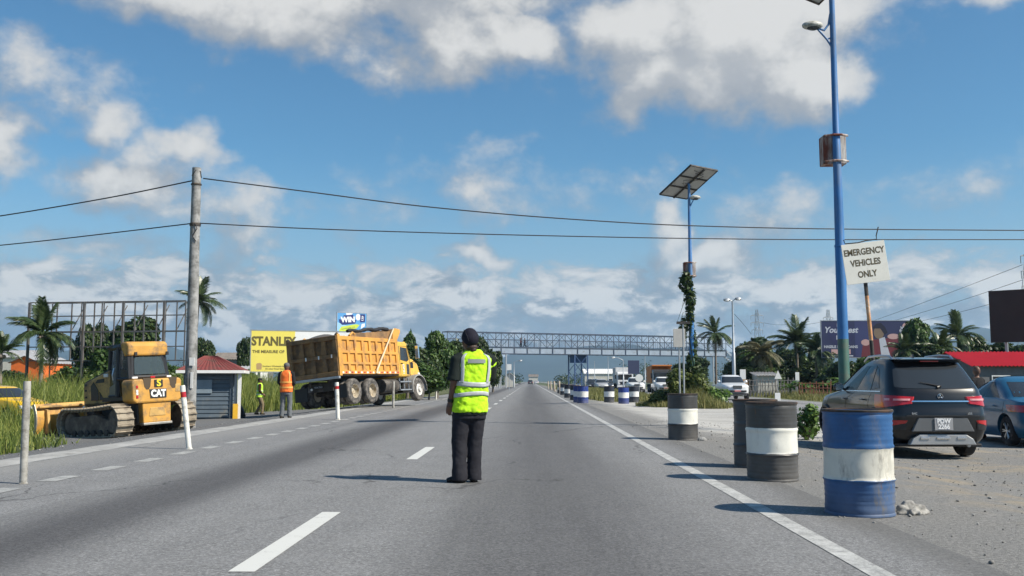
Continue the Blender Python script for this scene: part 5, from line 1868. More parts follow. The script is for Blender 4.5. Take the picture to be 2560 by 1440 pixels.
def solar_light(pxb, Y, label, pz_box, lean_px, tip_z, box_side, lamp_dx, panel_tilt, panel_rz, lamp_drop=1.35):
    b = at(pxb, 955, Y); b.z = zg(b.x, b.y)
    root = thing('solar_street_light', label, 'street light', b, 0, 'blue solar street lights in the median')
    lean = math.atan(lean_px)
    root.rotation_euler = (0, lean, 0)
    Ht = tip_z
    MB().lathe([(.128, -.1), (.128, 2.35), (.125, 2.36)], 20).build('painted_base', M_GREENP, root, smooth=40)
    MB().lathe([(.126, 2.34), (.118, 4.6), (.112, 4.62), (.108, 5.4), (.09, 7.4), (.082, 7.42), (.07, 9.4), (.062, Ht)], 20).build('pole', M_BLUEP, root, smooth=40)
    MB().lathe([(.125, 4.58), (.133, 4.6), (.125, 4.64)], 20, closed=True).build('joint', M_BLUEP, root)
    # rusty battery box
    z = pz_box
    bx = MB().b2((-.29, .10, z - .36), (.27, .46, z + .36)).build('battery_box', M_RUSTBOX, root, bevel=.015)
    for zz in (z - .32, z + .32):
        MB().tube([(-.28, .02, zz), (-.09, -.10, zz), (.09, -.10, zz), (.28, .02, zz)], .03, 6).build('clamp_band', M_RUSTBOX, bx)
        MB().tube([(-.28, .0, zz), (-.28, .06, zz)], .03, 6).build('bolt', MT['dark_steel'], bx)
    # lamp head on a curved bracket
    d = lamp_dx
    zl = Ht - lamp_drop
    MB().tube([(0, 0, zl - .55), (d * .16, -.02, zl - .30), (d * .42, -.06, zl - .02)], [.028, .026, .024], 8).tube([(d * .05, 0, zl + .35), (d * .1, 0, zl + .08), (d * .22, -.03, zl - .08), (d * .36, -.05, zl - .04)], .028, 8).tube([(d * .16, -.02, zl - .30), (0, 0, zl - .25)], .02, 6).build('lamp_bracket', M_BLUEP, root, smooth=40)
    lh = MB().ball((d * .52, -.08, zl + .03), (.26, .15, .11), 16, 10).build('lamp_head', pbr('dirty_white_lamp_head', (.55, .55, .52), .5, var=.2, dirt=(.2, .2, .17), amt=.5, dscale=7) if 'dirty_white_lamp_head' not in bpy.data.materials else bpy.data.materials['dirty_white_lamp_head'], root, smooth=True)
    MB().ball((d * .52, -.11, zl - .02), (.17, .10, .09), 12, 8).build('lens', MT['glass'], lh, smooth=True)
    # two solar panels on a tilted frame at the top
    pn = thing_part('solar_panel', root)
    pn.location = (0, 0, Ht)
    va, vb = -Vector((1.5, 1.2, 0)).normalized(), Vector((1.3, -1.6, 1.1)).normalized()
    vb = (vb - va * vb.dot(va)).normalized()
    pn.rotation_euler = Matrix((va, vb, va.cross(vb))).transposed().to_euler()
    pn.scale = (.95, 1.15, 1)
    for k in (-1, 0, 1):
        MB().b2((-1.0, k * .66 - .32, .05), (1.0, k * .66 + .32, .075)).build('cell_sheet', M_CELL, pn)
        MB().b2((-.985, k * .66 - .31, .03), (.985, k * .66 + .31, .048)).build('back_sheet', M_PANELBACK, pn)
    MB().b2((-1.02, -1.01, .0), (1.02, -.97, .085)).b2((-1.02, .97, .0), (1.02, 1.01, .085)).b2((-1.02, -1.01, .0), (-.98, 1.01, .085)).b2((.98, -1.01, .0), (1.02, 1.01, .085)).b2((-1.0, -.36, -.02), (1.0, -.30, .03)).b2((-1.0, .30, -.02), (1.0, .36, .03)).b2((-.05, -1.0, -.06), (.05, 1.0, -.02)).build('panel_frame', MT['dark_steel'], pn)
    rg = random.Random(int(Y))
    for k in range(5):
        x, y = rg.uniform(-.5, .5), rg.uniform(-.5, .5)
        MB().tube([(x, y, 0), (x + rg.uniform(-.2, .2), y + .1, -.12), (x + rg.uniform(-.3, .3), y + .25, -.06), (x + rg.uniform(-.5, .5), y + .3, 0)], .012, 5).build('wiring', MT['black'], pn)
    return root


PA = solar_light(2111, 23.2, 'near blue solar street light with a rusty box, beside the emergency vehicles sign', 7.02, -.0 , 11.75, 1, -1, (R(-28), R(-8)), R(24), 1.68)
PB = solar_light(1731, 46.0, 'farther vine-covered blue solar street light on the grassy island', 6.55, -.0, 10.75, 1, .55, (R(-28), R(-8)), R(24), .75)

# ---- emergency vehicles sign on a leaning post
def emergency_sign():
    Y = 22.3
    b = at(2197, 960, Y); b.z = zg(b.x, b.y)
    top = at(2163, 700, Y)
    root = thing('road_sign', 'white emergency vehicles only sign on a leaning rusty striped post', 'sign', b)
    L = top - b
    root_pts = [Vector((0, 0, -.1)), L * .25, L * .5, L * .75, L * 1.02]
    stripes = [(.0, .45, M_OR), (.45, .62, MT['dark_steel']), (.62, .9, M_OR), (.9, 1.12, MT['dark_steel'])]
    for a, c, m in stripes:
        MB().tube([L * a + Vector((0, 0, -.1 if a == 0 else 0)), L * c], .045, 12).build('post_section', m, root, smooth=40)
    cs = [at(px, py, Y - .08) - b for px, py in ((2118, 712), (2226, 699), (2213, 602), (2098, 613))]
    c = sum(cs, Vector()) / 4
    rx = (cs[1] - cs[0]).normalized(); uz = Vector((0, 1, 0)).cross(rx) * -1
    w, h = (cs[1] - cs[0]).length, (cs[3] - cs[0]).length
    bd = MB().box((0, 0, 0), (w, h, .018)).build('board', pbr('cream_sign_board', (.80, .78, .70), .6, var=.05, scale=2, dirt=(.55, .5, .42), amt=.12), root, bevel=.004)
    F = frame(c, rx, uz)
    if F.to_3x3().col[2].y > 0:
        F = frame(c, rx, -uz)
    bd.matrix_local = F
    ink = pbr('brown_sign_ink', (.105, .085, .045), .7, var=.25, scale=40)
    for s, y, sz in (('EMERGENCY', .255, .205), ('VEHICLES', 0.0, .205), ('ONLY', -.27, .205)):
        text(s, sz, ink, bd, Matrix.Translation((0.0, y, .0105)), bold=.03, extrude=.001, xs=.80, name='lettering')
    # broken bracket on top
    MB().tube([(-.42, h / 2 + .12, 0), (-.40, h / 2 + .02, 0), (-.1, h / 2 + .01, 0), (.1, h / 2 + .04, 0), (.34, h / 2 + .04, 0), (.34, h / 2 + .12, 0), (.42, h / 2 + .32, 0)], .014, 6).build('broken_bracket', MT['dark_steel'], bd)
    MB().box((0, -.05, -.03), (.08, h * .8, .04)).build('back_bar', MT['dark_steel'], bd)


M_OR = pbr('rusty_orange_post', (.55, .27, .12), .8, var=.3, scale=6, dirt=(.62, .55, .45), amt=.4, dscale=5)
emergency_sign()

# ---- cloth rag and rubble by the nearest drum
def rag(loc, size, mat, label, seed, name='crumpled_sheet'):
    rg = random.Random(seed)
    mb = MB()
    for k in range(16):
        a, r_ = rg.uniform(0, 6.28), rg.uniform(0, .75)
        x, y = math.cos(a) * r_ * size[0], math.sin(a) * r_ * size[1]
        h = size[2] * (1 - r_ * .8) * rg.uniform(.6, 1.1)
        an = rg.uniform(0, 3.14)
        dx, dy = math.cos(an) * size[0] * .4, math.sin(an) * size[1] * .4
        mb.tube([(x - dx, y - dy, h * .15), (x - dx * .3, y - dy * .3, h * .8), (x + dx * .3, y + dy * .3, h * .75), (x + dx, y + dy, h * .15)], [size[2] * .16, size[2] * .3, size[2] * .28, size[2] * .15], 8)
    mb.ball((0, 0, 0), (size[0] * .9, size[1] * .9, size[2] * .35), 14, 8)
    o = fuse(mb, name, mat, None, .012, 1, (.03, .05))
    o.location = loc
    tag(o, label, 'litter')
    return o


p = at(2272, 1276, 8.45); p.z = zg(p.x, p.y) + .006
rag(p, (.19, .13, .10), pbr('dirty_white_cloth', (.27, .26, .24), .9, var=.55, scale=22, bump=.6, bscale=30), 'crumpled dirty white cloth lying against the nearest drum', 5)
p = at(1756, 1099, 18.6); p.z = zg(p.x, p.y) + .006
rag(p, (.10, .08, .07), MT['concrete'], 'small pale lump of rubble beside the lone charcoal drum', 8, 'rubble_lump')
p = at(2170, 1296, 8.1); p.z = zg(p.x, p.y) + .003
# ------------------------------------------------------------------ vegetation
def np_mesh(name, V, F, mat, smooth=False):
    me = bpy.data.meshes.new(name)
    V = np.asarray(V, dtype=np.float32); F = np.asarray(F, dtype=np.int32)
    me.vertices.add(len(V)); me.vertices.foreach_set('co', V.ravel())
    k = F.shape[1]
    me.loops.add(F.size); me.loops.foreach_set('vertex_index', F.ravel())
    me.polygons.add(len(F)); me.polygons.foreach_set('loop_start', np.arange(0, F.size, k, dtype=np.int32))
    me.polygons.foreach_set('loop_total', np.full(len(F), k, dtype=np.int32)) if hasattr(me.polygons[0], 'loop_total') and False else None
    me.update(calc_edges=True)
    me.materials.append(mat)
    if smooth:
        me.polygons.foreach_set('use_smooth', [True] * len(F))
    me.validate()
    return me


def leaves(rng, pts, nrm, size, stretch=1.6):
    """one folded leaf (two triangles each side) per point"""
    n = len(pts)
    nrm = nrm + rng.normal(0, .55, (n, 3))
    nrm /= np.linalg.norm(nrm, axis=1, keepdims=True) + 1e-9
    a = np.cross(nrm, rng.normal(0, 1, (n, 3))); a /= np.linalg.norm(a, axis=1, keepdims=True) + 1e-9
    b = np.cross(nrm, a)
    s = (size * rng.uniform(.55, 1.25, n))[:, None]
    p0 = pts - a * s * stretch * .5
    p1 = pts + b * s * .5 - nrm * s * .12
    p2 = pts + a * s * stretch * .5 - nrm * s * .15
    p3 = pts - b * s * .5 - nrm * s * .12
    V = np.stack([p0, p1, p2, p3], 1).reshape(-1, 3)
    i = np.arange(n)[:, None] * 4
    F = np.concatenate([i + np.array([[0, 1, 2]]), i + np.array([[0, 2, 3]])], 1).reshape(-1, 3)
    return V, F


def crown_pts(rng, blobs, n):
    vol = np.array([b[3] * b[4] * b[5] for b in blobs]) ** .7
    ct = rng.multinomial(n, vol / vol.sum())
    P, N = [], []
    for b, c in zip(blobs, ct):
        d = rng.normal(0, 1, (c, 3)); d /= np.linalg.norm(d, axis=1, keepdims=True)
        r = rng.uniform(.35, 1.0, c) ** .45
        lump = 1 + .13 * np.sin(d[:, 0] * 7 + b[0] * 5) * np.sin(d[:, 2] * 8 + b[1] * 3)
        q = d * (r * lump)[:, None] * np.array(b[3:6]) + np.array(b[:3])
        P.append(q); N.append(d + np.array([0, 0, .5]))
    return np.concatenate(P), np.concatenate(N)


def make_blobs(rng, h0, h1, hw, k, squash=.8):
    """uneven crown: a few masses plus many smaller clumps on their surface"""
    blobs = []
    for i in range(k):
        t = (i + .5) / k
        z = h0 + (h1 - h0) * (.25 + .55 * t)
        r = hw * (.62 - .25 * abs(t - .4)) * rng.uniform(.75, 1.1)
        an = rng.uniform(0, 6.28)
        off = hw * .42 * rng.uniform(.3, 1)
        blobs.append((math.cos(an) * off, math.sin(an) * off, z, r, r, r * squash))
    for b in list(blobs):
        for j in range(5):
            d = rng.normal(0, 1, 3); d /= np.linalg.norm(d); d[2] = abs(d[2]) * .9 - .2
            rr = b[3] * rng.uniform(.28, .5)
            blobs.append((b[0] + d[0] * b[3] * .85, b[1] + d[1] * b[3] * .85, b[2] + d[2] * b[5] * .9, rr, rr, rr * .85))
    return blobs


L_DARK = leaf_mat('dark_leaf', (.010, .022, .008), (.028, .055, .016), (.075, .11, .03))
L_MID = leaf_mat('mid_green_leaf', (.018, .04, .010), (.05, .10, .024), (.12, .19, .05))
L_LIGHT = leaf_mat('light_green_leaf', (.03, .07, .015), (.08, .16, .035), (.17, .27, .06))
L_PALM = leaf_mat('palm_leaf', (.02, .035, .014), (.045, .075, .028), (.11, .145, .06), .15, .35)
L_PALMD = leaf_mat('dry_palm_leaf', (.05, .05, .025), (.10, .10, .05), (.2, .18, .1), .15, .5)
L_GRASS = leaf_mat('tall_grass', (.06, .095, .016), (.175, .225, .042), (.37, .39, .11), .4, .6)
L_GRASS2 = leaf_mat('verge_grass', (.07, .09, .02), (.17, .175, .05), (.36, .33, .14), .3, .6)
L_WEED = leaf_mat('weed_leaf', (.03, .05, .012), (.085, .12, .03), (.19, .22, .06), .3, .5)
BARK = pbr('grey_bark', (.13, .11, .09), .9, var=.3, scale=6, bump=.5, bscale=20)
PALM_BARK = pbr('palm_bark', (.19, .165, .14), .9, var=.25, scale=9, bump=.6, bscale=14)
_crowns = {}


def crown_mesh(kind, seed, mat, h0, h1, hw, n, leaf, k=4):
    key = (kind, seed, mat.name)
    if key not in _crowns:
        rng = np.random.default_rng(seed)
        bl = make_blobs(rng, h0, h1, hw, k)
        P, N = crown_pts(rng, bl, n)
        V, F = leaves(rng, P, N, leaf)
        _crowns[key] = (np_mesh('crown', V, F, mat), bl)
    return _crowns[key]


def tree(px, pytop, Y, hw_px, label, mat, seed, kind='round', pybase=None, n=7000, leaf=.26, group=None, k=4, name='tree', h0=.25):
    """a tree standing on the ground at depth Y whose top and width are sighted in the photograph"""
    s = FPX / Y
    x = at(px, 953, Y).x
    zb = zg(x, Y)
    ht = EYE.z + (953 - pytop) / s - zb
    hw = 1.32 * hw_px / s
    root = thing(name, label, 'tree' if name == 'tree' else 'bush', (x, Y, zb), 0, group)
    # reference crown is 6 m tall, 3 m half width
    me, bl = crown_mesh(kind, seed, mat, 6 * h0, 6.0, 3.0, n, leaf, k)
    c = link('crown', me, root)
    c.scale = (hw / 3.0, hw / 3.0, ht / 5.9)
    c.rotation_euler = (0, 0, (seed * 2.1 + px) % 6.28)
    R3 = Matrix.Rotation(c.rotation_euler.z, 3, 'Z')
    mb = MB()
    top = Vector((0, 0, ht * .5))
    mb.tube([(0, 0, -.1), (.04, 0, ht * .15), (0, .05, ht * .32), top], [.05 * ht * .55, .035 * ht * .6, .03 * ht * .6, .015 * ht], 8)
    for b in bl[:k]:
        e = R3 @ Vector((b[0] * hw / 3, b[1] * hw / 3, b[2] * ht / 5.9))
        st = Vector((0, .03, ht * .28))
        mb.tube([st, st.lerp(e, .5) + Vector((0, 0, .1)), e], [.014 * ht, .01 * ht, .004 * ht], 6)
    mb.build('trunk', BARK, root, smooth=50)
    return root


def frond_mesh(seed, mat, L=1.0, droop=1.0, nl=26):
    rng = random.Random(seed)
    mb = MB()
    pts = []
    for i in range(9):
        t = i / 8
        pts.append(Vector((L * (t - .12 * droop * t ** 2.5), 0, L * (.32 * t - .62 * droop * t ** 2.1))))
    mb.tube(pts, [.018 * L * (1 - .8 * i / 8) for i in range(9)], 4, caps=False)

    def P(t):
        i = min(7, int(t * 8)); f = t * 8 - i
        return pts[i].lerp(pts[i + 1], f), (pts[i + 1] - pts[i]).normalized()
    for s in (-1, 1):
        for k in range(nl):
            t = .13 + .87 * (k + rng.random() * .5) / nl
            p, d = P(min(t, .999))
            ll = L * .30 * (math.sin(math.pi * min(1, t * .82 + .14)) ** .6) * rng.uniform(.85, 1.1)
            side = Vector((0, s, 0))
            e = p + (side * .72 + d * .62).normalized() * ll * .6 + Vector((0, 0, -.10 * ll))
            e2 = p + (side * .62 + d * .72).normalized() * ll + Vector((0, 0, -.48 * ll * rng.uniform(.7, 1.3)))
            w = L * .016
            b = len(mb.v)
            mb.v += [p - d * w, p + d * w, e + d * w, e - d * w, e2]
            mb.f += [[b, b + 1, b + 2, b + 3], [b + 3, b + 2, b + 4]]; mb.mi += [0, 0]
    return mb.mesh('frond', mat)


FRONDS = {m.name: [frond_mesh(i, m, 1.0, dr) for i, dr in enumerate((.35, .8, 1.15, 1.5))] for m in (L_PALM, L_PALMD)}


def palm(px, pyc, Y, L_px, label, seed, mat=None, group='coconut palms', lean=0.0, n=28):
    mat = mat or L_PALM
    s = FPX / Y
    c = at(px, pyc, Y)
    zb = zg(c.x, Y)
    h = c.z - zb
    rg = random.Random(seed)
    root = thing('palm_tree', label, 'palm', (c.x - lean * h, Y, zb), 0, group)
    tx = lean * h
    mb = MB()
    pts, rd = [], []
    for i in range(15):
        t = i / 14
        pts.append((tx * t ** 1.6, 0, -.1 + (h + .1) * t)); rd.append((.17 - .07 * t) * (1.05 if i % 2 else .95) * (1 + .6 * max(0, .08 - t) / .08))
    mb.tube(pts, rd, 10)
    mb.build('trunk', PALM_BARK, root, smooth=60)
    L = 1.2 * L_px / s
    fm = FRONDS[mat.name]
    for k in range(n):
        el = rg.choice((0, 1, 1, 2, 2, 3))
        o = link('frond', fm[el], root)
        pitch = {0: -62, 1: -35, 2: -6, 3: 28}[el] + rg.uniform(-12, 12)
        o.matrix_local = Matrix.Translation((tx, 0, h)) @ Matrix.Rotation(k * 2.4 + rg.uniform(-.3, .3), 4, 'Z') @ Matrix.Rotation(R(pitch), 4, 'Y') @ Matrix.Diagonal((L * rg.uniform(.85, 1.15),) * 3 + (1,))
    nut = MB()
    for k in range(6):
        a = k * 1.05
        nut.ball((tx + .18 * math.cos(a), .18 * math.sin(a), h - .16), .11, 8, 6)
    nut.build('coconut_cluster', PALM_BARK, root, smooth=True)
    return root


def banana(px, pyb, Y, h_px, label, seed, group='broad-leaved banana plants'):
    s = FPX / Y
    x = at(px, 953, Y).x
    zb = zg(x, Y)
    h = h_px / s
    rg = random.Random(seed)
    root = thing('banana_plant', label, 'plant', (x, Y, zb), 0, group)
    MB().tube([(0, 0, -.05), (0, 0, h * .5)], [.12, .08], 8).build('stem', L_MID, root)
    for k in range(9):
        an = k * 2.4 + rg.uniform(-.3, .3)
        tilt = rg.uniform(.3, 1.1)
        L = h * rg.uniform(.5, .75)
        rows = []
        for i in range(8):
            t = i / 7
            r_ = L * t * math.sin(tilt + .5 * t); z = h * .45 + L * t * math.cos(tilt + .7 * t)
            w = L * .17 * math.sin(math.pi * min(1, .12 + t * .86)) ** .7
            d = Vector((math.cos(an), math.sin(an), 0)); sd = Vector((-math.sin(an), math.cos(an), 0))
            c = d * r_ + Vector((0, 0, z))
            rows.append([c - sd * w + Vector((0, 0, w * .35)), c, c + sd * w + Vector((0, 0, w * .35))])
        MB().grid(rows).build('leaf', L_LIGHT if k % 3 else L_MID, root, smooth=True)
    return root


def blades(name, pts, hts, mat, seed, label, cat_kind='grass', w=.028, bend=.5, k=3):
    rng = np.random.default_rng(seed)
    n = len(pts)
    an = rng.uniform(0, 2 * np.pi, n)
    d = np.stack([np.cos(an), np.sin(an), np.zeros(n)], 1)
    sd_an = rng.uniform(0, 2 * np.pi, n)
    sd = np.stack([np.cos(sd_an), np.sin(sd_an), np.zeros(n)], 1)
    bd = rng.uniform(.15, 1, n) * bend
    rows = []
    for i in range(k + 1):
        t = i / k
        c = pts + d * (hts * bd * t ** 2)[:, None]
        c[:, 2] += hts * (t - .22 * bd * t ** 2)
        ww = (w * (1 - .82 * t) * rng.uniform(.7, 1.3, n))[:, None]
        rows.append(c - sd * ww); rows.append(c + sd * ww)
    V = np.stack(rows, 1).reshape(-1, 3)
    m = 2 * (k + 1)
    base = np.arange(n)[:, None] * m
    F = np.concatenate([base + np.array([[2 * i, 2 * i + 1, 2 * i + 3, 2 * i + 2]]) for i in range(k)], 1).reshape(-1, 4)
    o = link(name, np_mesh(name, V, F, mat))
    o['kind'] = 'stuff'
    o['label'] = label
    return o


ZG = np.vectorize(zg)


def field(n, x0, x1, y0, y1, inside, height, seed):
    rng = np.random.default_rng(seed)
    x = rng.uniform(x0, x1, n); y = rng.uniform(y0, y1, n)
    jx = .7 * np.sin(y * 1.1) + .5 * np.sin(y * 2.7 + 1) + .4 * np.sin(x * 1.9 + y)
    m = inside(x, y, jx)
    x, y = x[m], y[m]
    clump = .72 + .28 * np.sin(x * 1.7 + 2 * np.sin(y * .9)) * np.sin(y * 1.3 + 1.5 * np.sin(x * .8))
    h = height(x, y) * clump * rng.uniform(.55, 1.15, len(x))
    return np.stack([x, y, ZG(x, y) - .02], 1), h


def left_edge(y):
    return np.interp(y, [15, 20, 22.5, 24.5, 25.5, 30, 32, 46, 48.5, 54, 58, 80], [-9.8, -10.5, -11.1, -12.2, -14.6, -14.9, -15.6, -15.4, -14.2, -12.0, -10.2, -9.4])


pts, h = field(190000, -46, -9, 15, 85, lambda x, y, j: (x < left_edge(y) + .5 * j * .5) & (np.random.default_rng(1).random(len(x)) < np.clip(14 / (left_edge(y) - x + 6) , .12, 1)) & ~((abs(x + 23.1) < 2.7) & (abs(y - 41.5) < 2.2)), lambda x, y: np.interp(y, [15, 24, 31, 36, 85], [.78, .9, 1.05, 2.35, 2.45]) * np.interp(left_edge(y) - x, [0, 1.2, 3], [.55, .8, 1.0]) * np.where((x < -18.2) & (y > 28) & (y < 46), .22, 1), 21)
blades('tall_grass', pts, h, L_GRASS, 5, 'tall yellow-green grass covering the field left of the road', w=.024)
# soft seed heads and creeping weeds at the foot
pts, h = field(16000, -40, -9, 15, 80, lambda x, y, j: (x < left_edge(y) + .6) & (x > left_edge(y) - 2.5), lambda x, y: np.full(len(x), .35), 22)
blades('low_weeds', pts, h, L_WEED, 6, 'low green weeds along the edge of the gravel', w=.03, bend=.9)

IX, IY = 7.65, 45.6
pts, h = field(26000, 4.5, 11, 40, 56, lambda x, y, j: ((x - IX) / 2.35) ** 2 + ((y - IY - 1.2) / 4.6) ** 2 < 1 + .15 * j, lambda x, y: .34 + .75 * np.exp(-((x - IX + .1) / .9) ** 2), 23)
blades('island_grass', pts, h, L_GRASS2, 7, 'green and straw grass on the island round the far blue pole', w=.022)
pts, h = field(26000, 3.4, 9.6, 56, 140, lambda x, y, j: (x > 3.9 + .3 * j) & (x < 9.2), lambda x, y: np.full(len(x), .5), 24)
blades('median_grass', pts, h, L_GRASS2, 8, 'dry grass along the median beyond the drums', w=.03)
pts, h = field(60000, 19.2, 30, 34, 150, lambda x, y, j: x > 19.8 + .35 * j, lambda x, y: np.full(len(x), .72) * np.interp(x, [19.5, 21.5], [.5, 1]), 25)
blades('far_verge_grass', pts, h, L_GRASS2, 9, 'dry yellowish grass on the verge beyond the opposite road', w=.03)


def bush(x, y, r, h, label, mat, seed, n=1500, leaf=.11, group=None):
    rng = np.random.default_rng(seed)
    root = thing('bush', label, 'bush', (x, y, zg(x, y)), 0, group)
    bl = [(0, 0, h * .45, r * .75, r * .75, h * .5)] + [(rng.uniform(-r, r) * .6, rng.uniform(-r, r) * .6, h * rng.uniform(.3, .75), r * .45, r * .45, h * .3) for _ in range(6)]
    P, N = crown_pts(rng, bl, n)
    P[:, 2] = np.abs(P[:, 2])
    V, F = leaves(rng, P, N, leaf)
    link('foliage', np_mesh('foliage', V, F, mat), root)
    mb = MB()
    for k in range(5):
        a = k * 1.26
        mb.tube([(0, 0, -.05), (.3 * r * math.cos(a), .3 * r * math.sin(a), h * .35), (.55 * r * math.cos(a), .55 * r * math.sin(a), h * .7)], [.03, .02, .008], 5)
    mb.build('stem', BARK, root)
    return root


bush(7.4, 45.9, 1.05, 1.75, 'vine-tangled bush at the foot of the far blue pole', L_WEED, 31, 4200, .12)
bush(8.6, 45.2, .8, .9, 'lower leafy bush on the right of the grassy island', L_LIGHT, 32, 1800, .11)
bush(6.3, 46.2, .8, .8, 'straggly bush on the left of the grassy island', L_WEED, 33, 1600, .11)
q = at(2016, 1090, 22.0)
bush(q.x, 22.0, .35, .85, 'weedy shrub growing between the charcoal drum and the SUV', L_LIGHT, 34, 1100, .07)


def vines():
    """creeper hanging on the far blue pole"""
    rng = np.random.default_rng(77)
    o = PB.location
    root = thing('creeper', 'dark green creeper hanging on the far blue solar light pole', 'vine', (o.x, o.y, o.z + 1.2))
    bl = [(-.25, -.1, 4.7, .35, .3, .55), (-.05, -.1, 3.9, .28, .26, .7), (-.05, -.05, 3.1, .2, .2, .6), (-.45, -.1, 2.2, .22, .2, .5), (-.3, 0, 2.7, .2, .2, .4), (.12, 0, 1.7, .14, .14, .9), (-.1, 0, .6, .2, .2, .9), (.2, 0, .3, .3, .3, .6)]
    P, N = crown_pts(rng, bl, 1500)
    V, F = leaves(rng, P, N, .13, 1.9)
    link('foliage', np_mesh('foliage', V, F, L_DARK), root)
    mb = MB()
    for k in range(16):
        z0 = rng.uniform(2, 5)
        x0, x1 = rng.uniform(-.15, .1), rng.uniform(-.75, .3)
        mb.tube([(x0, -.15, z0), (x0 * .5 + x1 * .5, -.2, z0 + .15), (x1, -.2, z0 - rng.uniform(.2, .9))], [.014, .012, .006], 4)
    mb.tube([(-.1, -.14, -1.1), (.12, -.12, .5), (-.14, -.12, 2), (.1, -.14, 3.5), (-.1, -.14, 5)], .025, 6)
    mb.build('stem', L_DARK, root)


vines()

# ---- trees, left side
tree(232, 800, 71, 42, 'rounded mango tree, the left of two behind the empty billboard frame', L_DARK, 1)
tree(325, 789, 70, 72, 'broad dark mango tree behind the middle of the empty billboard frame', L_DARK, 2, n=11000, k=5)
tree(292, 838, 64, 52, 'bright green leafy tree just left of the bulldozer cab', L_MID, 3, leaf=.3)
tree(505, 842, 95, 26, 'small dark tree right of the concrete utility pole', L_DARK, 4)
tree(614, 838, 92, 20, 'thin dark tree at the left edge of the yellow billboard', L_DARK, 1)
palm(107, 838, 62, 74, 'bushy coconut palm behind the left end of the empty billboard frame', 3, n=34)
palm(497, 757, 110, 54, 'tall coconut palm rising behind the concrete utility pole', 5, lean=.03)
palm(2, 884, 50, 44, 'low palm at the left edge above the orange house', 8, n=24)
GL = 'bushes behind the left field'
for i, (px, top, Y, hw) in enumerate([(25, 920, 66, 50), (150, 905, 68, 55), (205, 912, 66, 45), (260, 908, 63, 50), (350, 905, 66, 60), (430, 895, 70, 50), (520, 900, 80, 40), (600, 905, 85, 40)]):
    tree(px, top, Y, hw, ['scrubby bush near the orange house', 'scrubby bush under the bushy coconut palm', 'scrubby bush between the palm and the mango trees', 'scrubby bush below the bright green tree', 'scrubby bush behind the bulldozer bonnet', 'scrubby bush behind the bulldozer cab', 'scrubby bush behind the red-roofed booth', 'scrubby bush left of the yellow billboard'][i], (L_DARK, L_MID)[i % 2], 5 + i % 2, name='bush', kind='low', n=4200, group=GL, h0=.02)
# right of the truck
GT = 'dense trees right of the truck'
for i, (px, top, Y, hw, lb) in enumerate([(1018, 818, 70, 24, 'slim tree directly behind the truck cab'), (1052, 850, 60, 48, 'dense dark tree in front of the left bridge end, nearest the truck'), (1092, 814, 64, 44, 'tallest spiky tree between the truck and the person'), (1128, 842, 66, 34, 'dense tree left of the person in the lane'),
                                         (1072, 900, 58, 48, 'low leafy tree skirt right of the truck wheel'), (1160, 838, 84, 40, 'dark tree behind the head of the person in the lane'), (1205, 832, 90, 34, 'dark tree right of the person under the bridge'), (1232, 870, 98, 24, 'dark tree by the left bridge columns')]):
    tree(px, top, Y, hw, lb, (L_MID, L_DARK)[i in (1, 5, 6, 7)], 7 + i % 3, n=9000, leaf=.3, group=GT, k=5, kind='dense', h0=.04)
# right side
GR = 'trees beyond the opposite road'
for i, (px, top, Y, hw, lb) in enumerate([(1852, 848, 118, 34, 'dark tree right of the double street lamp'), (1905, 838, 112, 44, 'round-topped tree under the distant pylon'), (1952, 862, 104, 40, 'dark tree left of the feathery palm'), (2045, 862, 110, 38, 'dark tree at the left edge of the purple billboard'),
                                         (2302, 790, 88, 44, 'tall leafy tree at the right edge of the purple billboard'), (2352, 826, 92, 36, 'leafy tree right of the tallest one'), (2440, 832, 96, 44, 'dark tree left of the brown hoarding'), (2500, 850, 99, 50, 'dark tree under the brown hoarding'), (2560, 850, 97, 50, 'dark tree at the right edge behind the red roof'),
                                         (1700, 905, 150, 40, 'low dark tree under the right part of the bridge'), (1755, 890, 140, 36, 'dark tree under the right end of the bridge'), (1670, 918, 170, 24, 'small tree right of the orange lorry'), (2180, 885, 92, 46, 'leafy tree below the purple billboard'), (1875, 872, 100, 40, 'leafy tree between the lamp and the drooping palm'), (1935, 880, 96, 38, 'leafy tree behind the grey fence'), (2005, 868, 104, 40, 'dark tree behind the feathery palm'), (2330, 858, 82, 46, 'leafy tree above the SUV roof'), (2400, 866, 84, 46, 'dark tree left of the red roof'), (2090, 896, 86, 44, 'low tree left of the near blue pole'), (2260, 868, 90, 36, 'small tree at the foot of the indigo billboard')]):
    tree(px, top, Y, hw, lb, (L_DARK, L_MID)[i in (4, 5, 12, 13, 15, 17)], 10 + i % 3, n=8000, leaf=.32, group=GR, k=5, kind='right', h0=.05)
GS = 'undergrowth beyond the opposite road'
for i in range(12):
    px = 1850 + 58 * i
    tree(px, 898 + 10 * (i % 3), 92 + 3 * (i % 4), 52, 'dark undergrowth bush ' + ['right of the silver pickup', 'behind the white sign by the pickup', 'behind the grey fence', 'right of the triangular sign', 'behind the rusty railing', 'left of the near blue pole', 'right of the near blue pole', 'under the middle of the indigo billboard', 'under the right end of the indigo billboard', 'above the middle of the SUV roof', 'left of the red-roofed building', 'under the brown hoarding'][i], (L_DARK, L_MID, L_WEED)[i % 3], 13 + i % 3, name='bush', kind='low', n=4000, group=GS, h0=.02)
palm(1788, 836, 122, 42, 'palm rising behind the right end of the bridge', 11, n=26)
palm(1992, 858, 100, 56, 'feathery palm left of the purple billboard', 12)
palm(1902, 886, 92, 52, 'drooping palm with pale dry fronds behind the silver pickup', 13, L_PALMD)
palm(2040, 880, 96, 44, 'short palm by the lower left of the purple billboard', 14, n=24)
palm(2395, 842, 88, 52, 'palm leaning right of the tall leafy tree', 15)
palm(2350, 872, 84, 44, 'short palm right of the purple billboard', 16, n=24)
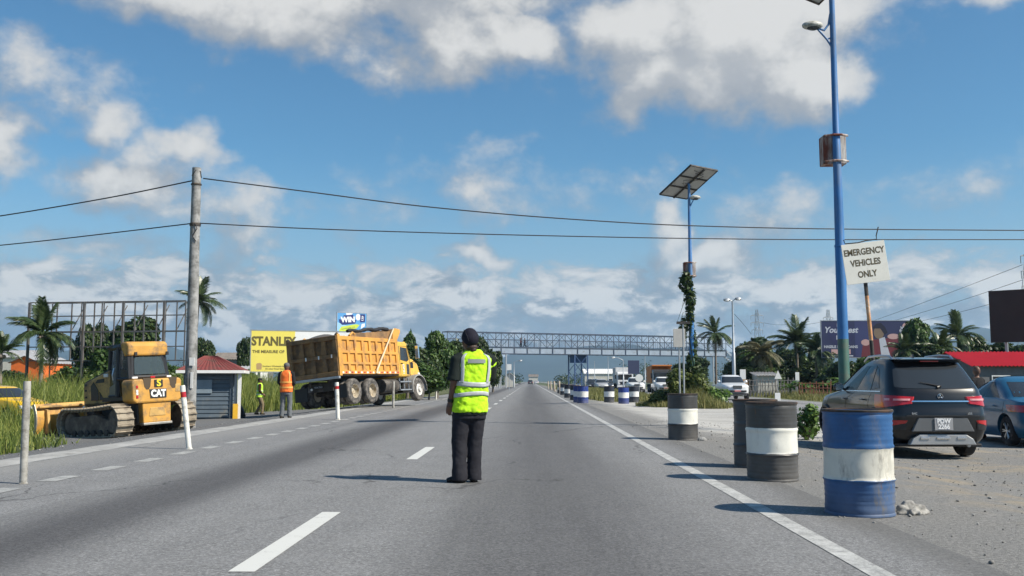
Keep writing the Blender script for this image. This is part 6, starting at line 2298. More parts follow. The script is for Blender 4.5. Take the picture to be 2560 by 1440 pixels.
palm(2258, 878, 82, 40, 'low palm in front of the purple billboard', 17, n=20)
for i, (px, h) in enumerate([(2070, 60), (2110, 70), (2150, 60), (2330, 72), (2375, 66), (2420, 70), (2010, 52), (1975, 50)]):
    banana(px, 960, 78 + i % 3, h, 'broad-leaved banana plant ' + ['under the left end of the indigo billboard', 'just right of the near blue pole', 'at the foot of the leaning sign post', 'above the SUV rear window', 'left of the palm leaning over the SUV', 'next to the red roof', 'beside the rusty railing', 'between the grey fence and the rusty railing'][i], 60 + i)


def treeline(name, label, pxs, Y, top0, amp, seed, mat):
    rng = np.random.default_rng(seed)
    Ps, Ns = [], []
    s = FPX / Y
    for px in np.arange(pxs[0], pxs[1], 9):
        x = at(px, 953, Y).x
        hh = (953 - top0 + amp * rng.uniform(-1, 1)) / s + 1.2
        P, N = crown_pts(rng, [(x, Y + rng.uniform(-8, 8), hh * .45, 9 / s * 1.4, 3, hh * .58)], 130)
        Ps.append(P); Ns.append(N)
    V, F = leaves(rng, np.concatenate(Ps), np.concatenate(Ns), 2.6 / s)
    o = link(name, np_mesh(name, V, F, mat))
    o['kind'] = 'stuff'; o['label'] = label


treeline('far_wood', 'far-off wood along the horizon left of the road', (-300, 1235), 210, 905, 14, 3, L_DARK)
treeline('far_wood', 'far-off wood along the horizon right of the opposite road', (1560, 2900), 230, 912, 12, 4, L_DARK)
treeline('distant_scrub', 'distant scrub where the road meets the horizon', (1225, 1300), 420, 934, 6, 5, L_DARK)
treeline('distant_scrub', 'distant scrub right of the road near the horizon', (1395, 1600), 420, 938, 5, 6, L_DARK)


def pebbles():
    rng = np.random.default_rng(9)
    n = 3000
    x = np.concatenate([rng.uniform(2.5, 9.5, 1900), rng.uniform(-11.4, -7.3, 1100)])
    y = np.concatenate([rng.uniform(3.5, 30, 1900), rng.uniform(10, 50, 1100)])
    r = np.minimum(.024, rng.gamma(1.6, .0045, n) + .003)
    base = np.array([[1, 0, 0], [-1, 0, 0], [0, 1, 0], [0, -1, 0], [0, 0, 1], [0, 0, -1]], float)
    tri = np.array([[0, 2, 4], [2, 1, 4], [1, 3, 4], [3, 0, 4], [2, 0, 5], [1, 2, 5], [3, 1, 5], [0, 3, 5]])
    V = base[None] * (r[:, None, None] * rng.uniform(.6, 1.3, (n, 6, 1))) * np.array([1, 1, .7])
    V = V + np.stack([x, y, ZG(x, y) + r * .3 + .003], 1)[:, None, :]
    F = tri[None] + (np.arange(n) * 6)[:, None, None]
    o = link('loose_gravel', np_mesh('loose_gravel', V.reshape(-1, 3), F.reshape(-1, 3), leaf_mat('gravel_stone', (.12, .118, .112), (.2, .195, .185), (.36, .35, .33), 0.0, .9)))
    o['kind'] = 'stuff'; o['label'] = 'loose gravel scattered over both shoulders'


pebbles()
# ------------------------------------------------------------------ vehicles and people in place
p = at(2357, 1140, 16.9)
sv = suv((p.x, 16.9, zg(p.x, 17.5) + .006), R(90.5))
sv.scale = (1.06, .955, 1.115)
for w_ in [c for c in sv.children if c.name.startswith('wheel') and not c.name.startswith('wheel_arch')]:
    w_.scale = (1.08 / 1.06, 1, 1.08 / 1.115)
    w_.location.z = .325 * 1.08 / 1.115
sedan((at(2675, 1100, 19.6).x, 19.6, zg(9, 20) + .006), R(88), (.018, .10, .19), 'blue_sedan', 'teal blue saloon car parked right of the black SUV')
d = gp(330, 1086)
hd = R(180 - 35)
bd_ = bulldozer((-11.36, 27.35, zg(-11.36, 27.35) + .02), hd, R(2.6), R(-2.5))
bd_.scale = (.97, .97, .97)
tipper((-8.62, 38.9, zg(-8.2, 40) + .12), R(90 - 22), R(-6), R(-.4))
warden()
o = gp(714, 1046)
worker('person in orange safety vest and grey jeans standing behind the truck tailgate', (o.x, o.y, zg(o.x, o.y)), R(-4), pbr('orange_vest', (.85, .17, .025), .75, var=.1, bump=.6, bscale=8), cloth('grey_jeans', (.13, .14, .15)), cloth('dark_sleeves', (.02, .02, .022)), 'beanie', bands=pbr('orange_tape', (.9, .42, .1), .5))
o = at(648, 1036, 45.0)
worker('person in lime vest, brown sleeves and black cap walking by the tall grass', (o.x, o.y, zg(o.x, o.y)), R(-75), pbr('pale_lime_vest', (.5, .78, .06), .75, var=.1), cloth('khaki_trousers', (.2, .16, .1)), cloth('brown_sleeves', (.05, .025, .016)), 'cap', stride=.12, bands=pbr('pale_tape', (.65, .8, .5), .5))
h = at(2440, 905, 23.5)
far_person('person in dark clothing standing between the SUV and the teal saloon', (h.x, 23.5, zg(h.x, 23.5)), R(30), cloth('dark_sleeves', 0))
# ------------------------------------------------------------------ footbridge
M_BR = pbr('blue_grey_bridge_steel', (.055, .08, .125), .6, .2, var=.2, scale=1, dirt=(.14, .11, .09), amt=.2)
M_BRL = pbr('pale_bridge_web', (.26, .32, .40), .65, var=.15, scale=1, dirt=(.2, .2, .2), amt=.2)
M_BRB = pbr('blue_pier_steel', (.05, .10, .22), .55, .2, var=.2, scale=1)


def footbridge():
    A, B = at(1112, 886, 150.0), at(1806, 890, 172.0)
    zb = 5.45
    A.z = B.z = 0
    root = thing('footbridge', 'blue-grey steel truss footbridge crossing the highway', 'footbridge', A)
    L = (B - A).length
    root.rotation_euler = (0, 0, math.atan2(B.y - A.y, B.x - A.x))
    n = 23
    st = L / n
    W = 1.1
    z1, z2, z3 = zb + 1.15, zb + 2.3, zb + 3.4
    MB().b2((0, -W, z1 - .22), (L, W, z1 - .14)).build('deck', MT['grey'], root)
    for s in (-1, 1):
        y = s * W
        MB().b2((0, y - .015, zb + .1), (L, y + .015, z1 - .1)).build('girder_web', M_BRL, root)
        bar(root, 'bottom_flange', (0, y, zb + .05), (L, y, zb + .05), .24, .12, M_BR)
        bar(root, 'top_flange', (0, y, z1 - .05), (L, y, z1 - .05), .24, .14, M_BR)
        bar(root, 'mid_rail', (0, y, z2), (L, y, z2), .08, .08, M_BR)
        bar(root, 'top_chord', (0, y, z3), (L, y, z3), .15, .15, M_BR)
        for k in range(n + 1):
            x = k * st
            bar(root, 'girder_stiffener', (x, y - .05, zb + .1), (x, y - .05, z1 - .1), .13, .12, M_BR)
            bar(root, 'truss_post', (x, y, z1), (x, y, z3), .09, .09, M_BR)
            if k < n:
                up = k % 2 == 0
                bar(root, 'truss_brace', (x, y, z1 if up else z3), (x + st, y, z3 if up else z1), .065, .065, M_BR)
                if s < 0:
                    bar(root, 'truss_brace', (x + st * .5, y, z2 + (0 if up else 0)), (x + st * (.0 if up else 1), y, z3 if up else z3), .05, .05, M_BR)
        # wire mesh infill along the walkway
        me = MB()
        for k in range(int(L / .45)):
            x = k * .45
            me.tube([(x, y, z1), (x + .0, y, z2)], .012, 3, caps=False)
        for j in range(5):
            me.tube([(0, y, z1 + .2 * j + .1), (L, y, z1 + .2 * j + .1)], .012, 3, caps=False)
        me.build('mesh_infill', M_BR, root)
    for k in range(0, n + 1, 2):
        bar(root, 'overhead_tie', (k * st, -W, z3), (k * st, W, z3), .08, .08, M_BR)

    def pier(px, w, nleg, m, bracing=True):
        x = (at(px, 953, 150 + 22 * (px - 1112) / 694.0).x - A.x) / math.cos(root.rotation_euler.z)
        pr = thing_part('pier', root)
        g = -.2
        xs = [x - w / 2, x + w / 2]
        for xx in xs:
            for y in (-W, W):
                bar(pr, 'leg', (xx, y, g), (xx, y, zb), .17, .17, m)
        if bracing:
            for y in (-W, W):
                for a, b in ((g, zb * .5), (zb * .5, zb)):
                    bar(pr, 'brace', (xs[0], y, a), (xs[1], y, b), .08, .08, m)
                    bar(pr, 'brace', (xs[1], y, a), (xs[0], y, b), .08, .08, m)
            bar(pr, 'cap_beam', (xs[0] - .3, 0, zb - .1), (xs[1] + .3, 0, zb - .1), .2, 2.4, m)
        return pr
    pier(1445, 2.4, 4, M_BRB)
    pier(1250, 1.2, 4, MT['galv'], False)
    pier(1130, 1.2, 4, MT['galv'], False)
    pier(1760, 2.4, 4, MT['galv'], False)
    # stair flight down at the right end, running away from the road
    for y in (-W, W):
        bar(root, 'stair_stringer', (L, y, z1 - .1), (L + 8.5, y, -.1), .12, .34, M_BRL)
        bar(root, 'stair_handrail', (L, y, z2 + .1), (L + 8.5, y, 1.1), .07, .07, M_BR)
        for k in range(7):
            t = k / 6
            bar(root, 'stair_baluster', (L + 8.5 * t, y, z1 - .1 - (z1) * t), (L + 8.5 * t, y, z2 + .1 - (z2 - 1.0) * t), .05, .05, M_BRL)
    for k in range(22):
        t = (k + .5) / 22
        bar(root, 'stair_tread', (L + 8.5 * t, -W, z1 - .1 - z1 * t), (L + 8.5 * t, W, z1 - .1 - z1 * t), .3, .05, MT['grey'], up=(0, 0, 1))
    return root, z1


br, brz = footbridge()
for i, (px, lb, c) in enumerate([(1302, 'person in rust-brown shirt crossing the footbridge, left of two', (.12, .04, .03)), (1312, 'person in dark shirt crossing the footbridge, right of two', (.03, .025, .03))]):
    yy = 150 + 22 * (px - 1112) / 694
    q = at(px, 953, yy)
    far_person(lb, (q.x, q.y + .1 * i, brz - .14), R(90), cloth('walker_shirt_%s' % ('brown', 'dark')[i], c), None, (.04, .03, .03))


# ------------------------------------------------------------------ hoardings
def hoarding(name, label, tl, tr, h_px, Yl, Yr, legs, face, back=None, leg_r=.12, thick=.12):
    a, b = at(tl[0], tl[1], Yl), at(tr[0], tr[1], Yr)
    h = h_px / (FPX / Yl)
    d = (b - a); d.z = 0
    w = d.length
    zt = (a.z + b.z) / 2
    c = (a + b) / 2
    g = zg(c.x, c.y)
    root = thing(name, label, 'billboard', (c.x, c.y, g), math.atan2(d.y, d.x))
    zc = zt - h / 2 - g
    bd = MB().box((0, thick / 2, zc), (w, thick, h)).build('board', face, root)
    fr = MB()
    for s in (-1, 1):
        fr.b2((s * (w / 2 + .03), -.02, zc - h / 2 - .04), (s * (w / 2 - .03), thick + .02, zc + h / 2 + .04))
        fr.b2((-w / 2, -.02, zc + s * (h / 2) - .035), (w / 2, thick + .02, zc + s * (h / 2) + .035))
    fr.build('edge_frame', back or MT['galv'], root)
    for t in legs:
        bar(root, 'leg', ((t - .5) * w, thick + leg_r, -.1), ((t - .5) * w, thick + leg_r, zc + h * .3), leg_r * 1.5, leg_r * 1.5, MT['galv'])
    return root, bd, w, h, zc


def flat(bd, name, poly, mat, y=-.004, th=.004):
    """flat print on the front of a hoarding; poly in board metres (x right, z up)"""
    return MB().prism(poly, y - th, y).build(name, mat, bd)


def ell(cx, cz, rx, rz, n=20, a0=0, a1=360):
    return [(cx + rx * math.cos(R(a0 + (a1 - a0) * k / n)), cz + rz * math.sin(R(a0 + (a1 - a0) * k / n))) for k in range(n + (0 if a1 - a0 >= 360 else 1))]


def print_mat(name, col, rough=.55):
    return pbr(name, col, rough, var=.04, scale=.6)


def words(bd, s, x, z, size, mat, y=-.012, rot=0.0, **kw):
    return text(s, size, mat, bd, Matrix.Translation((x, y, z)) @ Matrix.Rotation(R(90), 4, 'X') @ Matrix.Rotation(rot, 4, 'Z'), extrude=.001, **kw)


# yellow and white one behind the truck
PW = print_mat('billboard_white', (.78, .79, .80))
root, bd, w, h, zc = hoarding('billboard', 'yellow and white hardware billboard behind the dump truck', (628, 825), (905, 830), 105, 72, 75, (.08, .36, .64, .92), PW)
ye = print_mat('billboard_yellow', (.80, .68, .13))
ol = print_mat('billboard_olive_ink', (.13, .105, .03))
x0 = -w / 2
yw = 3.28
flat(bd, 'yellow_field', [(x0, zc - h / 2), (x0 + 3.05, zc - h / 2), (x0 + yw, zc + h / 2), (x0, zc + h / 2)], ye)
words(bd, 'STANLEY', x0 + 1.67, zc + .72, .92, ol, bold=.045, xs=.86)
words(bd, 'THE MEASURE OF', x0 + 1.30, zc - .05, .30, ol, bold=.04)
flat(bd, 'logo', [(x0 + .45, zc - 1.4), (x0 + .83, zc - 1.4), (x0 + .85, zc - 1.0), (x0 + .75, zc - .9), (x0 + .53, zc - .9), (x0 + .43, zc - 1.0)], print_mat('logo_tan', (.45, .3, .14)), -.006)
words(bd, 'Southern Wholesale Inc', x0 + 1.72, zc - 1.14, .17, ol, bold=.02)
words(bd, 'All other Road Home', x0 + 1.84, zc - 1.34, .17, ol, bold=.02)
# blue prize hoarding
sky_b = print_mat('hoarding_sky_blue', (.10, .33, .66)); navy = print_mat('hoarding_navy', (.012, .025, .16)); lime_p = print_mat('hoarding_lime', (.55, .66, .06))
root, bd, w, h, zc = hoarding('billboard', 'blue prize billboard rising above the truck body', (843, 780), (917, 784), 58, 110, 112, (.2, .8), sky_b)
flat(bd, 'white_splash', [(-.75, zc + h / 2), (.1, zc + h / 2), (-.2, zc + .9), (-.7, zc + 1.0)], PW)
flat(bd, 'white_splash', ell(.75, zc + .85, .3, .38), PW)
flat(bd, 'pale_blue_splash', [(-w / 2, zc - h / 2), (-w / 2, zc + .2), (-.6, zc - .2), (-.2, zc - h / 2)], print_mat('hoarding_pale_blue', (.3, .55, .8)))
flat(bd, 'navy_splash', [(-1.62, zc + .55), (-1.1, zc + .45), (-1.05, zc + 1.0), (.15, zc + 1.12), (.2, zc + .55), (.55, zc + .5), (.4, zc + .1), (-1.2, zc - .12), (-1.55, zc + .15)], navy, -.009)
words(bd, 'WIN', -.5, zc + .50, .82, PW, -.02, R(3), bold=.06)
flat(bd, 'lime_stroke', [(-1.6, zc - .75), (-1.3, zc - .32), (.5, zc + .02), (.95, zc - .05), (.6, zc - .45), (-1.3, zc - .95)], lime_p, -.012)
words(bd, 'everything for a car', -.45, zc - .45, .22, navy, -.022, R(11))
flat(bd, 'navy_box', [(1.0, zc + .25), (1.62, zc + .3), (1.62, zc + 1.2), (1.02, zc + 1.2)], navy, -.009)
words(bd, 'LYF', 1.32, zc + .72, .36, PW, -.02, R(80), bold=.04)
flat(bd, 'white_splash', [(1.1, zc - .5), (1.6, zc - .2), (1.6, zc + .15), (1.2, zc + .05)], PW)
# empty billboard frame on the left
def empty_frame():
    Y0 = 62.0
    a, b = at(75, 757, 63.5), at(465, 748, 62.0)
    c = (a + b) / 2
    g = zg(c.x, c.y)
    root = thing('billboard', 'empty rusty steel billboard frame standing in the left field', 'billboard', (c.x, c.y, g), math.atan2(b.y - a.y, b.x - a.x))
    w = (b - a).length
    m = pbr('frame_steel', (.16, .16, .165), .7, .3, var=.25, dirt=(.16, .1, .06), amt=.3)
    zt = a.z - g
    s = FPX / Y0
    rows = [zt, zt - 36 / s, zt - 76 / s, zt - 115 / s, zt - 150 / s]
    for z in rows:
        bar(root, 'rail', (-w / 2, 0, z), (w / 2, 0, z), .07, .07, m)
        if z in rows[::2]:
            bar(root, 'back_rail', (-w / 2, .8, z), (w / 2, .8, z), .06, .06, m)
    cols = [75, 108, 146, 183, 214, 240, 259, 290, 312, 341, 364, 395, 413, 444, 465]
    for i, px in enumerate(cols):
        x = (px - 270) / 390 * w
        bar(root, 'upright', (x, 0, rows[-1] if i % 4 else -.1), (x, 0, zt), .07 if i % 4 else .14, .07 if i % 4 else .14, m)
        if i % 2:
            x2 = x + .18
            bar(root, 'back_upright', (x2, .8, -.1 if i % 4 == 1 else rows[-1]), (x2, .8, zt), .06, .06, m)
            bar(root, 'strut', (x, 0, rows[2]), (x2 + .25, .8, zt - .2), .05, .05, m)
            bar(root, 'tie', (x, 0, zt), (x2, .8, zt), .05, .05, m)


empty_frame()
# purple finance hoarding on the right
pur = print_mat('hoarding_indigo', (.028, .036, .10)); pale = print_mat('hoarding_pale_ink', (.52, .55, .62)); pk = print_mat('hoarding_pink', (.55, .35, .33))
root, bd, w, h, zc = hoarding('billboard', 'indigo finance billboard with a hatted figure behind the near blue pole', (2052, 803), (2298, 800), 92, 95, 95, (.2, .24, .8), pur)
s = 246 / w
X = lambda px: (px - 2052) / s - w / 2
Z = lambda py: zc + h / 2 - (py - 802) / s
flat(bd, 'lighter_field', [(X(2136), Z(893)), (X(2175), Z(893)), (X(2175), Z(803)), (X(2136), Z(803))], print_mat('hoarding_indigo_light', (.042, .052, .15)))
flat(bd, 'swash', [(X(2066), Z(812)), (X(2130), Z(812)), (X(2134), Z(845)), (X(2120), Z(862)), (X(2085), Z(862)), (X(2070), Z(845))], print_mat('hoarding_indigo_dark', (.025, .03, .10)), -.006)
words(bd, 'LIVE', X(2101), Z(814), .42, pale, bold=.03)
words(bd, 'Your Best', X(2101), Z(826), .80, pale, bold=.03, shear=.25)
words(bd, 'LIFE', X(2101), Z(845), .55, pale, bold=.03)
words(bd, 'HASSLE FREE LOANS', X(2100), Z(868), .36, pale, bold=.035)
flat(bd, 'app_badge', [(X(2076), Z(886)), (X(2096), Z(886)), (X(2096), Z(874)), (X(2076), Z(874))], pk, -.006)
flat(bd, 'app_badge', [(X(2103), Z(886)), (X(2124), Z(886)), (X(2124), Z(874)), (X(2103), Z(874))], pk, -.006)
flat(bd, 'web_line', [(X(2070), Z(892)), (X(2130), Z(892)), (X(2130), Z(889)), (X(2070), Z(889))], pale, -.006)
# stand-in figure: hat, face, jacket, hands, papers
fig = print_mat('figure_skin', (.22, .16, .11)); red = print_mat('figure_red', (.16, .03, .045))
flat(bd, 'figure_jacket', [(X(2150), Z(893)), (X(2155), Z(862)), (X(2180), Z(850)), (X(2220), Z(846)), (X(2258), Z(848)), (X(2262), Z(870)), (X(2225), Z(893))], red, -.006)
flat(bd, 'figure_face', ell(X(2196), Z(832), 13 / s, 16 / s), fig, -.009)
flat(bd, 'figure_hat', [(X(2178), Z(822)), (X(2190), Z(810)), (X(2202), Z(808)), (X(2212), Z(818)), (X(2218), Z(832)), (X(2210), Z(838)), (X(2200), Z(822))], print_mat('figure_hat', (.012, .014, .035)), -.013)
flat(bd, 'figure_hand', ell(X(2162), Z(857), 11 / s, 8 / s), pk, -.013)
flat(bd, 'figure_hand', ell(X(2232), Z(842), 15 / s, 7 / s), pk, -.013)
flat(bd, 'papers', [(X(2200), Z(892)), (X(2222), Z(889)), (X(2210), Z(843)), (X(2196), Z(848))], pale, -.016)
flat(bd, 'sun_logo', ell(X(2266), Z(818), 11 / s, 11 / s, 16, 0, 180), pk, -.006)
words(bd, 'island', X(2262), Z(820), .40, pale, bold=.04)
words(bd, 'finance', X(2262), Z(828), .40, pale, bold=.04)
# blank brown hoarding at the right edge
root, bd, w, h, zc = hoarding('billboard', 'blank dark brown billboard at the right edge of the view', (2472, 728), (2720, 716), 126, 70, 66, (.15, .5, .85), pbr('bare_brown_hoarding', (.045, .036, .034), .8, var=.15, scale=.5), MT['dark_steel'])


# ------------------------------------------------------------------ buildings
def corrugated(rows_pts, n, amp, mat, name, parent):
    """roof slope between an eave line and a ridge line: rows_pts = (eave_a, eave_b, ridge_b, ridge_a)"""
    ea, eb, rb, ra = [Vector(p) for p in rows_pts]
    nrm = (eb - ea).cross(ra - ea).normalized()
    r0, r1 = [], []
    for k in range(n + 1):
        t = k / n
        o = nrm * (amp if k % 2 else -amp)
        r0.append(ea.lerp(eb, t) + o); r1.append(ra.lerp(rb, t) + o)
    mb = MB().grid([r0, r1])
    o = mb.build(name, mat, parent)
    sm = o.modifiers.new('s', 'SOLIDIFY'); sm.thickness = .02
    return o


def booth():
    x, y = at(605, 1040, 40.0).x - 1.86, 40.0
    g = zg(x + 1, y)
    root = thing('booth', 'small blue-grey plank booth with a red corrugated roof behind the utility pole', 'building', (x, y, g), R(12))
    m = pbr('blue_grey_planks', (.085, .115, .145), .75, var=.15, scale=3, dirt=(.16, .16, .15), amt=.25)
    w, d, h = 1.34, 1.9, 2.02
    MB().b2((-.6 + .02, .02, 0), (w - .02, d, h)).build('wall', m, root)
    n = 11
    for k in range(n):
        z0 = .05 + k * (h - .1) / n
        MB().prism([(0, z0), (-.03, z0 + .01), (-.005, z0 + (h - .1) / n - .012), (.02, z0 + (h - .1) / n - .012)], -.6, w, 'X').build('plank', m, root)
        MB().prism([(w, z0), (w + .03, z0 + .01), (w + .005, z0 + (h - .1) / n - .012), (w - .02, z0 + (h - .1) / n - .012)], 0, d, 'Y').build('plank', m, root)
    MB().b2((w - .06, -.06, 0), (w + .05, .04, h)).build('corner_trim', m, root)
    MB().b2((-.25, -.075, 1.05), (.55, -.035, 1.62)).build('shutter', pbr('pale_shutter', (.2, .25, .29), .6), root, bevel=.01)
    MB().b2((w + .26, -.25, 0), (w + .40, -.1, h - .02)).build('white_post', MT['white'], root)
    MB().b2((w + .12, -.12, 0), (w + .22, -.04, h - .02)).build('white_post', MT['grey'], root)
    MB().b2((w + .10, -.35, .0), (w + .30, -.30, .62)).build('yellow_board', pbr('yellow_board', (.8, .45, .03), .6), root)
    rm = pbr('red_corrugated_roof', (.21, .04, .035), .7, var=.25, scale=3, dirt=(.11, .05, .04), amt=.5, dscale=3)
    e0, e1, f0, f1 = (-.85, -.45, h), (w + .52, -.45, h), (-.85, d + .4, h), (w + .52, d + .4, h)
    rp0, rp1 = (.1, d / 2, h + .62), (.6, d / 2, h + .62)
    corrugated((e0, e1, rp1, rp0), 30, .012, rm, 'roof_slope', root)
    corrugated((f1, f0, rp0, rp1), 30, .012, rm, 'roof_slope', root)
    corrugated((e1, f1, rp1, rp1), 26, .012, rm, 'roof_slope', root)
    corrugated((f0, e0, rp0, rp0), 26, .012, rm, 'roof_slope', root)
    fb = MB()
    for a, b in ((e0, e1), (e1, f1), (f1, f0), (f0, e0)):
        a, b = Vector(a), Vector(b)
        dd = (b - a).normalized()
        fb.box((a + b) / 2 - Vector((0, 0, .07)), ((b - a).length if abs(dd.x) > .5 else .03, (b - a).length if abs(dd.y) > .5 else .03, .12))
    fb.build('fascia', MT['white'], root)
    # black sack leaning by the post
    q = at(596, 1036, 41.0)
    o = MB().lathe([(.001, .0), (.26, .0), (.28, .12), (.2, .35), (.1, .62), (.03, .82), (.001, .84)], 12, wob=lambda a, z: .04 * math.sin(3 * a + z * 6)).build('black_sack', pbr('black_bag', (.012, .012, .013), .4, bump=.5, bscale=12), None, smooth=60)
    o.location = (q.x, 41.0, zg(q.x, 41))
    tag(o, 'black plastic sack slumped beside the booth', 'sack')


booth()


def house(label, tl, tr, py_eave, py_ridge, py_base, Y, depth, wall, roof, gable=True, n=24, name='house', windows=()):
    a, b = at(tl, py_eave, Y), at(tr, py_eave, Y)
    s = FPX / Y
    g = zg((a.x + b.x) / 2, Y)
    h = a.z - g
    hr = (py_eave - py_ridge) / s
    w = b.x - a.x
    root = thing(name, label, 'building', (a.x, Y, g))
    o = .25
    if gable:      # gable end facing the camera
        MB().prism([(0, -.1), (w, -.1), (w, h), (w / 2, h + hr), (0, h)], 0, depth).build('wall', wall, root)
        k = hr / (w / 2)
        corrugated(((-o, -o, h - o * k + .05), (-o, depth + o, h - o * k + .05), (w / 2, depth + o, h + hr + .05), (w / 2, -o, h + hr + .05)), n, .03, roof, 'roof_slope', root)
        corrugated(((w + o, depth + o, h - o * k + .05), (w + o, -o, h - o * k + .05), (w / 2, -o, h + hr + .05), (w / 2, depth + o, h + hr + .05)), n, .03, roof, 'roof_slope', root)
    else:          # long side facing the camera
        MB().prism([(0, -.1), (depth, -.1), (depth, h), (depth / 2, h + hr), (0, h)], 0, w, 'X').build('wall', wall, root)
        corrugated(((-o, -o, h - .02), (w + o, -o, h - .02), (w + o, depth / 2, h + hr + .06), (-o, depth / 2, h + hr + .06)), n, .035, roof, 'roof_slope', root)
        corrugated(((w + o, depth + o, h - .02), (-o, depth + o, h - .02), (-o, depth / 2, h + hr + .06), (w + o, depth / 2, h + hr + .06)), n, .035, roof, 'roof_slope', root)
    for (u, z0, ww, hh) in windows:
        f = MB().b2((u * w - ww / 2, -.05, z0), (u * w + ww / 2, .02, z0 + hh)).build('window', MT['white'], root)
        MB().b2((u * w - ww / 2 + .07, -.06, z0 + .07), (u * w + ww / 2 - .07, -.03, z0 + hh - .07)).build('pane', MT['glass'], f)
    return root


W_OR = pbr('orange_wall', (.75, .16, .03), .8, var=.08)
W_GR = pbr('grey_wall', (.16, .16, .165), .85, var=.12)
W_CR = pbr('cream_wall', (.55, .53, .47), .85, var=.1)
R_GREY = pbr('grey_tin_roof', (.42, .42, .43), .5, .3, var=.15, dirt=(.25, .2, .16), amt=.3)
R_RED = pbr('bright_red_roof', (.62, .018, .02), .45, var=.08, scale=.8)
R_BRN = pbr('weathered_brown_roof', (.16, .14, .12), .8, var=.25, scale=.6, dirt=(.24, .2, .17), amt=.4)
house('bright orange house with a grey gable roof at the left edge', 28, 98, 906, 891, 960, 96, 7, W_OR, R_GREY, True, windows=((.45, 1.4, .5, .7), (.78, .6, .9, 1.2)))
house('long grey-walled building with a bright red corrugated roof at the right edge', 2436, 2760, 914, 878, 960, 58, 7, W_GR, R_RED, False, 70, windows=((.2, .8, 1.1, .9), (.5, .8, 1.1, .9)))
house('low house with a weathered brown roof beyond the booth', 520, 640, 898, 880, 950, 130, 9, W_GR, R_BRN, False, 40, windows=((.3, 1.2, 1.2, 1.0),))
house('low grey-roofed house behind the far-left palm', -60, 72, 893, 874, 950, 140, 9, W_CR, R_GREY, False, 40, windows=((.6, 1.5, 1.2, 1.0),))
house('white shed with a flat pale roof under the yellow billboard', 592, 640, 922, 916, 950, 88, 4, MT['white'], R_GREY, False, 14)
house('long white commercial building far off beyond the opposite road', 1462, 1537, 934, 922, 955, 250, 14, W_CR, pbr('white_fascia', (.75, .74, .72), .6), False, 30, windows=((.15, 1, 1.2, 1), (.35, 1, 1.2, 1), (.6, 1, 1.2, 1), (.85, 1, 1.2, 1)))
house('small white gabled house far off left of the road', 1262, 1286, 942, 932, 955, 190, 7, W_CR, R_GREY, True, 12)
house('pale far-off building at the end of the road', 1322, 1345, 942, 936, 955, 480, 12, W_CR, R_BRN, False, 14)
house('low grey shed half hidden in the trees of the far verge', 1895, 1945, 938, 931, 960, 88, 5, W_CR, R_GREY, False, 16)


# ------------------------------------------------------------------ lamps, pylons, small signs, fences
def street_lamp(px, pyt, Y, label, arms, group='street lamps', m=None, r=.09):
    s = FPX / Y
    t = at(px, pyt, Y)
    g = zg(t.x, Y)
    m = m or MT['galv']
    root = thing('street_lamp', label, 'street lamp', (t.x, Y, g), 0, group)
    h = t.z - g
    MB().lathe([(r * 1.3, -.1), (r * 1.2, h * .45), (r * .8, h * .46), (r * .6, h)], 12).build('pole', m, root, smooth=40)
    for (dx, dz) in arms:
        MB().tube([(0, 0, h - .05), (dx * .5, 0, h + dz * .8), (dx, 0, h + dz)], .04, 6).build('arm', m, root, smooth=40)
        lh = MB().ball((dx * 1.25, -.02, h + dz), (.34, .18, .16), 12, 8).build('lamp_head', m, root, smooth=True)
        MB().ball((dx * 1.28, -.1, h + dz - .06), (.2, .12, .1), 10, 6).build('lens', MT['white_lamp'], lh, smooth=True)
    return root


street_lamp(1831, 752, 90, 'grey twin-headed street lamp behind the silver pickup', ((-.42, .08), (.42, .18)), r=.14)
street_lamp(1558, 900, 140, 'single-arm street lamp by the opposite road under the bridge', ((-1.2, .35),))
street_lamp(1285, 905, 170, 'street lamp left of the road beyond the bridge', ((.9, .25),))
street_lamp(1520, 892, 190, 'slim lamp post right of the bridge pier', ())
street_lamp(1612, 890, 160, 'slim lamp post left of the orange lorry', ())
street_lamp(1486, 903, 230, 'distant lamp post behind the bridge pier', ())


def pylon(px, pyt, Y, label, arms, w0=2.6):
    s = FPX / Y
    t = at(px, pyt, Y)
    root = thing('pylon', label, 'pylon', (t.x, Y, -.2), R(8), 'electricity pylons')
    h = t.z + .2
    m = MT['galv']
    mb = MB()
    n = 9
    zs = [h * (1 - (1 - i / n) ** 1.0) for i in range(n + 1)]
    wd = lambda z: w0 * (1 - z / h) ** .9 * .5 + .28
    for i in range(n):
        a, b = wd(zs[i]), wd(zs[i + 1])
        cs = [(-1, -1), (1, -1), (1, 1), (-1, 1)]
        for j in range(4):
            p, q = cs[j], cs[(j + 1) % 4]
            mb.tube([(p[0] * a, p[1] * a, zs[i]), (p[0] * b, p[1] * b, zs[i + 1])], .07, 4)
            mb.tube([(p[0] * a, p[1] * a, zs[i]), (q[0] * b, q[1] * b, zs[i + 1])], .045, 4)
    mb.build('lattice', m, root)
    for (py, half) in arms:
        z = at(px, py, Y).z + .2
        am = MB()
        L = half / s
        for sd in (-1, 1):
            am.tube([(0, 0, z + .5), (sd * L, 0, z)], .06, 4).tube([(0, 0, z), (sd * L, 0, z)], .06, 4).tube([(sd * L, 0, z), (sd * L, 0, z - 1.3)], .08, 5)
        am.build('cross_arm', m, root)
    return root


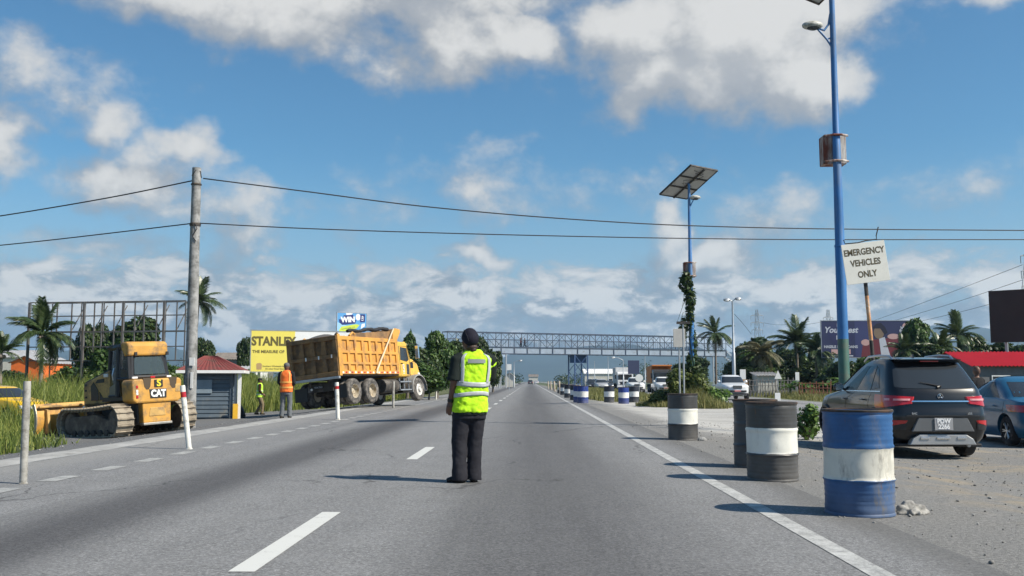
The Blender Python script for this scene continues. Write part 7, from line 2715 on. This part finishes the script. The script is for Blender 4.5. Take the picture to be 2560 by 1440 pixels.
pylon(1892, 774, 330, 'lattice pylon above the trees right of the twin street lamp', ((789, 16), (807, 16), (825, 14)))
pylon(2070, 774, 300, 'pylon top peeking over the left end of the indigo billboard', ((794, 12), (820, 12)))
pylon(2572, 610, 165, 'large pylon cut off by the right edge of the view', ((640, 24), (678, 24), (716, 24)), 4)
for i, (pts, lb) in enumerate([([(2556, 662), (2400, 722), (2200, 796), (2080, 836)], 'upper power line sagging left from the large pylon'), ([(2556, 700), (2400, 752), (2200, 812), (2080, 846)], 'middle power line sagging left from the large pylon'), ([(2556, 738), (2400, 780), (2200, 826), (2080, 856)], 'lower power line sagging left from the large pylon'), ([(2080, 800), (2000, 812), (1950, 812), (1900, 806)], 'faint power line between the two distant pylons')]):
    cable('power_line', lb, pts, 165 if i < 3 else 300, 298 if i < 3 else 330, .04, 'distant power lines')
cable('guy_wire', 'thin wire running down right from the twin street lamp', [(1836, 785), (1860, 812), (1878, 835)], 90, 110, .02)


def plate_sign(name, label, px, pyc, Y, w, h, m, poly=None, post=True, ht=None, cat='sign'):
    c = at(px, pyc, Y)
    g = zg(c.x, Y)
    root = thing(name, label, cat, (c.x, Y, g))
    z = c.z - g
    if poly:
        MB().prism([(a * w, z + b * h) for a, b in poly], -.03, 0).build('plate', m, root)
    else:
        MB().b2((-w / 2, -.03, z - h / 2), (w / 2, 0, z + h / 2)).build('plate', m, root, bevel=.01)
    if post:
        MB().tube([(0, .06, -.1), (0, .06, z + h * .3)], .04, 8).build('post', MT['galv'], root)
    return root


plate_sign('road_sign', 'pale square sign on a thin post left of the far blue pole', 1698, 845, 44.5, .55, .85, pbr('back_of_sign', (.45, .44, .42), .6, var=.1))
o = plate_sign('wayside_post', 'thin rusty post with a dark cross board beside the far blue pole', 1708, 807, 44.2, .62, .12, MT['dark_steel'], cat='post')
plate_sign('road_sign', 'white rectangular sign with dark figures right of the silver pickup', 1857, 936, 84, .5, .85, MT['white'])
plate_sign('road_sign', 'white rectangular sign by the rusty railing', 1993, 942, 80, .32, .75, MT['white'])
plate_sign('road_sign', 'small triangular warning sign among the verge grass', 1945, 938, 79, 1, 1, MT['white'], [(-.3, -.3), (.3, -.3), (0, .4)])
plate_sign('notice_board', 'small orange board in the verge grass right of the silver pickup', 1862, 958, 82, .55, .6, pbr('orange_board', (.5, .26, .08), .7))
plate_sign('lit_sign', 'white box sign on a pole left of the road beyond the bridge', 1273, 918, 120, .55, .75, MT['white'])
plate_sign('road_sign', 'round white speed sign in the median by the white pickup', 1598, 945, 100, .8, .8, MT['white'], ell(0, 0, .5, .5, 16))
plate_sign('shop_sign', 'tall dark blue shop sign left of the orange lorry', 1584, 918, 135, 1.6, 1.9, print_mat('sign_navy', (.05, .06, .12)))
plate_sign('kilometre_post', 'small white stone post at the edge of the verge grass', 1944, 992, 62, .35, .5, MT['white'], cat='post', post=False)


def rail_fence(label, px0, px1, Y, m, h=1.1, n=14, mesh=False):
    a, b = at(px0, 953, Y), at(px1, 953, Y)
    g = zg(a.x, Y)
    root = thing('fence', label, 'fence', (a.x, Y, g))
    L = b.x - a.x
    for k in range(n + 1):
        bar(root, 'post', (L * k / n, 0, -.1), (L * k / n + (.08 * math.sin(k * 5)), 0, h * (1 + .12 * math.sin(k * 3))), .07, .07, m)
    for z in (h * .35, h * .65, h * .95):
        bar(root, 'rail', (0, -.04, z), (L, -.04, z), .05, .05, m)
    if mesh:
        for k in range(n):
            bar(root, 'brace', (L * k / n, -.04, .1), (L * (k + 1) / n, -.04, h * .95), .035, .035, m)
    return root


rail_fence('rusty orange railing along the far verge behind the SUV', 1998, 2075, 76, MT['rust'], 1.25, 9)
rail_fence('weathered grey fence along the far verge right of the silver pickup', 1868, 1992, 82, pbr('grey_timber', (.2, .19, .18), .9, var=.2), 1.5, 16, True)
rail_fence('grey roadside railing behind the distant cars', 1462, 1560, 150, MT['galv'], 1.2, 12)


# ------------------------------------------------------------------ other traffic
def pickup(px, py, Y, col, label, toward=True, group='vehicles on the opposite road'):
    p = at(px, py, Y)
    g = zg(p.x, Y) + .006
    root = thing('pickup_truck', label, 'pickup', (p.x, Y, g), R(-90 if toward else 90), group)
    lv = [(.35, .1, 2.95, .82, .15, .35), (.52, .0, 3.10, .90, .15, .45), (.75, .0, 3.14, .92, .15, .5), (.95, .0, 3.12, .92, .15, .5), (1.08, .0, 2.95, .90, .15, .5), (1.16, .02, 2.4, .88, .15, .45), (1.2, .03, 2.05, .86, .15, .4), (1.4, .12, 1.72, .79, .15, .34), (1.62, .24, 1.4, .71, .15, .3), (1.73, .3, 1.2, .64, .15, .26), (1.79, .45, 1.0, .5, .12, .2), (1.80, .6, .85, .3, .1, .1)]
    pt = car_paint('pickup_paint_%d' % int(px), col)
    sh, body = car_body(lv, pt, [(2.35, .38, .44)], root)
    body.location = (2.0, 0, 0)
    hold = body
    # load bed
    MB().b2((.0, -.88, .55), (2.1, .88, .62)).b2((.0, .80, .6), (2.1, .88, 1.08)).b2((.0, -.88, .6), (2.1, -.80, 1.08)).b2((.0, -.88, .6), (.06, .88, 1.08)).build('load_bed', pt, root, bevel=.02)
    for s in (1, -1):
        sh.patch(0, 0, 0, 0, .008, 6, 5, corners=((s * 2.15, 1.24), (s * 2.95, 1.24), (s * 2.86, 1.66), (s * 2.2, 1.66))).build('side_window', MT['glass'], hold, smooth=40)
        sh.patch(0, 0, 0, 0, .018, 8, 3, corners=((s * 3.3, .92), (s * 4.25, .86), (s * 4.25, 1.0), (s * 3.25, 1.06))).build('headlamp', MT['white_lamp'], hold, smooth=40)
        sh.patch(0, 0, 0, 0, .018, 6, 3, corners=((s * 3.7, .58), (s * 4.2, .58), (s * 4.2, .68), (s * 3.7, .70))).build('fog_lamp', MT['black'], hold, smooth=40)
        q = sh.pt(s * 2.95, 1.26)
        MB().ball(q + Vector((.02, s * .14, .06)), (.08, .13, .11), 10, 7).build('wing_mirror', pt, hold, smooth=True)
        for x in (.75, 4.35):
            wheel(root, (x, s * .80, .38), .38, .25, s, 6)
    front_glass(sh, 1.24, 1.68, hold)
    MB().box((sh.pt(5, .9).x + .01, 0, .93), (.06, .66, .22)).build('grille', MT['black'], hold, bevel=.03)
    MB().box((sh.pt(5, .9).x + .03, 0, .93), (.06, .62, .03)).build('grille_bar', MT['chrome'], hold)
    MB().box((sh.pt(5, .6).x + .01, 0, .62), (.06, .9, .16)).build('lower_grille', MT['black'], hold, bevel=.03)
    MB().box((sh.pt(5, .6).x + .05, 0, .66), (.02, .44, .10)).build('number_plate', MT['pink_lamp'], hold)
    MB().box((sh.pt(5, .45).x - .02, 0, .44), (.16, 1.5, .12)).build('skid_bar', MT['black'], hold, bevel=.03)
    return root


pickup(1808, 993, 74.0, (.62, .64, .66), 'silver pickup truck driving towards the camera on the opposite road')
pickup(1581, 970, 112, (.7, .71, .71), 'white pickup approaching beside the round speed sign')
pickup(1648, 968, 104, (.72, .72, .7), 'white pickup in front of the orange lorry')


def lorry(px, Y, cabc, boxc, label, dumped=True, toward=True):
    p = at(px, 960, Y)
    g = zg(p.x, Y) + .006
    root = thing('lorry', label, 'lorry', (p.x, Y, g), R(-90 if toward else 90), 'vehicles on the opposite road')
    cm = car_paint('lorry_cab_%d' % int(px), cabc)
    bm = pbr('lorry_body_%d' % int(px), boxc, .6, var=.15)
    MB().prism([(5.0, .7), (6.9, .7), (6.95, 1.4), (6.7, 2.5), (6.5, 2.75), (5.0, 2.75)], -1.15, 1.15).build('cab', cm, root, bevel=.08)
    MB().b2((6.80, -1.0, 1.55), (6.95, 1.0, 2.35)).build('windscreen', MT['glass'], root, bevel=.04)
    MB().b2((6.85, -.8, .85), (7.0, .8, 1.25)).build('grille', MT['black'], root)
    MB().b2((6.8, -1.2, .4), (7.05, 1.2, .72)).build('bumper', cm, root, bevel=.04)
    for s in (1, -1):
        MB().b2((6.9, s * .75, .9), (7.02, s * 1.05, 1.1)).build('headlamp', MT['white_lamp'], root)
        MB().box((6.7, s * 1.4, 2.0), (.1, .2, .6)).build('mirror', MT['black'], root)
        for x in (1.2, 2.5, 6.0):
            wheel(root, (x, s * 1.0, .5), .5, .4, s, 0, MT['alloy'])
    MB().b2((.2, -.45, .7), (6.5, .45, 1.0)).build('chassis', MT['dark_steel'], root)
    if dumped:
        MB().prism([(0, 1.1), (4.8, 1.1), (4.8, 2.9), (5.6, 3.15), (5.6, 3.3), (0, 3.1)], -1.2, 1.2).build('load_body', bm, root, bevel=.04)
    else:
        MB().b2((0, -1.25, 1.05), (4.85, 1.25, 3.4)).build('load_body', bm, root, bevel=.04)
    return root


lorry(1640, 122, (.05, .045, .04), (.62, .20, .04), 'dark lorry with an orange tipping body on the opposite road')
lorry(1552, 150, (.7, .7, .7), (.6, .6, .6), 'white box lorry behind the black and white drums', False)
sedan((at(1500, 960, 140).x, 140, zg(10, 140)), R(-90), (.35, .36, .38), 'grey_car', 'grey car far along the opposite road, left of the white lorry', kind='wagon')
sedan((at(1478, 960, 150).x, 150, zg(10, 150)), R(-90), (.02, .02, .025), 'black_car', 'black car far along the opposite road beside the bridge pier', kind='wagon')
sedan((at(1520, 960, 160).x, 160, zg(12, 160)), R(-90), (.05, .06, .08), 'dark_blue_car', 'dark blue car far along the opposite road, behind the grey one', kind='sedan')
sedan((at(1326, 960, 330).x, 330, .006), R(90), (.06, .06, .065), 'dark_car', 'dark car driving away far ahead in the lane', kind='wagon')
sedan((at(1341, 960, 380).x, 380, .006), R(90), (.6, .6, .6), 'white_car', 'white car driving away farthest ahead on the road', kind='sedan')
y = sedan((-25.0, 42.3, zg(-24, 42) + .006), R(-20), (.72, .45, .02), 'yellow_car', 'yellow car half hidden in the grass left of the bulldozer blade', kind='wagon')
